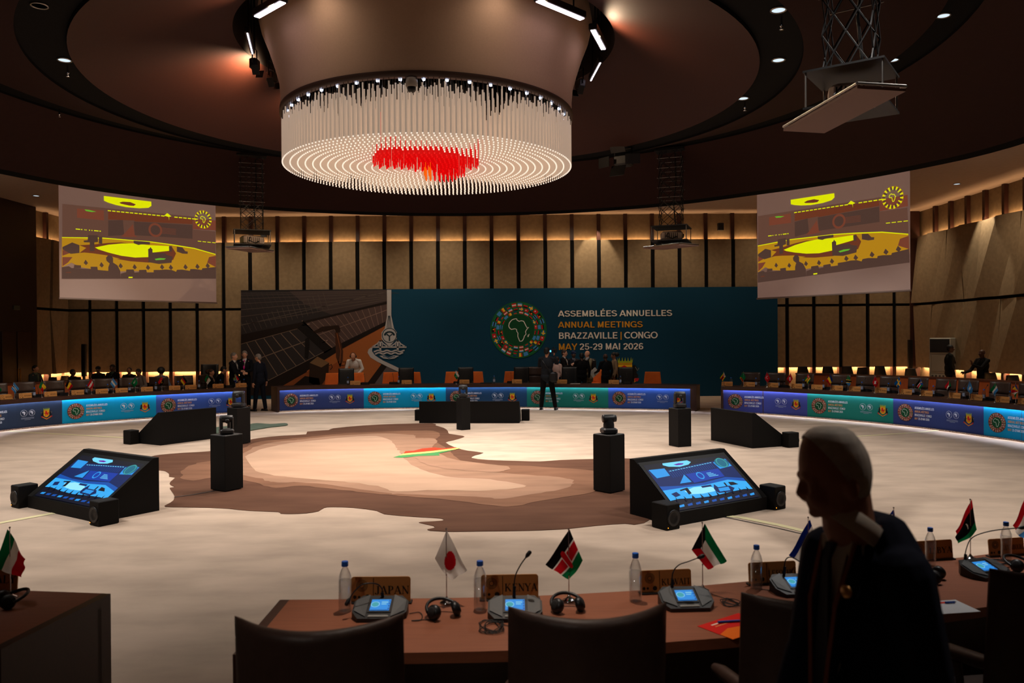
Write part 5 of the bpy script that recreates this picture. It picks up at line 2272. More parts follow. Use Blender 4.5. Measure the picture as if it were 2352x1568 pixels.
def _unit_screen():
    A = Art(lambda x, y, l: (x, y, .0205 + (y + .095) * .30 + l + .002), .0008)
    A.rect(-.058, -.052, .058, .052, M_BLKPL, 0)
    A.rect(-.048, -.042, .048, .044, emit('touch_blue', (30, 140, 225), .9), 2)
    A.disc(-.026, .004, .017, emit('touch_green', (60, 170, 180), .8), 3, 16)
    A.ring(-.026, .004, .019, .022, emit('touch_pale', (150, 220, 235), .9), 3, 18)
    A.rect(.004, .018, .036, .024, emit('touch_pale', (150, 220, 235), .9), 3)
    A.rect(.004, .004, .030, .009, emit('touch_pale', (150, 220, 235), .9), 3)
    A.rect(-.046, -.040, .046, -.036, emit('touch_deep', (20, 80, 170), .7), 3)
    for k in range(4):
        A.rect(.040, -.034 + k * .02, .046, -.022 + k * .02, emit('touch_deep', (20, 80, 170), .7), 3)
    return A.mb.mesh('touch_screen', A.mats)


def _unit_bar():
    m = MB()
    m.rbox((0, -.078, .024), (.10, .020, .008), .003)
    return m.mesh('talk_button', mat('pale_button', (150, 150, 145), .4))


def mic_unit(x, y, z, rz, label, neck=None, fine=True, group='conference microphone units'):
    t = thing('microphone_unit', label, 'microphone', (x, y, z), rz, group)
    part(cached('ub', _unit_body), 'unit_body', t)
    if fine:
        part(cached('us1', lambda: _unit_side(1)), 'side_wing', t)
        part(cached('us2', lambda: _unit_side(-1)), 'side_wing', t)
        part(cached('usc', _unit_screen), 'touch_screen', t)
        part(cached('ubt', _unit_bar), 'talk_button', t)
    neck = neck or [(0, .075, .07), (0, .08, .16), (.01, .05, .24), (.02, .0, .30)]
    m = MB()
    m.tube([neck[0], Vector(neck[0]) + (Vector(neck[1]) - Vector(neck[0])) * .6], .008, 8)
    q = smooth_neck(neck)
    m.tube(q, .0032, 6)
    m.build('gooseneck', M_BLKMET, t)
    m = MB()
    d = (Vector(q[-1]) - Vector(q[-3])).normalized()
    m.tube([Vector(q[-1]) - d * .005, Vector(q[-1]) + d * .010, Vector(q[-1]) + d * .030, Vector(q[-1]) + d * .036], [.005, .011, .0105, .005], 10)
    m.build('microphone_head', M_BLKPL, t)
    return t


def smooth_neck(pts, n=6):
    out = []
    P = [Vector(p) for p in pts]
    for i in range(len(P) - 1):
        p0, p1, p2, p3 = P[max(i - 1, 0)], P[i], P[i + 1], P[min(i + 2, len(P) - 1)]
        for k in range(n):
            t = k / n
            out.append(.5 * ((2 * p1) + (-p0 + p2) * t + (2 * p0 - 5 * p1 + 4 * p2 - p3) * t * t + (-p0 + 3 * p1 - 3 * p2 + p3) * t ** 3))
    out.append(P[-1])
    return out


def headphones(x, y, z, rz, label, sc=1.0, group='headphones on the near desks'):
    t = thing('headphones', label, 'headphones', (x, y, z), rz, group)
    m = MB()
    pts = []
    for i in range(17):
        a = PI * i / 16
        pts.append((.082 * math.cos(a), .02 + .085 * math.sin(a), .034 + .030 * math.sin(a)))
    m.tube(pts, .0085, 8)
    m.build('headband', M_BLKPL, t)
    for s in (-1, 1):
        m = MB()
        R = Matrix.Rotation(s * 1.2, 3, 'Z') @ Matrix.Rotation(PI / 2 - .35, 3, 'X')
        m.lathe([(.012, -.020), (.034, -.018), (.038, -.004), (.036, .010), (.024, .016)], (s * .060, .0, .036), 16, M=R)
        cup = m.build('ear_cup', M_BLKPL, t)
        m = MB()
        m.lathe([(.020, .012), (.026, .018), (.018, .021), (0, .022)], (s * .060, .0, .036), 16, M=R)
        m.build('ear_pad', mat('foam', (40, 38, 38), .9), cup)
    return t


def cable_tangle(pts, name, label, r=.0022, cat='cable'):
    m = MB()
    m.tube(smooth_neck(pts, 5), r, 6)
    return tag(m.build(name, M_CORD), label, cat)


# ---------------- far desks
def on_desk(dk, px, off):
    s = dk.find(px, off)
    a, nn = dk.at(s, off)
    return a, math.atan2(-nn.x, nn.y), s     # local +Y outward, so local -Y faces the hall


FLAT = DESK_H + .001
# flags: country, pixel column, side the cloth falls
far = [(dkL, 'left', [('Brazil', -6, 1), ('Botswana', 34, 1), ('Benin', 96, 1), ('Belgium', 156.5, 1), ('Austria', 210, -1), ('Argentina', 259, 1), ('Saudi_Arabia', 312, -1),
                      ('Angola', 372, -1), ('Germany', 421, 1), ('Algeria', 476, 1), ('South_Africa', 540.7, 1)],
        [('BRÉSIL', 15.6), ('BOTSWANA', 58), ('BÉNIN', 117.7), ('BELGIQUE', 180), ('AUTRICHE', 235), ('ARGENTINE', 280), ('ARABIE SAOUDITE', 337), ('ANGOLA', 401),
         ('ALLEMAGNE', 437.8), ('ALGÉRIE', 501), ('AFRIQUE DU SUD', 553.7)],
        [79.6, 103, 200, 248, 298, 357.8, 409, 457, 507, 566]),
       (dkR, 'right', [('Zimbabwe', 1663, -1), ('Zambia', 1707, -1), ('Turkey', 1761, 1), ('Tunisia', 1816, -1), ('Togo', 1858, -1), ('Chad', 1907.6, -1), ('Tanzania', 1948, 1),
                       ('Switzerland', 2008.8, 1), ('Sweden', 2065, -1), ('South_Sudan', 2113, -1), ('Sudan', 2178.5, -1), ('Somalia', 2226.7, 1), ('Sierra_Leone', 2285, -1), ('Seychelles', 2334, -1)],
        [('ZIMBABWE', 1669), ('ZAMBIE', 1721), ('TÜRKIYE', 1775), ('TUNISIE', 1831), ('TOGO', 1875), ('TCHAD', 1922), ('TANZANIE', 1963), ('SUISSE', 2023.8), ('SUÈDE', 2080), ('SOUDAN DU SUD', 2128),
         ('SOUDAN', 2193.5), ('SOMALIE', 2242.5), ('SIERRA LEONE', 2303.4), ('SEYCHELLES', 2352)],
        [1679, 1736, 1789, 1846, 1890.6, 1934, 1980, 2040, 2098, 2145, 2215, 2260.7, 2320])]
for dk, side, fls, pls, bts in far:
    pls = [(w, px) for w, px in pls]
    k = 0
    for nm, px, d in fls:
        a, rz, s = on_desk(dk, px, .09)
        table_flag(nm, a.x, a.y, FLAT, rz + random.uniform(-.15, .15), d)
    for w, px in pls:
        a, rz, s = on_desk(dk, px, .16)
        name_plate(w, a.x, a.y, FLAT, rz, 'gold %s name plate on the far %s desk' % (w, side))
    nearest = lambda px: min(pls, key=lambda q: abs(q[1] - px))[0]
    for px in bts:
        a, rz, s = on_desk(dk, px, .30)
        w = nearest(px)
        bottle(a.x, a.y, FLAT, 'blue-capped water bottle %s the %s name plate on the far desk' % ('right of' if px > dict(pls)[w] else 'left of', w))
    for i, (w, px) in enumerate(pls):
        if (w in ('BRÉSIL', 'ZIMBABWE', 'SEYCHELLES', 'ZAMBIE')):
            continue
        a, rz, s = on_desk(dk, px + 26, .46)
        mic_unit(a.x, a.y, FLAT, rz + PI, 'black microphone unit behind the %s name plate' % w, fine=False, group='microphone units on the far desks')
# head desk
CL = ['first name plate from the left on the head desk', 'second name plate from the left on the head desk', 'name plate beside the green and white flag on the head desk',
      'name plate in front of the middle black chair, left of the cameraman', 'name plate on the head desk just right of the cameraman', 'name plate farthest right on the head desk']
CPX = [815, 935, 1066, 1188, 1292, 1410.5]
for lb, px in zip(CL, CPX):
    a, rz, s = on_desk(dkC, px, .16)
    name_plate('', a.x, a.y, FLAT, rz, 'gold ' + lb)
a, rz, s = on_desk(dkC, 1048, .12)
table_flag('Green_White', a.x, a.y, FLAT, rz, 1, 'only table flag on the head desk, white over green')
for px, lb in ((799.6, 'water bottle on the head desk by the first name plate from the left'), (916, 'water bottle on the head desk left of the second name plate'),
               (1135.5, 'water bottle alone near the middle of the head desk'), (1275.5, 'water bottle with yellowish contents right of the cameraman'),
               (1424, 'water bottle right of the last name plate on the head desk')):
    a, rz, s = on_desk(dkC, px, .26)
    bottle(a.x, a.y, FLAT, lb, group='water bottles on the head desk')
for px, lb in ((838, 'microphone unit in front of the first black chair'), (905, 'microphone unit in front of the second black chair'), (1052, 'microphone unit by the green and white flag'),
               (1175, 'microphone unit left of the cameraman'), (1302, 'microphone unit right of the cameraman'), (1440, 'microphone unit in front of the last black chair')):
    a, rz, s = on_desk(dkC, px, .42)
    mic_unit(a.x, a.y, FLAT, rz + PI, lb + ' on the head desk', fine=False, group='microphone units on the head desk')
a, rz, s = on_desk(dkC, 1322, .30)
m = MB()
m.box((0, 0, .002), (.30, .21, .003))
o = m.build('paper_sheet', M_WHITE)
o.location = (a.x, a.y, FLAT)
o.rotation_euler = (0, 0, rz + .3)
tag(o, 'white sheet of paper on the head desk right of the cameraman', 'paper')
a, rz, s = on_desk(dkC, 1117, .40)
t = thing('laptop', 'thin dark laptop lying closed near the middle of the head desk', 'laptop', (a.x, a.y, FLAT), rz)
m = MB()
m.rbox((0, 0, .008), (.36, .25, .014), .005)
m.build('base', M_BLKPL, t)
m = MB()
m.rbox((0, 0, .019), (.36, .25, .007), .003)
m.build('lid', M_BLKMET, t)

# ---------------- near desks
ZN = .72 + .001


def near(px, py):
    return U(px, py, ZN)


def px_corners(pole_px, pts, Z):
    """flag corners seen in the photo, in metres around the stand's foot"""
    k = Z / FPX
    return [((x - pole_px[0]) * k, (pole_px[1] - y) * k) for x, y in pts]


NG = 'table flags on the near desks'
for nm, base, pts, lb in (
        ('Italy', (24, 1372), None, 'Italian green white red table flag on the desk at bottom left'),
        ('Japan', (1026, 1384), ((1027, 1216), (1076, 1308), (1000, 1283), (1037, 1334)), 'Japanese table flag, white with red disc, on the near desk'),
        ('Kenya', (1307, 1379), ((1309, 1214), (1255, 1294), (1341, 1288), (1307, 1332)), 'Kenyan table flag, black red and green, on the near desk'),
        ('Kuwait', (1614, 1356), ((1620, 1201), (1671, 1287), (1591, 1263), (1628, 1309)), 'Kuwaiti table flag, green white red and black, on the near desk'),
        ('Lesotho', (1857, 1328), ((1861, 1192), (1812, 1273), (1880, 1240), (1851, 1300)), 'Lesotho table flag, blue white green, beside the walking man'),
        ('Liberia', (2053, 1300), ((2054, 1168), (2030, 1200), (2062, 1215), (2040, 1240)), 'table flag mostly hidden behind the walking man\'s shoulder'),
        ('Libya', (2229, 1283), ((2233, 1146), (2194, 1218), (2247, 1217), (2203, 1249)), 'Libyan table flag, red black green, right of the walking man'),
        ('Luxembourg', (2362, 1262), ((2363, 1130), (2325, 1205), (2385, 1200), (2350, 1240)), 'red white and blue table flag cut by the right picture edge')):
    p = near(*base)
    sc = .40 if nm else 1
    cs = None
    Hh = {'Italy': 163, 'Japan': 172, 'Kenya': 166, 'Kuwait': 158, 'Lesotho': 142, 'Liberia': 136, 'Libya': 138, 'Luxembourg': 134}[nm]
    S_ = (Hh / FPX * p.y) / .425
    if pts:
        cs = [(x / S_, y / S_) for x, y in px_corners(base, pts, p.y)]
    else:
        cs = [(x / S_, y / S_) for x, y in px_corners(base, ((19, 1214), (64, 1282), (-14, 1297), (48, 1327)), p.y)]
    table_flag(nm, p.x, p.y, ZN, 0, 1, lb, True, cs, S_, NG)
for w, x0, x1, yb, lb in (('ITALY', -92, 42, 1358, 'gold ITALY name plate at bottom left, cut by the picture edge'), ('JAPAN', 806, 943, 1384, 'gold JAPAN name plate on the near desk'),
                          ('KENYA', 1105, 1237, 1377, 'gold KENYA name plate on the near desk'), ('KUWAIT', 1470, 1590, 1361, 'gold KUWAIT name plate on the near desk'),
                          ('LESOTHO', 1718, 1832, 1340, 'gold LESOTHO name plate left of the walking man'), ('LIBYA', 2092, 2194, 1286, 'gold LIBYA name plate right of the walking man'),
                          ('LUXEMBOURG', 2267, 2358, 1276, 'gold name plate at the right edge behind a bottle')):
    p = near((x0 + x1) / 2, yb)
    pa, pb = near(x0, yb), near(x1, yb)
    s = dkF.find((x0 + x1) / 2, .1) if w != 'ITALY' else dkI.L * .5
    _, nn = (dkF if w != 'ITALY' else dkI).at(s, .1)
    rz = math.atan2(nn.x, -nn.y) * .55
    t = name_plate(w, p.x, p.y, ZN, rz, lb, True, group='gold name plates on the near desks')
    k = ((x1 - x0) / FPX * p.y / .30) / math.cos(rz)
    t.scale = (k, k, k)
for px, py, h, lb in ((793, 1402, 114, 'water bottle left of the JAPAN name plate'), (1103, 1399, 112, 'water bottle left of the KENYA name plate'), (1460, 1380, 111, 'water bottle left of the KUWAIT name plate'),
                      (1738, 1351, 100, 'water bottle left of the LESOTHO name plate'), (2137, 1299, 88, 'water bottle beside the LIBYA name plate'), (2311, 1286, 88, 'water bottle near the right edge in front of a name plate')):
    p = near(px, py)
    sc = h / FPX * p.y / .24
    bottle(p.x, p.y, ZN, 'blue-capped ' + lb, True, sc, 'water bottles on the near desk')
for px, py, rz, nk, lb in ((874, 1413, 0, [(-.0, .07, .065), (-.005, .075, .11), (-.03, .045, .145), (-.09, .02, .15), (-.13, .0, .12), (-.15, -.02, .09)], 'microphone unit with lit screen in front of the JAPAN plate'),
                           (1183, 1413, 0, [(-.005, .07, .065), (.0, .08, .16), (.025, .08, .22), (.06, .08, .27)], 'microphone unit in front of the KENYA plate behind a chair'),
                           (1575, 1390, .05, [(-.05, .08, .065), (-.045, .085, .14), (-.02, .06, .19), (.03, .04, .215), (.075, .03, .235)], 'microphone unit with blue screen in front of the KUWAIT plate'),
                           (1830, 1358, .10, [(-.04, .07, .065), (-.03, .07, .15), (.0, .05, .17), (.06, .03, .13), (.10, .0, .09)], 'microphone unit with blue screen left of the walking man'),
                           (2262, 1320, .30, [(-.07, .07, .065), (-.05, .08, .13), (.02, .10, .19), (.12, .06, .23), (.26, .0, .25)], 'microphone unit with a long bent gooseneck at right')):
    p = near(px, py)
    mic_unit(p.x, p.y, ZN, rz, lb, nk, group='microphone units on the near desk')
for px, py, rz, lb in ((1022, 1418, .5, 'black headphones between the Japanese flag and the chairs'), (1306, 1405, .2, 'black headphones in front of the Kenyan flag'),
                       (12, 1392, -.8, 'black headphones at the foot of the Italian flag'), (2152, 1334, .9, 'black headphones partly hidden right of the walking man'), (2352, 1310, .4, 'black headphones at the right picture edge')):
    p = near(px, py)
    headphones(p.x, p.y, ZN, rz, lb)
rr = random.Random(5)


def tangle(c, rx, ry, n):
    p = near(*c)
    out = []
    for i in range(n):
        a = i * 1.9 + rr.uniform(-.4, .4)
        f = rr.uniform(.45, 1)
        out.append((p.x + rx * f * math.cos(a), p.y + ry * f * math.sin(a), ZN + .003 + .004 * (i % 3)))
    return out


cable_tangle(tangle((1132, 1440), .085, .10, 22), 'headphone_cable', 'tangled black cable on the desk left of the second chair')
cable_tangle([tuple(near(*q)[:2]) + (ZN + .003,) for q in ((940, 1410), (962, 1407), (970, 1415), (965, 1425), (945, 1426), (985, 1424), (1000, 1430))], 'headphone_cable', 'thin looped black cable beside the JAPAN microphone unit')
cable_tangle(tangle((1680, 1385), .06, .08, 14) + [tuple(near(1625, 1362)[:2]) + (ZN + .003,)], 'headphone_cable', 'tangled black cable right of the Kuwaiti flag')
cable_tangle(tangle((2290, 1292), .12, .06, 18), 'headphone_cable', 'tangled black cable under the bottle at the right edge')
cable_tangle([tuple(near(*q)[:2]) + (ZN + .003,) for q in ((1745, 1353), (1770, 1356), (1790, 1350), (1810, 1348))], 'headphone_cable', 'short black cable in front of the LESOTHO plate')


def leaflet(px, py, rz, w, h, base, shapes, label, name='leaflet'):
    p = near(px, py)
    A = Art(lambda x, y, l: (x, y, l + .0015), .0006)
    A.rect(-w / 2, -h / 2, w / 2, h / 2, base, 0)
    for s, c in shapes:
        A.poly([(x * w / 2, y * h / 2) for x, y in s], c, 1)
    A.mb.box((0, 0, .0006), (w, h, .0012))
    o = A.build(name, None, False)
    o.location = (p.x, p.y, ZN)
    o.rotation_euler = (0, 0, rz)
    return tag(o, label, 'leaflet')


leaflet(1690, 1437, .62, .30, .21, (214, 30, 22), [([(-1, -1), (1, -1), (1, 0), (.2, -.2), (-.4, .0), (-1, -.3)], (236, 110, 20)), ([(-.6, -1), (1, -1), (1, -.5), (.2, -.45)], (246, 200, 40)),
                                              ([(-.6, .62), (.1, .62), (.1, .72), (-.6, .72)], (240, 220, 200)), ([(-.6, .42), (.4, .42), (.4, .48), (-.6, .48)], (240, 160, 90))],
        'red and yellow leaflet with a blue pen on it, near the third chair')
p = near(1676, 1430)
t = thing('pen', 'blue pen lying on the red and yellow leaflet', 'pen', (p.x, p.y, ZN + .008), .15)
m = MB()
m.tube([(-.06, 0, 0), (.05, 0, 0)], .0055)
m.build('barrel', mat('pen_blue', (30, 70, 170), .35), t)
m = MB()
m.tube([(.05, 0, 0), (.062, 0, 0)], [.005, .001])
m.build('tip', M_STEEL, t)
leaflet(2170, 1394, .15, .26, .18, (206, 210, 216), [([(-.2, .5), (.5, .5), (.5, .8), (-.2, .8)], (206, 70, 60))], 'white leaflet with a red mark right of the walking man')
p = near(2184, 1386)
t = thing('pen', 'short blue pen on the white leaflet at right', 'pen', (p.x, p.y, ZN + .008), .1)
m = MB()
m.tube([(-.03, 0, 0), (.02, 0, 0)], .005)
m.build('barrel', mat('pen_blue', (30, 70, 170), .35), t)
m = MB()
m.tube([(.02, 0, 0), (.03, 0, 0)], [.005, .001])
m.build('tip', M_STEEL, t)
# ================================================================ CHAIRS
def pad(m, w, z0, z1, th, bow=0.0, y0=0.0, lean=0.0, rise=0.0, taper=0.0, n=18, r=None, mi=0, sq=4.0):
    """an upholstered back: bowed in plan, leaning, rounded at the rims"""
    r = th / 2 if r is None else r
    h = z1 - z0
    ring = [(-1, 0.0), (-1, .25), (-1, .5), (-1, .8)] + [(-math.cos(PI * k / 8), 1.0 + (math.sin(PI * k / 8)) * (r / h) - r / h) for k in range(9)] + [(1, .8), (1, .5), (1, .25), (1, 0.0)]
    vs = []
    k = len(ring)
    for i in range(n + 1):
        u = -1 + 2 * i / n
        edge = max(0.0, 1 - abs(u) ** (sq * 4)) ** .5 if abs(u) < 1 else 0.02
        for t, v in ring:
            wz = w / 2 * (1 - taper * v)
            z = z0 + h * v + rise * (u * u) * v
            cx = u * wz
            y = y0 + bow * (1 - u * u) + lean * v + t * th / 2 * max(edge, .12)
            vs.append((cx, y, z))
    fs = []
    for i in range(n):
        for j in range(k):
            jj = (j + 1) % k
            fs.append((i * k + j, (i + 1) * k + j, (i + 1) * k + jj, i * k + jj))
    m.add(vs, fs, mi, True)
    m.add(vs, [tuple(range(k)), tuple(range(n * k + k - 1, n * k - 1, -1))], mi)


def seat_mesh(w, d, z, th, matl, name='seat'):
    m = MB()
    m.rbox((0, 0, z - th / 2), (w, d, th), th * .35)
    return m.mesh(name, matl)


def ped_mesh(z):
    m = MB()
    m.tube([(0, 0, .08), (0, 0, z)], .028, 10)
    for k in range(5):
        a = 2 * PI * k / 5
        m.tube([(0, 0, .09), (.28 * math.cos(a), .28 * math.sin(a), .06)], [.024, .016], 6)
        m.ell((.28 * math.cos(a), .28 * math.sin(a), .03), .03, nu=8, nv=6)
    return m.mesh('pedestal', M_BLKMET)


def arm_mesh(s, w, z, matl, y1=-.22):
    m = MB()
    m.tube([(s * w * .44, .16, z + .04), (s * w * .46, .10, z + .03), (s * w * .46, -.10, z), (s * w * .44, y1, z - .03)], [.022, .030, .030, .020], 10)
    m.tube([(s * w * .49, -.02, z - .02), (s * w * .44, -.02, .42)], .016, 8)
    return m.mesh('armrest', matl)


def leather_chair(kind):
    W, z1, bow = {'brown': (.52, 1.06, .07), 'near': (.60, 1.085, .17)}[kind]
    M_ = M_LEATH if kind == 'brown' else M_LEATHD
    m = MB()
    if kind == 'brown':
        pad(m, W, .80, z1, .09, bow, .20, .03, 0, 0, 14)
        m2 = MB()
        pad(m2, W * .99, .44, .81, .085, bow, .18, .02, 0, 0, 14)
        back = [('backrest', m.mesh('backrest', M_)), ('lumbar_cushion', m2.mesh('lumbar_cushion', M_))]
    else:
        pad(m, W, .42, z1, .075, bow, .12, .05, .0, 0, 24)
        back = [('backrest', m.mesh('backrest', M_))]
    return back + [('seat', seat_mesh(W * .92, .52, .49, .12, M_)), ('pedestal', ped_mesh(.38)), ('armrest', arm_mesh(1, W, .66, M_)), ('armrest', arm_mesh(-1, W, .66, M_))]


def exec_chair():
    m = MB()
    pad(m, .50, .50, 1.17, .09, .03, .22, .05, 0, .04, 14, r=.045)
    return [('backrest', m.mesh('backrest', M_BLEATH)), ('seat', seat_mesh(.50, .50, .50, .11, M_BLEATH)), ('pedestal', ped_mesh(.40)), ('armrest', arm_mesh(1, .5, .68, M_BLKPL)),
            ('armrest', arm_mesh(-1, .5, .68, M_BLKPL))]


def orange_chair():
    m = MB()
    pad(m, .60, .40, 1.00, .07, .04, .20, .06, 0, .22, 14, r=.02, sq=8)
    m2 = MB()
    m2.ell((0, .0, .50), (.26, .25, .07), nu=18, nv=8)
    L = []
    for sx in (-1, 1):
        for sy in (-1, 1):
            q = MB()
            q.tube([(sx * .20, sy * .18, .45), (sx * .24, sy * .22, 0)], [.016, .010], 8)
            L.append(('leg', q.mesh('leg', M_BLKMET)))
    return [('backrest', m.mesh('backrest', M_ORANGE)), ('seat', seat_mesh(.54, .50, .48, .08, M_ORANGE)), ('seat_cushion', m2.mesh('seat_cushion', M_ORANGE))] + L


def stack_chair():
    m = MB()
    pad(m, .44, .52, .90, .04, .03, .20, .04, 0, .35, 14, r=.02, sq=2)
    L = []
    for sx in (-1, 1):
        for sy in (-1, 1):
            q = MB()
            q.tube([(sx * .19, sy * .19, .45), (sx * .21, sy * .21, 0)], .012, 6)
            L.append(('leg', q.mesh('leg', M_BLKMET)))
    return [('backrest', m.mesh('backrest', M_BLKPL)), ('seat', seat_mesh(.44, .44, .46, .05, M_BLKPL))] + L


def put_chair(kind, x, y, rz, label, group, sc=1.0):
    parts = cached(('chair', kind), lambda: {'brown': lambda: leather_chair('brown'), 'near': lambda: leather_chair('near'), 'exec': exec_chair, 'orange': orange_chair, 'stack': stack_chair}[kind]())
    t = thing({'brown': 'leather_armchair', 'near': 'leather_armchair', 'exec': 'executive_chair', 'orange': 'orange_chair', 'stack': 'stacking_chair'}[kind], label, 'chair', (x, y, 0), rz, group)
    for nm, me in parts:
        part(me, nm, t)
    if sc != 1:
        t.scale = (sc,) * 3
    return t


def nearest_plate(px, pls):
    return min(pls, key=lambda q: abs(q[1] - px))[0]


LP, RP = far[0][3], far[1][3]
seen = set()
for dk, side, cs, pls in ((dkL, 'left', [4, 66, 133.5, 190, 242.5, 303, 428], LP), (dkR, 'right', [1721, 1778, 1840, 1922, 1978.5, 2033, 2096.5, 2159, 2207.5, 2279.5, 2345], RP)):
    for i, px in enumerate(cs):
        a, rz, s = on_desk(dk, px, 1.15)
        w = nearest_plate(px, pls)
        lb = 'brown leather armchair behind the far %s desk, nearest the %s name plate' % (side, w)
        if lb in seen:
            lb = 'brown leather armchair behind the far %s desk, second one by the %s plate' % (side, w)
        seen.add(lb)
        put_chair('brown', a.x, a.y, rz, lb, 'brown leather armchairs at the far %s desk' % side, 1.0)
for k, (px, off) in enumerate(((794, 1.3), (932.5, 1.3), (1068.5, 1.3), (1196.5, 1.3), (1304.5, 1.3), (1437, 1.3))):
    a, rz, s = on_desk(dkC, px, off)
    put_chair('exec', a.x, a.y, rz, 'black executive chair behind the head desk, number %s from the left' % ('one', 'two', 'three', 'four', 'five', 'six')[k], 'black executive chairs at the head desk')
a, rz, s = on_desk(dkC, 1228, 2.0)
put_chair('brown', a.x, a.y, rz, 'brown leather armchair behind the cameraman at the head desk', 'brown leather armchairs at the head desk', 1.08)
OC = [(767, 'left of the first black executive chair'), (819, 'right of the first black chair, where the man in white leans'), (898, 'left of the second black executive chair'),
      (948, 'right of the second black executive chair'), (1040, 'left of the third black chair by the green and white flag'), (1090, 'right of the third black executive chair'),
      (1174, 'left of the fourth black executive chair'), (1367, 'mostly hidden between the standing people'), (1497, 'standing alone at the right end of the head desk')]
for px, lb in OC:
    a, rz, s = on_desk(dkC, px, 2.02 if px != 1367 else 3.6)
    put_chair('orange', a.x, a.y, rz, 'orange upholstered chair ' + lb, 'orange chairs behind the head desk')
q0 = V(478, 838, 25.4)
put_chair('exec', q0.x, q0.y, .2, 'black executive chair behind the man leaning over near the left gap', 'black executive chairs beside the wall', 1.12)
for px, lb in ((109, 'leftmost black stacking chair at the left wall'), (138, 'black stacking chair at the left wall in front of the lit strip'), (165, 'third black stacking chair at the left wall'),):
    q = V(px, 870, 26.9 if 'front of' in lb else 26.1)
    put_chair('stack', q.x, q.y, -.15, lb, 'black stacking chairs at the back walls', 1.0)
for px, yy, lb in ((1852, 27.3, 'black stacking chair at the wall behind the TOGO plate, leftmost there'), (1910, 27.2, 'black stacking chair at the wall behind the TCHAD plate'), (1955, 27.2, 'black stacking chair at the wall behind the TANZANIE plate'),
                   (1991, 26.2, 'black stacking chair at the wall left of the SUISSE plate'), (2031, 27.2, 'black stacking chair at the wall behind the SUISSE plate'),
                   (2103, 25.0, 'black stacking chair at the wall left of the air conditioner'), (2290, 21.9, 'black stacking chair right of the gesturing man'), (2343, 20.4, 'black stacking chair at the right picture edge')):
    q = V(px, 870, yy)
    put_chair('stack', q.x, q.y, .1, lb, 'black stacking chairs at the back walls', 1.15)
# near chairs, seen from behind
for px, pw, Zc, lb in ((737, 380, 2.93, 'dark leather armchair at bottom left of the near desk, in front of the JAPAN plate'), (1341, 362, 3.05, 'dark leather armchair in front of the Kenyan flag'),
                       (1855, 350, 3.18, 'dark leather armchair mostly hidden behind the walking man'), (2400, 345, 3.35, 'dark leather armchair cut by the right picture edge')):
    p = V(px, 1400, Zc)
    rz = facing((p.x, Zc, 0), (C0.x * .4 + p.x * .6, C0.y, 0))
    put_chair('near', p.x, Zc + .13, rz, lb, 'dark leather armchairs at the near desk', pw / FPX * Zc / .60)


# ================================================================ FLOOR MONITORS, CAMERA STANDS, CAMERAS
def box_on_floor(name, t, m_, mats):
    return m_.build(name, mats, t, True)


M_MON = mat('black_board', (12, 10, 9), .7, spec=.2, noise=.06, nscale=20)


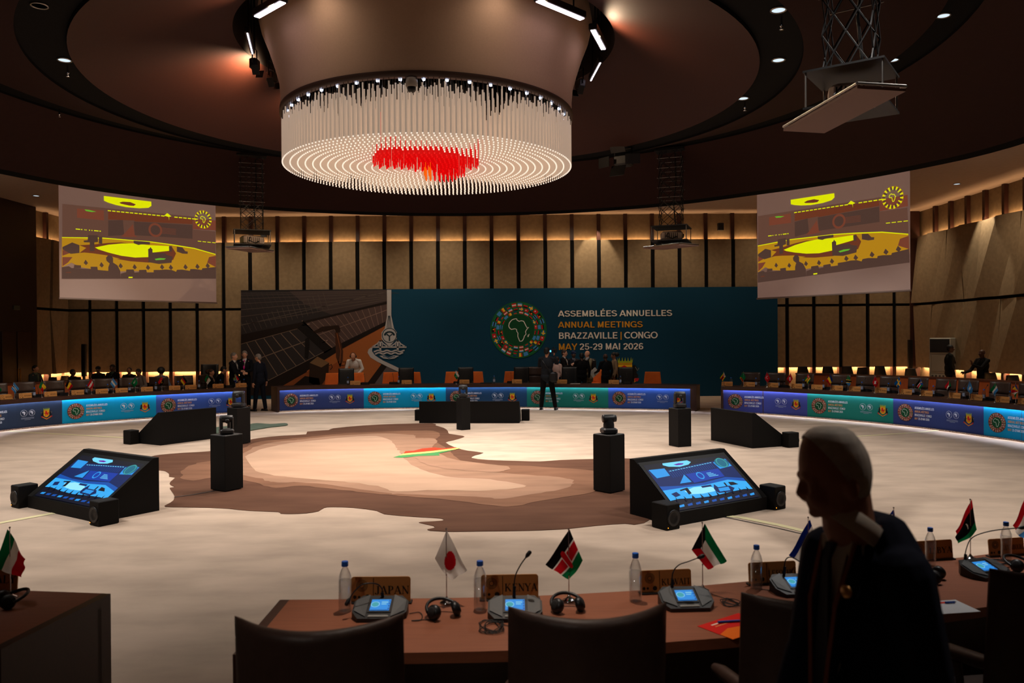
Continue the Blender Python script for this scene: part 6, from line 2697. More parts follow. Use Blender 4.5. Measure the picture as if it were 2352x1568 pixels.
def mon_screen(art, W, H):
    """the same live picture in blues: x 0..W, y 0..H"""
    E = lambda n, c, s: mat('screen_' + n, (2, 2, 3), .5, emis=c, es=s * 1.25, spec=.1)
    nv, b1, b2, b3, lt, pk = E('navy', (4, 10, 40), .5), E('deep', (4, 44, 120), .45), E('mid', (10, 88, 190), .65), E('sky', (40, 150, 230), .85), E('pale', (110, 205, 245), .95), E('purple', (110, 20, 170), .7)
    G = lambda y: y * 1.3 if y < .4 else .52 + (y - .4) * .8
    P = lambda pts, c, lv: art.poly([(x * W, G(y) * H) for x, y in pts], c, lv)
    P([(0, 0), (1, 0), (1, 1), (0, 1)], nv, 1)
    P([(.0, .86), (.18, .80), (.6, .86), (1, .90), (1, .35), (0, .35)], b1, 2)
    P([(.22, .99), (.52, .99), (.55, .93), (.50, .87), (.38, .84), (.26, .88), (.21, .94)], lt, 3)
    P([(.33, .92), (.40, .94), (.46, .92), (.43, .89), (.36, .89)], pk, 4)
    P([(.02, .86), (.20, .85), (.20, .64), (.04, .62)], b3, 3)
    P([(.80, .84), (.98, .90), (.99, .68), (.82, .64)], b3, 3)
    art.disc(.90 * W, .84 * H, .085 * W, E('teal', (20, 120, 150), .6), 4, 20, .11 * H)
    art.ring(.90 * W, .84 * H, .05 * W, .06 * W, E('teal2', (60, 170, 170), .7), 5, 20)
    for k in range(22):
        x = .22 + k * .026
        art.rect(x * W, (.66 + .004 * k) * H, (x + .004) * W, (.82 + .003 * k) * H, b2, 3)
    for k in range(16):
        x = .23 + k * .035
        art.rect(x * W, (.80 + .0045 * k) * H, (x + .024) * W, (.812 + .0045 * k) * H, lt, 4)
    P([(.24, .40), (.36, .62), (.38, .40)], b3, 4)
    P([(.38, .62), (.80, .66), (.80, .42), (.40, .38)], E('royal', (8, 60, 175), .7), 4)
    art.ring(.53 * W, .625 * H, .030 * W, .042 * W, b3, 5, 20)
    for k in range(4):
        art.rect(.62 * W, (.575 + .026 * k) * H, (.74 - .02 * k) * W, (.585 + .026 * k) * H, lt, 5)
    P([(0, .40), (.25, .36), (.5, .36), (.8, .40), (1, .34), (1, .28), (.8, .33), (.5, .31), (.25, .31), (0, .33)], b2, 5)
    P([(0, .33), (.25, .33), (.5, .32), (.8, .35), (1, .28), (1, .14), (.9, .16), (.7, .15), (.5, .13), (.3, .14), (.1, .17), (0, .16)], E('floor', (50, 165, 235), .9), 6)
    P([(.22, .27), (.35, .31), (.52, .30), (.58, .24), (.55, .20), (.4, .19), (.26, .21)], E('floor_bright', (140, 215, 245), 1.0), 7)
    P([(.56, .19), (.56, .24), (.60, .31), (.62, .25), (.76, .25), (.80, .20), (.74, .15), (.58, .16)], b1, 8)
    P([(.61, .235), (.74, .235), (.73, .175), (.60, .18)], b3, 9)
    P([(.06, .26), (.13, .28), (.15, .22), (.08, .20)], b1, 8)
    P([(.18, .30), (.28, .32), (.28, .22), (.24, .21), (.24, .29), (.18, .28)], nv, 8)
    P([(.44, .31), (.56, .31), (.56, .28), (.44, .28)], b1, 8)
    P([(.72, .31), (.74, .31), (.74, .25), (.72, .25)], nv, 8)
    P([(.78, .31), (.84, .30), (.88, .25), (.78, .25)], nv, 8)
    P([(0, 0), (1, 0), (1, .13), (.88, .12), (.7, .11), (.5, .09), (.3, .10), (.26, .18), (.22, .10), (.1, .12), (0, .13)], nv, 8)
    for k in range(10):
        x = .06 + k * .096
        P([(x, .12), (x + .015, .20), (x + .03, .13)], nv, 9)
        P([(x - .01, .07), (x + .05, .08), (x + .04, .045), (x - .015, .04)], b2 if k % 3 else b3, 9)


def monitor(bl, br, depth, h, label, w_screen=True, spk=(1, 1)):
    """wedge monitor: bl, br = floor corners of its back face; the screen slopes away from the back"""
    bl, br = Vector((bl.x, bl.y, 0)), Vector((br.x, br.y, 0))
    u = (br - bl)
    W = u.length
    u.normalize()
    n = Vector((u.y, -u.x, 0))       # away from the back face, on the screen side
    t = thing('floor_monitor', label, 'monitor', tuple((bl + br) / 2 + n * depth / 2), math.atan2(u.y, u.x), 'black wedge monitors on the carpet')
    P = lambda s, d, z: bl + u * s + n * d + Vector((0, 0, z))
    prof = [(0, 0), (0, h), (.07, h), (depth, .15), (depth, 0)]
    m = MB()
    vs = [P(s, d, z) for s in (0, W) for d, z in prof]
    m.add(vs, [(4, 3, 2, 1, 0), (5, 6, 7, 8, 9), (0, 1, 6, 5), (1, 2, 7, 6), (3, 4, 9, 8), (4, 0, 5, 9)])
    # sloping face recessed inside the cheeks
    m.add([P(.03, .09, h - .05), P(W - .03, .09, h - .05), P(W - .03, depth - .02, .12), P(.03, depth - .02, .12), P(0, .07, h), P(W, .07, h), P(W, depth, .15), P(0, depth, .15)],
          [(0, 3, 2, 1), (4, 0, 1, 5), (5, 1, 2, 6), (6, 2, 3, 7), (7, 3, 0, 4)])
    m.build('housing', M_MON, t, True)
    sl = Vector((0, 0, 0)) + (P(0, .09, h - .05) - P(0, depth - .02, .12))
    sn = u.cross(sl).normalized()
    if sn.z < 0:
        sn = -sn
    H = sl.length
    base = P(.04, depth - .02, .12)
    A = Art(lambda x, y, l: base + u * x + sl.normalized() * y + sn * (.010 + l), .0008)
    if w_screen:
        A.rect(0, 0, W - .08, H, mat('dark_glass', (2, 2, 3), .5, spec=.1), 0)
        B = Art(lambda x, y, l: A.fn(x + .05, y + .04, l), .0008)
        mon_screen(B, W - .18, H - .09)
        A.build('screen_glass', t)
        B.build('screen_picture', t)
    else:
        A.rect(0, 0, W - .08, H, M_BLKPL, 0)
        A.build('screen_glass', t)
    for i, sg in enumerate((0, 1)):
        if not spk[i]:
            continue
        c = P(-.12 if sg == 0 else W + .12, depth - .02, .14)
        q = thing('floor_speaker', 'small black loudspeaker box at the %s of the %s' % (('left' if sg == 0 else 'right') if w_screen or bl.x < br.x else ('right' if sg == 0 else 'left'), label.split(' showing')[0].split(' seen')[0].split(',')[0].replace('black ', '', 1)),
                  'speaker', (c.x, c.y, 0), math.atan2(u.y, u.x), 'loudspeaker boxes beside the monitors')
        m = MB()
        m.rbox((0, 0, .14), (.20, .24, .28), .008)
        m.build('cabinet', M_MON, q)
        m = MB()
        R = Matrix.Rotation(PI / 2, 3, 'X')
        m.lathe([(.0, .0), (.06, .0), (.085, .012), (.09, .008), (.09, 0)], (0, -.122, .13), 20, M=R)
        m.build('woofer', M_BLKPL, q)
        m = MB()
        m.ell((-.08, -.122, .03), .005, nu=6, nv=5)
        m.build('power_light', emit('amber_led', (255, 150, 30), 3), q)
    return t


b1, b2 = U(366, 1171), U(205, 1132)
# front monitors (screens slope toward us)
monitor(U(205, 1141), U(366, 1172), .78, .655, 'black wedge monitor at front left showing a blue picture of the hall')
monitor(U(1447, 1181), U(1655, 1146), .74, .66, 'black wedge monitor at front right showing a blue picture of the hall')
# rear monitors seen from behind: screens slope away
monitor(U(497, 1006), U(368.5, 1023), .80, .655, 'black wedge monitor at rear left seen from its back', False, (0, 1))
monitor(U(1728, 1029.5), U(1633, 1010.5), .80, .655, 'black wedge monitor at rear right seen from its back', False, (1, 0))
monitor(U(1193, 971.5), U(963, 971.5), .7, .535, 'wide low black wedge monitor at the back, in front of the head desk', False, (1, 1))


RUGW = fl(RUG)


def ontorug(x, y):
    return .017 if any(inpoly(x + i, y + j, RUGW) for i in (-.2, 0, .2) for j in (-.2, 0, .2)) else 0.0


def stand(corner, left, right, ztop, label):
    """square plinth turned with a corner toward us: corner, left and right floor points seen"""
    c, l, r = U(*corner), U(*left), U(*right)
    e1 = (l - c)
    e2 = (r - c)
    d1 = e1.normalized()
    s = .36
    mid = (e1.normalized() + e2.normalized()).normalized()
    # orthogonal square fitted to the two visible edges
    a1 = math.atan2(e1.y, e1.x)
    a2 = math.atan2(e2.y, e2.x)
    am = math.atan2(mid.y, mid.x)
    a1, a2 = am + PI / 4, am - PI / 4
    # width seen fixes the side
    w1 = abs(left[0] - right[0]) / FPX * c.y
    k = abs(math.cos(a1)) + abs(math.cos(a2))
    s = w1 / k
    ctr = c + Vector((math.cos(am), math.sin(am), 0)) * s * math.sqrt(2) / 2
    t = thing('camera_stand', label, 'plinth', (ctr.x, ctr.y, ontorug(ctr.x, ctr.y)), a1, 'black square plinths for cameras')
    m = MB()
    m.rbox((0, 0, ztop / 2), (s, s, ztop), .004)
    m.build('plinth_body', M_MON, t)
    m = MB()
    m.rbox((0, 0, ztop + .004), (s * .98, s * .98, .008), .003)
    m.build('plinth_top', M_BLKPL, t)
    return ctr, a1, ztop + .009 + ontorug(ctr.x, ctr.y)


def ptz(ctr, z, rz, label, style='u', sc=1.0):
    t = thing('robotic_camera', label, 'camera', (ctr.x, ctr.y, z), rz, 'robotic cameras on the plinths')
    m = MB()
    m.rbox((0, 0, .04), (.20, .20, .08), .02)
    m.build('base', M_BLKPL, t)
    if style == 'u':
        for s in (-1, 1):
            m = MB()
            m.rbox((s * .078, 0, .165), (.045, .11, .20), .02)
            m.build('arm', M_BLKPL, t)
        m = MB()
        R = Matrix.Rotation(PI / 2, 3, 'Y')
        m.lathe([(.0, -.09), (.05, -.09), (.055, -.08), (.055, .08), (.05, .09), (0, .09)], (0, 0, .23), 18, M=R)
        m.build('head', M_BLKPL, t)
        m = MB()
        m.lathe([(.034, -.07), (.030, -.10), (0, -.10)], (0, 0, .20), 16, M=Matrix.Rotation(-PI / 2, 3, 'X'))
        m.build('lens', M_BLKMET, t)
    else:
        m = MB()
        m.lathe([(.074, .075), (.074, .13), (.066, .16), (.060, .20)], (0, 0, 0), 18)
        m.build('neck', M_BLKPL, t)
        m = MB()
        R = Matrix.Rotation(PI / 2, 3, 'Y')
        m.lathe([(0, -.085), (.052, -.085), (.056, -.07), (.056, .06), (.050, .085), (0, .085)], (0, 0, .205), 18, M=R)
        m.build('head', M_BLKPL, t)
        m = MB()
        m.lathe([(.046, .085), (.048, .10), (.0, .095)], (0, 0, .205), 16, M=R)
        m.build('lens', M_BLKMET, t)
    t.scale = (sc,) * 3
    return t


for cr_, le, ri, zt, lb, cl_, st, rz, sc in (((517, 1131), (482, 1123), (553, 1122), .755, 'black plinth at front left standing on the brown rug', 'robotic camera with a U-shaped yoke on the front left plinth', 'u', .5, .92),
                                             ((1402, 1135), (1368, 1129), (1442, 1127), .76, 'black plinth at front right at the edge of the rug', 'robotic camera with a barrel head on the front right plinth', 'b', .2, 1.0),
                                             ((545, 1022), (513, 1017), (564, 1019), .71, 'black plinth at rear left beside the small green rug', 'robotic camera on the rear left plinth', 'u', 0, 1.15),
                                             ((1558, 1027), (1541, 1024), (1590, 1025), .72, 'black plinth at rear right in front of the head desk', 'robotic camera on the rear right plinth', 'u', 0, 1.1),
                                             ((1060, 988), (1048, 986), (1081, 986.5), .73, 'black plinth in the middle in front of the low wide monitor', 'robotic camera on the middle plinth', 'u', 0, 1.0)):
    ctr, a1, z = stand(cr_, le, ri, zt, lb)
    ptz(ctr, z, rz, cl_, st, sc)


# ================================================================ BACK OF THE HALL
def column_speaker(px0, px1, pyt, Z, label):
    a, b = V(px0, pyt, Z), V(px1, pyt, Z)
    t = thing('column_speaker', label, 'speaker', ((a.x + b.x) / 2, Z, 0), 0, 'black column loudspeakers')
    w = b.x - a.x
    m = MB()
    m.rbox((0, 0, (.9 + a.z) / 2), (w, .12, a.z - .9), .01)
    m.build('column', M_BLKPL, t)
    m = MB()
    m.box((0, 0, .5), (w * .5, .06, .8))
    m.box((0, 0, .05), (.4, .4, .1))
    m.build('stand', M_BLKPL, t)


column_speaker(188, 197, 790, 26.6, 'thin black column loudspeaker in front of the left wall panels')
column_speaker(2086, 2095, 780, 26.9, 'thin black column loudspeaker left of the air conditioner')
p = V(1656, 520, WY - .24)
t = thing('wall_speaker', 'small black loudspeaker on the upper back wall left of the right screen', 'speaker', (p.x, WY - .02, p.z))
m = MB()
m.rbox((0, -.16, 0), (.20, .16, .26), .01)
m.build('cabinet', M_BLKPL, t)
m = MB()
m.box((0, -.05, 0), (.05, .14, .05))
m.build('bracket', M_BLKMET, t)
p = V(605, 536, WY - .24)
t = thing('wall_speaker', 'small black loudspeaker on the upper back wall beside the left projector lift', 'speaker', (p.x, WY - .02, p.z))
m = MB()
m.rbox((0, -.16, 0), (.20, .16, .26), .01)
m.build('cabinet', M_BLKPL, t)
m = MB()
m.box((0, -.05, 0), (.05, .14, .05))
m.build('bracket', M_BLKMET, t)
# floor-standing air conditioner
Z = 25.6
a, b = V(2126, 776, Z), V(2204, 773, Z)
h = a.z
w = .62
t = thing('air_conditioner', 'tall white floor-standing air conditioner behind the two talking men', 'air conditioner', ((a.x + b.x) / 2, Z, 0), -.72)
M_AC = mat('ac_white', (150, 146, 134), .5)
m = MB()
m.rbox((0, 0, h / 2), (w, .72, h), .02)
m.build('cabinet', M_AC, t)
m = MB()
m.box((0, -.365, h - .25), (w * .9, .02, .42))
m.build('outlet_grille', M_BLKPL, t)
m = MB()
m.rbox((0, -.365, h - .80), (w * .80, .02, .52), .01)
m.build('front_panel', mat('ac_panel', (132, 126, 114), .5), t)
m = MB()
m.rbox((0, -.365, .45), (w * .88, .02, .80), .01)
gr = m.build('intake_grille', M_AC, t)
for k in range(5):
    m = MB()
    m.box((-w * .34 + k * w * .17, -.378, .45), (w * .09, .01, .72))
    m.build('grille_slot', mat('ac_dark', (60, 56, 50), .6), gr)
# ================================================================ PEOPLE
def remesh(m, name, mats, voxel, smooth=2, cut=None):
    me = m.mesh('tmp', mats)
    o = bpy.data.objects.new('tmp', me)
    COL.objects.link(o)
    r = o.modifiers.new('r', 'REMESH')
    r.mode = 'VOXEL'
    r.voxel_size = voxel
    r.use_smooth_shade = True
    if smooth:
        s = o.modifiers.new('s', 'SMOOTH')
        s.iterations = smooth
        s.factor = .5
    dg = bpy.context.evaluated_depsgraph_get()
    dg.update()
    ev = bpy.data.meshes.new_from_object(o.evaluated_get(dg))
    bpy.data.objects.remove(o)
    ev.name = name
    if cut:
        import bmesh
        b = bmesh.new()
        b.from_mesh(ev)
        for co, no in cut:
            bmesh.ops.bisect_plane(b, geom=b.verts[:] + b.edges[:] + b.faces[:], plane_co=co, plane_no=no, clear_outer=True)
        b.to_mesh(ev)
        b.free()
    ev.materials.clear()
    for x in (mats if isinstance(mats, (list, tuple)) else [mats]):
        ev.materials.append(x)
    for p in ev.polygons:
        p.use_smooth = True
        p.material_index = 0
    return ev


def cap(m, a, ra, b, rb, n=10):
    """solid tapered limb with round ends"""
    a, b = Vector(a), Vector(b)
    d = (b - a)
    L = max(d.length, 1e-4)
    d.normalize()
    path, rs = [], []
    for k in range(4):
        t = PI / 2 * (1 - k / 3)
        path.append(a - d * ra * math.sin(t))
        rs.append(max(ra * math.cos(t), .0006))
    for k in range(1, 5):
        t = PI / 2 * (k - 1) / 3
        path.append(b + d * rb * math.sin(t))
        rs.append(max(rb * math.cos(t), .0006))
    m.tube(path, rs, n)


def hand(m, w, d, palm, side, curl=.5, s=1.0):
    """palm and five fingers; d = direction of the fingers, palm = palm normal"""
    d = Vector(d).normalized()
    n = Vector(palm)
    n = (n - d * n.dot(d)).normalized()
    x = d.cross(n) * side
    w = Vector(w)
    for k in (-1, 0, 1):
        cap(m, w + x * .018 * k * s, .017 * s, w + d * .085 * s + x * .024 * k * s, .013 * s, 8)
    for k, (off, ln) in enumerate(((-.033, .058), (-.012, .074), (.011, .080), (.033, .070))):
        b = w + d * .09 * s + x * off * s
        c1 = b + (d * math.cos(curl * .5) + n * math.sin(curl * .5)) * ln * .5 * s
        c2 = c1 + (d * math.cos(curl * 1.4) + n * math.sin(curl * 1.4)) * ln * .5 * s
        cap(m, b, .0095 * s, c1, .009 * s, 7)
        cap(m, c1, .009 * s, c2, .0075 * s, 7)
    b = w + d * .025 * s + x * .030 * s
    c1 = b + (d * .7 + x * .7 + n * .25).normalized() * .038 * s
    cap(m, b, .013 * s, c1, .0105 * s, 7)
    cap(m, c1, .0105 * s, c1 + (d * .9 + x * .3 + n * .35).normalized() * .030 * s, .0085 * s, 7)


SKIN = dict(dark=mat('skin_dark', (74, 48, 38), .55), brown=mat('skin_brown', (132, 88, 66), .55), light=mat('skin_light', (206, 152, 124), .55), tan=mat('skin_tan', (176, 124, 96), .55))
HAIRM = dict(black=mat('hair_black', (14, 12, 12), .6, noise=.2), grey=mat('hair_grey', (120, 114, 108), .6, noise=.2), white=mat('hair_white', (176, 168, 158), .7, noise=.15, nscale=40),
             brown=mat('hair_brown', (56, 38, 28), .6, noise=.2))


def clothm(c, nm='fabric'):
    return mat('%s_%d_%d_%d' % ((nm,) + tuple(c)), c, .85, noise=.05, nscale=30, spec=.15)


def face(m, hc, R, sk_s=1.0):
    """head with brow, nose, lips, chin, ears in head space (faces +Y)"""
    T = lambda x, y, z: hc + R @ Vector((x, y, z)) * sk_s
    m.ell(T(0, -.008, .022), (.077 * sk_s, .096 * sk_s, .092 * sk_s), R)
    m.ell(T(0, .018, -.030), (.060 * sk_s, .068 * sk_s, .080 * sk_s), R)
    m.ell(T(0, .050, -.092), (.028 * sk_s, .024 * sk_s, .022 * sk_s), R)
    cap(m, T(0, .084, .012), .009 * sk_s, T(0, .104, -.028), .013 * sk_s, 8)
    cap(m, T(-.030, .078, .026), .010 * sk_s, T(.030, .078, .026), .010 * sk_s, 8)
    m.ell(T(0, .078, -.058), (.024 * sk_s, .012 * sk_s, .009 * sk_s), R)
    for s in (-1, 1):
        m.ell(T(s * .078, -.008, -.004), (.010 * sk_s, .020 * sk_s, .031 * sk_s), R)
        m.ell(T(s * .042, .058, -.020), (.022 * sk_s, .022 * sk_s, .022 * sk_s), R)


M_EYE = mat('eye_white', (190, 180, 172), .3)
M_PUP = mat('eye_dark', (20, 14, 12), .3)


def person(label, x, y, rz, H=1.75, pose='stand', skin='brown', hair='black', hstyle='short', top=(20, 22, 28), trousers=(18, 18, 22), shirt=None, tie=None,
           arms=None, lean=0.0, head=(0, 0), build=1.0, group=None, seat=.47, vox=.013, extras=None, sleeves=True, coat=0.0, female=False, legs=None, z0=0.0):
    """faces local +Y. arms: {'L': (elbow, wrist, finger dir), 'R': ...} in body space for a 1.75 m figure"""
    s = H / 1.75
    t = thing('person', label, 'person', (x, y, z0), rz, group)
    RL = Matrix.Rotation(-lean, 3, 'X')
    hipz = (.93 if pose != 'sit' else seat + .09)
    hip = Vector((0, 0, hipz))

    def B(v):       # torso space (standing heights) -> leaned and lowered
        v = Vector(v) - Vector((0, 0, .93))
        return (hip + RL @ v) * s
    sw = (.178 if not female else .155) * build
    sh = {'L': Vector((-sw, 0, 1.42)), 'R': Vector((sw, 0, 1.42))}
    if arms is None:
        arms = {}
    dflt = {'L': ((-.235 * build, -.02, 1.13), (-.235 * build, .07, .88), (0, .1, -1)), 'R': ((.235 * build, -.02, 1.13), (.235 * build, .07, .88), (0, .1, -1))}
    if pose == 'sit':
        dflt = {'L': ((-.25, .05, 1.15), (-.16, .27, 1.08), (.3, 1, 0)), 'R': ((.25, .05, 1.15), (.16, .27, 1.08), (-.3, 1, 0))}
    A = {k: arms.get(k, dflt[k]) for k in 'LR'}
    foot = {}
    for k, sg in (('L', -1), ('R', 1)):
        if pose == 'sit':
            foot[k] = [Vector((sg * .10, 0, hipz)), Vector((sg * .13, .42, hipz - .02)), Vector((sg * .14, .40, .09))]
        else:
            st = (legs or {}).get(k, (0, 0))
            foot[k] = [Vector((sg * .09, 0, hipz)), Vector((sg * .10 + st[0] * .5, st[1] * .5 + .02, .50)), Vector((sg * .11 + st[0], st[1], .09))]
    RH = RL @ Matrix.Rotation(head[0], 3, 'Z') @ Matrix.Rotation(-head[1], 3, 'X')
    hc = B((0, .025, 1.625))
    nk0, nk1 = B((0, -.005, 1.44)), B((0, .01, 1.56))

    # body: one continuous skin surface
    m = MB()
    face(m, hc, RH, s)
    cap(m, nk0, .058 * s, nk1, .052 * s)
    m.ell(B((0, 0, 1.27)), (.145 * s * build, .095 * s * build, .20 * s), RL)
    m.ell(B((0, 0, 1.05)), (.125 * s * build, .085 * s * build, .17 * s), RL)
    m.ell(B((0, 0, .95)), (.14 * s, .10 * s, .11 * s), RL)
    cap(m, B(sh['L']), .045 * s, B(sh['R']), .045 * s)
    for k, sg in (('L', -1), ('R', 1)):
        e, w, fd = A[k]
        e, w = B(e), B(w)
        cap(m, B(sh[k]), .045 * s, e, .036 * s)
        cap(m, e, .036 * s, w, .024 * s)
        hand(m, w, RL @ Vector(fd), RL @ Vector((-sg, .2, -.3)), -sg, .5, s)
        h, kn, an = [q * s for q in foot[k]]
        cap(m, h, .075 * s, kn, .052 * s)
        cap(m, kn, .052 * s, an, .036 * s)
        cap(m, an, .036 * s, an + Vector((sg * .02, .14, -.05)) * s, .026 * s)
    part(remesh(m, 'body', SKIN[skin], vox, 2), 'body', t)
    # eyes
    for sg in (-1, 1):
        q = MB()
        c = hc + RH @ Vector((sg * .030, .082, .004)) * s
        q.ell(c, .010 * s, nu=8, nv=6)
        eo = part(q.mesh('eye', M_EYE), 'eye', t)
        q = MB()
        q.ell(c + RH @ Vector((0, .008, 0)) * s, .005 * s, nu=8, nv=6)
        part(q.mesh('pupil', M_PUP), 'pupil', eo)
    # jacket or shirt
    if top is not None:
        m = MB()
        g = .018 if sleeves != 'thin' else .012
        m.ell(B((0, 0, 1.27)), ((.160 * build + g) * s, (.108 * build + g) * s, .215 * s), RL)
        m.ell(B((0, .0, 1.06)), ((.143 * build + g) * s, (.105 * build + g) * s, .20 * s), RL)
        if female:
            m.ell(B((0, .05, 1.27)), (.13 * s, .085 * s, .08 * s), RL)
        m.ell(B((0, 0, .92)), ((.158 + g) * s * (build if build > 1 else 1), (.115 + g) * s, .15 * s), RL)
        cap(m, B((-sw * .9, -.005, 1.425)), .050 * s, B((-.05, -.01, 1.475)), .040 * s)
        cap(m, B((sw * .9, -.005, 1.425)), .050 * s, B((.05, -.01, 1.475)), .040 * s)
        for k, sg in (('L', -1), ('R', 1)):
            e, w, fd = A[k]
            e, w = B(e), B(w)
            cap(m, B(sh[k]), .062 * s, e, .052 * s)
            cap(m, e, .052 * s, e + (w - e) * .93, .040 * s)
        if coat:
            for sg in (-1, 1):
                cap(m, B((sg * .06, 0, .95)), .13 * s, B((sg * .08, 0, .95 - coat)), .14 * s)
        part(remesh(m, 'jacket', clothm(top), vox * 1.1, 2), 'jacket', t)
    # trousers
    m = MB()
    m.ell(hip * s + Vector((0, 0, .0)), (.158 * s, .118 * s, .13 * s))
    for k in 'LR':
        h, kn, an = [q * s for q in foot[k]]
        cap(m, h, .094 * s, kn, .072 * s)
        cap(m, kn, .072 * s, kn + (an - kn) * .97, .060 * s)
    part(remesh(m, 'trousers', clothm(trousers), vox * 1.2, 2), 'trousers', t)
    for k, sg in (('L', -1), ('R', 1)):
        an = foot[k][2] * s
        q = MB()
        cap(q, an + Vector((0, -.035, -.045)) * s, .040 * s, an + Vector((sg * .02, .15, -.053)) * s, .034 * s)
        q.box(an + Vector((sg * .01, .055, -.082)) * s, (.078 * s, .26 * s, .016 * s))
        part(remesh(q, 'shoe', M_BLKPL, vox * .9, 1), 'shoe', t)
    # shirt front, collar and tie
    if shirt:
        q = MB()
        fy = .108 * build + .022
        P = [(-.058, .045, 1.478), (.058, .045, 1.478), (.030, fy - .004, 1.36), (0, fy + .004, 1.20), (-.030, fy - .004, 1.36)]
        q.add([B(p) for p in P], [(0, 1, 2, 3, 4)])
        q.add([B((p[0], p[1] - .02, p[2])) for p in P], [(4, 3, 2, 1, 0)])
        part(q.mesh('shirt_front', clothm(shirt, 'shirt')), 'shirt_front', t)
        q = MB()
        q.lathe([(.062 * s, -.030 * s), (.066 * s, .0), (.060 * s, .022 * s), (.054 * s, .022 * s), (.056 * s, -.03 * s)], B((0, .004, 1.488)), 16, M=RL)
        part(q.mesh('collar', clothm(shirt, 'shirt')), 'collar', t)
        if tie:
            q = MB()
            P = [(-.016, .062, 1.470), (.016, .062, 1.470), (.010, .086, 1.445), (.026, fy + .012, 1.24), (0, fy + .014, 1.17), (-.026, fy + .012, 1.24), (-.010, .086, 1.445)]
            q.add([B(p) for p in P] + [B((p[0], p[1] - .01, p[2])) for p in P], [(0, 1, 2, 3, 4, 5, 6), (13, 12, 11, 10, 9, 8, 7)] + [(i, 7 + i, 7 + (i + 1) % 7, (i + 1) % 7) for i in range(7)])
            part(q.mesh('tie', clothm(tie, 'tie')), 'tie', t)
    # hair
    T = lambda x, y, z: hc + RH @ Vector((x, y, z)) * s
    if hstyle != 'none':
        m = MB()
        if hstyle == 'short':
            m.ell(T(0, -.016, .034), (.083 * s, .097 * s, .090 * s), RH)
            m.ell(T(0, -.050, -.010), (.072 * s, .062 * s, .070 * s), RH)
        elif hstyle == 'bald':
            m.ell(T(0, -.040, -.004), (.080 * s, .066 * s, .050 * s), RH)
        elif hstyle == 'puff':
            m.ell(T(0, -.016, .034), (.086 * s, .100 * s, .092 * s), RH)
            m.ell(T(0, -.125, .020), (.085 * s, .085 * s, .085 * s), RH)
        elif hstyle == 'afro':
            m.ell(T(0, -.03, .035), (.118 * s, .118 * s, .112 * s), RH)
        elif hstyle == 'long':
            m.ell(T(0, -.018, .034), (.088 * s, .100 * s, .092 * s), RH)
            m.ell(T(0, -.055, -.10), (.090 * s, .052 * s, .14 * s), RH)
        elif hstyle == 'cap':
            m.ell(T(0, -.004, .045), (.086 * s, .104 * s, .078 * s), RH)
            m.ell(T(0, .105, .040), (.062 * s, .055 * s, .010 * s), RH)
        elif hstyle == 'wrap':
            m.ell(T(0, -.012, .055), (.095 * s, .105 * s, .075 * s), RH)
            m.ell(T(.02, .01, .105), (.070 * s, .080 * s, .045 * s), RH)
        cuts = []
        if hstyle in ('short', 'puff', 'afro', 'long'):
            no = RH @ Vector((0, .80, -.60))
            cuts = [(T(0, .058, .040), no)]
        part(remesh(m, 'hair' if hstyle not in ('cap', 'wrap') else ('cap' if hstyle == 'cap' else 'head_wrap'), HAIRM[hair] if isinstance(hair, str) else clothm(hair), vox * .7, 1, cuts),
             'hair' if hstyle not in ('cap', 'wrap') else ('cap' if hstyle == 'cap' else 'head_wrap'), t)
    if extras:
        extras(t, B, T, RL, RH, s, A)
    return t


def at_px(px, yhead, Z):
    p = V(px, yhead, Z)
    return p.x, p.y, p.z


def standing(label, px, yh, Z, rz, **k):
    x, y, z = at_px(px, yh, Z)
    return person(label, x, y, rz, H=z / 1.0 * .995 + 0.0, **k)


def seated(label, px, yh, Z, rz, **k):
    x, y, z = at_px(px, yh, Z)
    # seated head height for a 1.75 m figure is seat + .09 + .82
    sc = z / (.47 + .09 + .82)
    t = person(label, x, y, rz, H=1.75 * sc, pose='sit', **k)
    kind = 'brown' if 'seat' in k else 'stack'
    put_chair(kind, x, y, rz + PI, ('brown leather armchair' if kind == 'brown' else 'black chair') + ' under the ' + ' '.join(label.split()[:9]), 'chairs of the people seated at the back left',
              1.0 if kind == 'brown' else .93 * sc)
    return t


LF, RT, FWD, BACK = PI / 2, -PI / 2, PI, 0.0    # facing picture left, right, toward us, away
SUIT = (17, 18, 24)

# --- the three at the left gap
standing('grey-haired person in dark suit at the left gap, facing right', 536, 808, 23.6, RT - .1, skin='light', hair='grey', top=SUIT, shirt=(190, 186, 182), tie=(40, 40, 60), group='people talking at the left gap',
         arms={'R': ((.22, .14, 1.16), (.14, .34, 1.12), (-.3, 1, 0))})
standing('person in dark suit with bright pink tie at the left gap', 562, 804, 24.3, FWD + .15, skin='light', hair='grey', top=SUIT, shirt=(200, 196, 196), tie=(226, 30, 150), head=(.1, .1),
         group='people talking at the left gap', arms={'L': ((-.22, .12, 1.16), (-.06, .30, 1.12), (.6, .8, 0)), 'R': ((.22, .12, 1.16), (.06, .30, 1.14), (-.6, .8, 0))})
standing('grey-haired person in navy suit at the left gap, turned away to the left', 597, 811, 23.3, LF - .45, skin='light', hair='grey', top=(22, 26, 38), trousers=(20, 23, 34), head=(.2, .12), lean=.08,
         group='people talking at the left gap', arms={'R': ((.24, -.02, 1.14), (.27, .0, .90), (0, .1, -1))}, legs={'L': (0, .12), 'R': (0, -.10)})


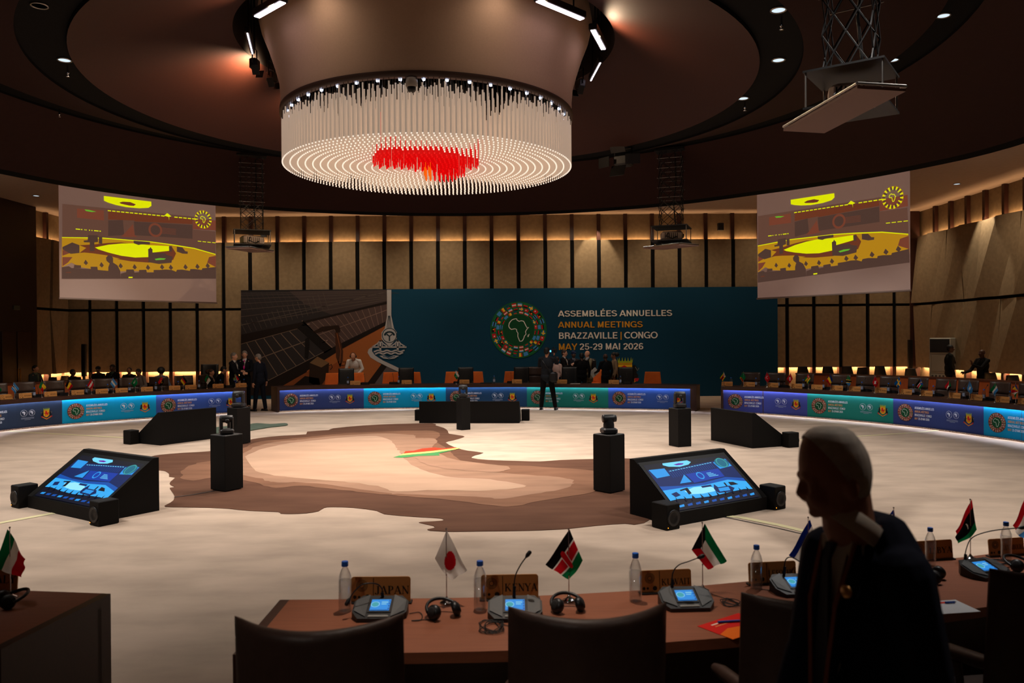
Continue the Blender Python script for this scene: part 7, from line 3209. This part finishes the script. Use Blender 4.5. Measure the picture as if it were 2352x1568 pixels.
# --- white shirt, headset, leaning on an orange chair
def headset(t, B, T, RL, RH, s, A):
    q = MB()
    q.tube([T(.086 * math.cos(a), -.01, .02 + .100 * math.sin(a)) for a in [PI * k / 12 for k in range(13)]], .008, 6)
    h = part(q.mesh('headset_band', M_BLKPL), 'headset_band', t)
    for sg in (-1, 1):
        q = MB()
        q.ell(T(sg * .092, -.01, -.004), (.020, .038, .040), RH)
        part(q.mesh('ear_cup', M_BLKPL), 'ear_cup', h)


x, y, z = at_px(817, 818, 26.4)
person('balding person in white shirt and headset leaning on the back of an orange chair', x, y, FWD, H=1.80, skin='tan', hair='grey', hstyle='bald', top=(212, 206, 198), trousers=(28, 28, 34), lean=.62,
       head=(0, -.35), arms={'L': ((-.26, .10, 1.18), (-.07, .30, 1.05), (.3, .8, .2)), 'R': ((.26, .10, 1.18), (.07, .30, 1.05), (-.3, .8, .2))}, extras=headset)


# --- cameraman in front of the head desk
def camgear(t, B, T, RL, RH, s, A):
    q = MB()
    q.tube([B((-.11, .13, 1.42)), B((-.12, -.135, 1.40)), B((.02, -.15, 1.2)), B((.17, -.13, 1.0))], .014, 6)
    part(q.mesh('bag_strap', M_BLKPL), 'bag_strap', t)
    q = MB()
    q.rbox(B((.20, -.10, .92)), (.24, .16, .30), .05)
    part(q.mesh('shoulder_bag', M_BLKPL), 'shoulder_bag', t)


ft = U(1263, 941)
x, y, z = at_px(1256, 796, ft.y)
cmn = person('cameraman in dark clothes standing with his back to us in front of the head desk', x, y, -.25, H=z * .995, skin='tan', hair='black', top=(34, 38, 44), trousers=(14, 13, 14), build=1.05,
             arms={'R': ((.27, .12, 1.30), (.15, .28, 1.50), (0, .2, 1)), 'L': ((-.24, .1, 1.22), (-.05, .30, 1.36), (.3, .5, .8))}, extras=camgear, legs={'L': (-.06, 0), 'R': (.12, .0)}, head=(-.25, 0))
p = V(1272, 806, ft.y + .34)
t = thing('video_camera', 'black video camera with glowing viewfinder held up by the cameraman', 'camera', (p.x, p.y, p.z), -.3)
m = MB()
m.rbox((0, .02, 0), (.12, .26, .13), .02)
m.build('body', M_BLKPL, t)
m = MB()
m.tube([(0, .14, 0), (0, .24, 0)], [.045, .05], 14)
m.build('lens', M_BLKPL, t)
m = MB()
m.rbox((-.09, -.10, .0), (.075, .012, .055), .004)
m.build('viewfinder_screen', emit('viewfinder', (90, 190, 255), 2.0), t)
m = MB()
m.rbox((.0, .0, .10), (.03, .20, .03), .01)
m.build('handle', M_BLKPL, t)

# --- group behind the head desk
G1 = 'people gathered behind the head desk'
standing('long-haired person in pale pink jacket right of the cameraman', 1279, 818, 25.5, RT + .9, female=True, skin='tan', hair='brown', hstyle='long', top=(206, 172, 160), group=G1)
standing('dark-haired person in black suit with patterned tie, facing right', 1295, 802, 26.0, RT - .45, skin='light', hair='brown', top=(18, 17, 20), shirt=(206, 198, 192), tie=(140, 96, 66), group=G1,
         arms={'R': ((.22, .12, 1.16), (.12, .30, 1.24), (-.2, .8, .4))})
standing('person with dark blue head wrap behind the group', 1317, 806, 26.8, FWD + .2, skin='dark', hair=(34, 46, 76), hstyle='wrap', top=(26, 26, 34), shirt=(120, 120, 130), group=G1)
standing('broad person in black seen from behind in the middle of the group', 1336, 809, 25.5, .15, skin='dark', hair='black', hstyle='short', top=(10, 9, 10), trousers=(10, 9, 10), build=1.18, group=G1)


def backpack(t, B, T, RL, RH, s, A):
    q = MB()
    q.rbox(B((0, -.20, 1.24)), (.30, .16, .42), .06)
    bp = part(q.mesh('backpack', M_BLKPL), 'backpack', t)
    for sg in (-1, 1):
        q = MB()
        q.tube([B((sg * .11, -.12, 1.42)), B((sg * .12, .02, 1.49)), B((sg * .12, .14, 1.36)), B((sg * .14, .10, 1.15))], .022, 6)
        part(q.mesh('strap', M_BLKPL), 'strap', bp)


standing('bald person in tan coat with black backpack, facing left', 1350, 804, 26.1, LF + .55, skin='light', hair='grey', hstyle='bald', top=(128, 116, 92), coat=.2, shirt=(190, 196, 206), group=G1, extras=backpack,
         arms={'L': ((-.22, .12, 1.14), (-.04, .26, 1.12), (.6, .6, 0)), 'R': ((.24, .02, 1.14), (.10, .26, 1.10), (-.5, .7, 0))})


def papers(t, B, T, RL, RH, s, A):
    e, w, fd = A['L']
    q = MB()
    q.box(B(w) + Vector((0, .10, 0)), (.22, .02, .28), M=Matrix.Rotation(.9, 3, 'Y'))
    part(q.mesh('held_papers', M_WHITE), 'held_papers', t)


standing('bald person in dark suit holding white papers, back to us', 1391, 811, 25.5, -.5 + .9, skin='dark', hair='black', hstyle='bald', top=(18, 20, 26), group=G1, build=1.05, extras=papers,
         arms={'L': ((-.25, .08, 1.14), (-.26, .28, 1.06), (0, 1, 0))})
standing('person in beige jacket with dark hair in a puff, facing left', 1411, 808, 26.1, LF + .1, female=True, skin='brown', hair='black', hstyle='puff', top=(136, 112, 86), trousers=(12, 12, 14), group=G1, head=(0, .15))

# --- two men at the right
standing('person in dark suit and pale collar facing right by the air conditioner', 2181, 790, 23.9, RT - .3, skin='dark', hair='black', hstyle='short', top=(24, 26, 24), shirt=(150, 142, 130), tie=(30, 30, 30), build=1.15,
         group='two people talking by the right wall')
standing('bald person in dark suit raising one hand, by the right wall', 2257, 801, 22.5, LF + .15, skin='dark', hair='grey', hstyle='bald', top=(16, 15, 17), build=1.2, group='two people talking by the right wall',
         arms={'L': ((-.24, .24, 1.20), (-.20, .50, 1.30), (-.1, .3, .95)), 'R': ((.24, .20, 1.12), (.16, .46, 1.06), (0, 1, .1))})

# --- people seated behind the left desk
G2 = 'people seated at the back left'
seated('person with glasses in grey jacket at the far left, facing right', 80, 838, 25.0, RT - .2, skin='tan', hair='black', top=(46, 54, 58), shirt=(90, 100, 80), group=G2)
seated('person in dark clothes facing right, left of the black column loudspeaker', 166, 847, 25.1, RT, skin='dark', hair='black', top=(16, 15, 16), group=G2)
seated('person in black with a dark cap right of the column loudspeaker', 226, 840, 26.0, FWD, skin='dark', hair=(20, 20, 24), hstyle='cap', top=(12, 12, 14), group=G2)
seated('short-haired person in black with pale lanyard behind the left desk', 259, 836, 25.1, FWD - .2, skin='dark', hair='black', top=(12, 12, 14), shirt=(60, 80, 70), group=G2)
seated('person in black behind the ARABIE SAOUDITE plate, head bowed', 297, 843, 25.7, FWD + .2, skin='brown', hair='black', top=(14, 13, 15), head=(0, -.3), group=G2)
seated('person with pale sleeves bending forward behind the left desk', 328, 844, 25.1, FWD - .4, skin='brown', hair='black', top=(120, 112, 108), trousers=(30, 30, 34), lean=.25, group=G2)
seated('person in patterned top seen from behind near the ANGOLA plate', 370, 847, 22.95, .1, seat=.52, skin='brown', hair='black', hstyle='afro', top=(96, 100, 112), group=G2, female=True)
seated('person in black with hair tied back seated by the ALGÉRIE plate', 484, 850, 23.6, RT - .15, seat=.52, skin='tan', hair='brown', hstyle='puff', top=(14, 13, 15), shirt=(150, 120, 104), group=G2, female=True)
seated('person in black leaning forward behind the one by the ALGÉRIE plate', 497, 838, 24.5, RT + .6, skin='tan', hair='black', top=(12, 12, 13), lean=.30, group=G2)
# ================================================================ THE WALKING MAN IN THE FOREGROUND
ZM = 2.15
KM = ZM / FPX / 2.537          # metres per unit of the traced close-up
MX, MY, MZ = V(1915, 1085, ZM)
fg = thing('person', 'white-haired person in navy suit with lanyard and lapel pin walking past in the foreground', 'person', (MX, ZM, 0), 0)


def HP(u, v, side=0.0):
    """close-up coordinates -> metres around the figure's base; side = toward the camera is negative"""
    p = V(1750 + u / 2.537, 950 + v / 2.537, ZM)
    return Vector((p.x - MX, side, p.z))


HEAD = [(72, 385, 405, 10), (80, 325, 470, 38), (100, 285, 505, 55), (125, 262, 528, 63), (150, 244, 548, 69), (180, 231, 568, 72), (215, 223, 588, 75), (250, 219, 602, 76), (290, 217, 612, 77), (330, 219, 617, 77),
        (365, 226, 617, 76), (395, 244, 614, 73), (430, 250, 610, 70), (460, 256, 606, 66), (490, 268, 600, 62), (515, 276, 560, 58), (540, 284, 520, 53), (562, 290, 480, 47), (580, 298, 430, 40), (592, 318, 395, 30)]


def head_loft(m, grow=0.0, rows=None):
    rows = rows or HEAD
    n = 28
    vs = []
    for v, uf, ub, w in rows:
        f, b = HP(uf, v), HP(ub, v)
        cx, hl = (f.x + b.x) / 2, (b.x - f.x) / 2 + grow
        for k in range(n):
            a = 2 * PI * k / n
            ca, sa = math.cos(a), math.sin(a)
            wx = math.copysign(abs(ca) ** .92, ca)
            narrow = 1 - .16 * max(0, -ca)          # the face is narrower than the back of the head
            vs.append((cx + hl * wx, (w / 1000 + grow) * sa * narrow * (1.03), f.z))
    fs = []
    for i in range(len(rows) - 1):
        for k in range(n):
            j = (k + 1) % n
            fs.append((i * n + k, i * n + n + k, i * n + n + j, i * n + j))
    m.add(vs, fs, 0, True)
    m.add(vs, [tuple(range(n)), tuple(range((len(rows) - 1) * n + n - 1, (len(rows) - 1) * n - 1, -1))])


SK = mat('man_skin', (150, 102, 80), .6)
SUITN = mat('navy_suit', (26, 30, 44), .85, noise=.06, nscale=60, spec=.1)
SHIRTW = mat('white_shirt', (196, 186, 172), .8, spec=.1)
YAW = -.42      # the trunk turns its front a little toward the camera


def TB(x, y, z):
    """trunk space: x to his left shoulder, y to his front"""
    # his front looks along -X in the world, turned toward the camera
    a = PI / 2 - YAW
    ca, sa = math.cos(a), math.sin(a)
    c = HP(625, 1250)
    x = -x * .70
    return Vector((c.x + x * ca - y * sa, x * sa + y * ca + .03, z))


# body
m = MB()
head_loft(m)
cap(m, HP(241, 392), .011, HP(229, 460), .0155)
m.ell(HP(252, 470), (.015, .016, .010))
cap(m, HP(233, 362, -.022), .009, HP(233, 362, .022), .009)
m.ell(HP(282, 512), (.012, .022, .008))
m.ell(HP(287, 532), (.011, .020, .008))
m.ell(HP(312, 572), (.018, .022, .016))
m.ell(HP(455, 402, -.078), (.019, .010, .034), Matrix.Rotation(-.2, 3, 'Y'))
m.ell(HP(455, 402, .078), (.019, .010, .034), Matrix.Rotation(-.2, 3, 'Y'))
for sg in (-1, 1):
    m.ell(HP(300, 470, sg * .036), (.030, .022, .030))
    m.ell(HP(268, 378, sg * .033), (.016, .020, .010))
    m.ell(HP(272, 415, sg * .034), (.014, .018, .008))
nb = HP(505, 650)
cap(m, HP(480, 450), .066, nb, .068, 14)
ztop = HP(470, 640).z
shl, shr = TB(.185, 0, ztop - .115), TB(-.185, 0, ztop - .115)
m.ell(TB(0, 0, ztop - .26), (.10, .10, .22))
m.ell(TB(0, 0, ztop - .50), (.095, .10, .20))
m.ell(TB(0, 0, ztop - .66), (.10, .10, .14))
cap(m, shl, .05, shr, .05)
LE, LW = TB(.27, -.03, ztop - .42), TB(.29, .04, ztop - .68)
REb, RW = TB(-.24, .04, ztop - .42), TB(-.22, .16, ztop - .64)
for a_, e_, w_, sd in ((shl, LE, LW, 1), (shr, REb, RW, -1)):
    cap(m, a_, .045, e_, .038)
    cap(m, e_, .038, w_, .026)
    hand(m, w_, Vector((0, 0, -1)) + Vector((-.15, -.05, 0)), Vector((0, sd * .9, -.1)), sd, .5)
hipc = TB(0, 0, .93)
for sd, st in ((1, -.16), (-1, .20)):
    h = TB(sd * .09, 0, .93)
    kn = TB(sd * .10, st * .6 + .05, .50)
    an = TB(sd * .10, st, .09)
    cap(m, h, .085, kn, .055)
    cap(m, kn, .055, an, .038)
    cap(m, an, .036, an + (TB(0, .14, 0) - TB(0, 0, 0)) + Vector((0, 0, -.05)), .026)
part(remesh(m, 'body', SK, .006, 2), 'body', fg)
for sg in (-1, 1):
    q = MB()
    q.ell(HP(276, 398, sg * .033), .0105, nu=12, nv=8)
    eo = part(q.mesh('eye', M_EYE), 'eye', fg)
    q = MB()
    q.ell(HP(276, 398, sg * .033) + Vector((-.0085, 0, 0)), .0045, nu=8, nv=6)
    part(q.mesh('pupil', M_PUP), 'pupil', eo)
# hair, cut along a slanting hairline
m = MB()
head_loft(m, .006, [r for r in HEAD if r[0] <= 480] + [(492, 300, 585, 50)])
cuts = [(HP(262, 150), Vector((-.80, 0, -.62)))]
hm = remesh(m, 'hair', HAIRM['white'], .005, 1, cuts)
part(hm, 'hair', fg)
# shirt collar and front
m = MB()
R = Matrix.Rotation(.62, 3, 'Y')
m.lathe([(.082, -.030), (.082, -.010), (.076, .022), (.070, .024), (.074, -.03)], HP(525, 615), 28, M=R)
part(m.mesh('collar', SHIRTW), 'collar', fg)
m = MB()
P = [(-.075, .10, ztop - .035), (.075, .10, ztop - .035), (.050, .142, ztop - .22), (.0, .150, ztop - .50), (-.050, .142, ztop - .22)]
m.add([TB(*p) for p in P] + [TB(p[0], p[1] - .05, p[2]) for p in P], [(4, 3, 2, 1, 0), (5, 6, 7, 8, 9)] + [(i, (i + 1) % 5, 5 + (i + 1) % 5, 5 + i) for i in range(5)])
part(m.mesh('shirt_front', SHIRTW), 'shirt_front', fg)
m = MB()
P = [(-.020, .125, ztop - .045), (.020, .125, ztop - .045), (.014, .142, ztop - .085), (.036, .162, ztop - .40), (0, .165, ztop - .50), (-.036, .162, ztop - .40), (-.014, .142, ztop - .085)]
m.add([TB(*p) for p in P] + [TB(p[0], p[1] - .015, p[2]) for p in P], [(6, 5, 4, 3, 2, 1, 0), (7, 8, 9, 10, 11, 12, 13)] + [(i, (i + 1) % 7, 7 + (i + 1) % 7, 7 + i) for i in range(7)])
part(m.mesh('tie', mat('dark_tie', (18, 20, 34), .6)), 'tie', fg)
# jacket
m = MB()
m.ell(TB(0, -.01, ztop - .27), (.128, .135, .25))
m.ell(TB(0, 0, ztop - .52), (.130, .13, .27))
m.ell(TB(0, 0, ztop - .78), (.135, .14, .22))
nbk = HP(620, 540, .0)
for sd in (-1, 1):
    cap(m, TB(sd * .17, -.02, ztop - .13), .072, TB(sd * .070, -.045, ztop - .035), .055)
    a_, e_, w_ = ((shl, LE, LW) if sd > 0 else (shr, REb, RW))
    cap(m, a_, .074, e_, .060)
    cap(m, e_, .066, e_ + (w_ - e_) * .95, .050)
cap(m, TB(-.05, -.06, ztop - .03), .05, TB(.05, -.06, ztop - .03), .05)
part(remesh(m, 'jacket', SUITN, .008, 3), 'jacket', fg)
for sd in (-1, 1):
    m = MB()
    P = [(sd * .060, .085, ztop - .005), (sd * .105, .100, ztop - .10), (sd * .118, .128, ztop - .17), (sd * .090, .140, ztop - .19), (sd * .030, .168, ztop - .50), (sd * .012, .166, ztop - .50), (sd * .045, .150, ztop - .22)]
    f = list(range(7))
    m.add([TB(*p) for p in P] + [TB(p[0], p[1] - .02, p[2]) for p in P], [tuple(f), tuple(13 - i for i in f)] + [(i, (i + 1) % 7, 7 + (i + 1) % 7, 7 + i) for i in range(7)])
    part(m.mesh('lapel', SUITN), 'lapel', fg)
# lanyard with badge, and the pin
M_LAN = mat('lanyard_orange', (120, 58, 34), .7)
m = MB()
for sd in (-1, 1):
    path = [TB(sd * .068, -.03, ztop + .005), TB(sd * .078, .09, ztop - .04), TB(sd * .062, .150, ztop - .20), TB(sd * .02, .178, ztop - .55)]
    for i in range(3):
        a_, b_ = path[i], path[i + 1]
        w = (TB(.009, 0, 0) - TB(0, 0, 0))
        o_ = (TB(0, .004, 0) - TB(0, 0, 0))
        m.add([a_ - w, a_ + w, b_ + w, b_ - w, a_ - w + o_, a_ + w + o_, b_ + w + o_, b_ - w + o_], [(0, 1, 2, 3), (7, 6, 5, 4), (0, 4, 5, 1), (2, 6, 7, 3), (1, 5, 6, 2), (3, 7, 4, 0)])
part(m.mesh('lanyard', M_LAN), 'lanyard', fg)
m = MB()
c = TB(0, .185, ztop - .63)
m.rbox(c, (.09, .006, .13), .002, rz=PI / 2 - YAW)
part(m.mesh('badge', SHIRTW), 'badge', fg)
m = MB()
fwd = (TB(0, 1, 0) - TB(0, 0, 0)).normalized()
q_ = fwd.to_track_quat('Z', 'Y').to_matrix()
m.lathe([(0, .008), (.013, .008), (.017, .004), (.017, 0)], TB(.115, .150, ztop - .150), 18, M=q_)
part(m.mesh('lapel_pin', mat('gold_pin', (190, 140, 80), .35, metal=.6)), 'lapel_pin', fg)
# trousers and shoes
m = MB()
m.ell(hipc, (.14, .13, .14))
for sd, st in ((1, -.16), (-1, .20)):
    h = TB(sd * .09, 0, .93)
    kn = TB(sd * .10, st * .6 + .05, .50)
    an = TB(sd * .10, st, .09)
    cap(m, h, .10, kn, .078)
    cap(m, kn, .078, kn + (an - kn) * .97, .066)
part(remesh(m, 'trousers', SUITN, .012, 2), 'trousers', fg)
for sd, st in ((1, -.16), (-1, .20)):
    m = MB()
    an = TB(sd * .10, st, .09)
    d_ = TB(0, 1, 0) - TB(0, 0, 0)
    cap(m, an - d_ * .03 + Vector((0, 0, -.048)), .041, an + d_ * .15 + Vector((0, 0, -.055)), .034)
    part(remesh(m, 'shoe', M_BLKPL, .008, 1), 'shoe', fg)
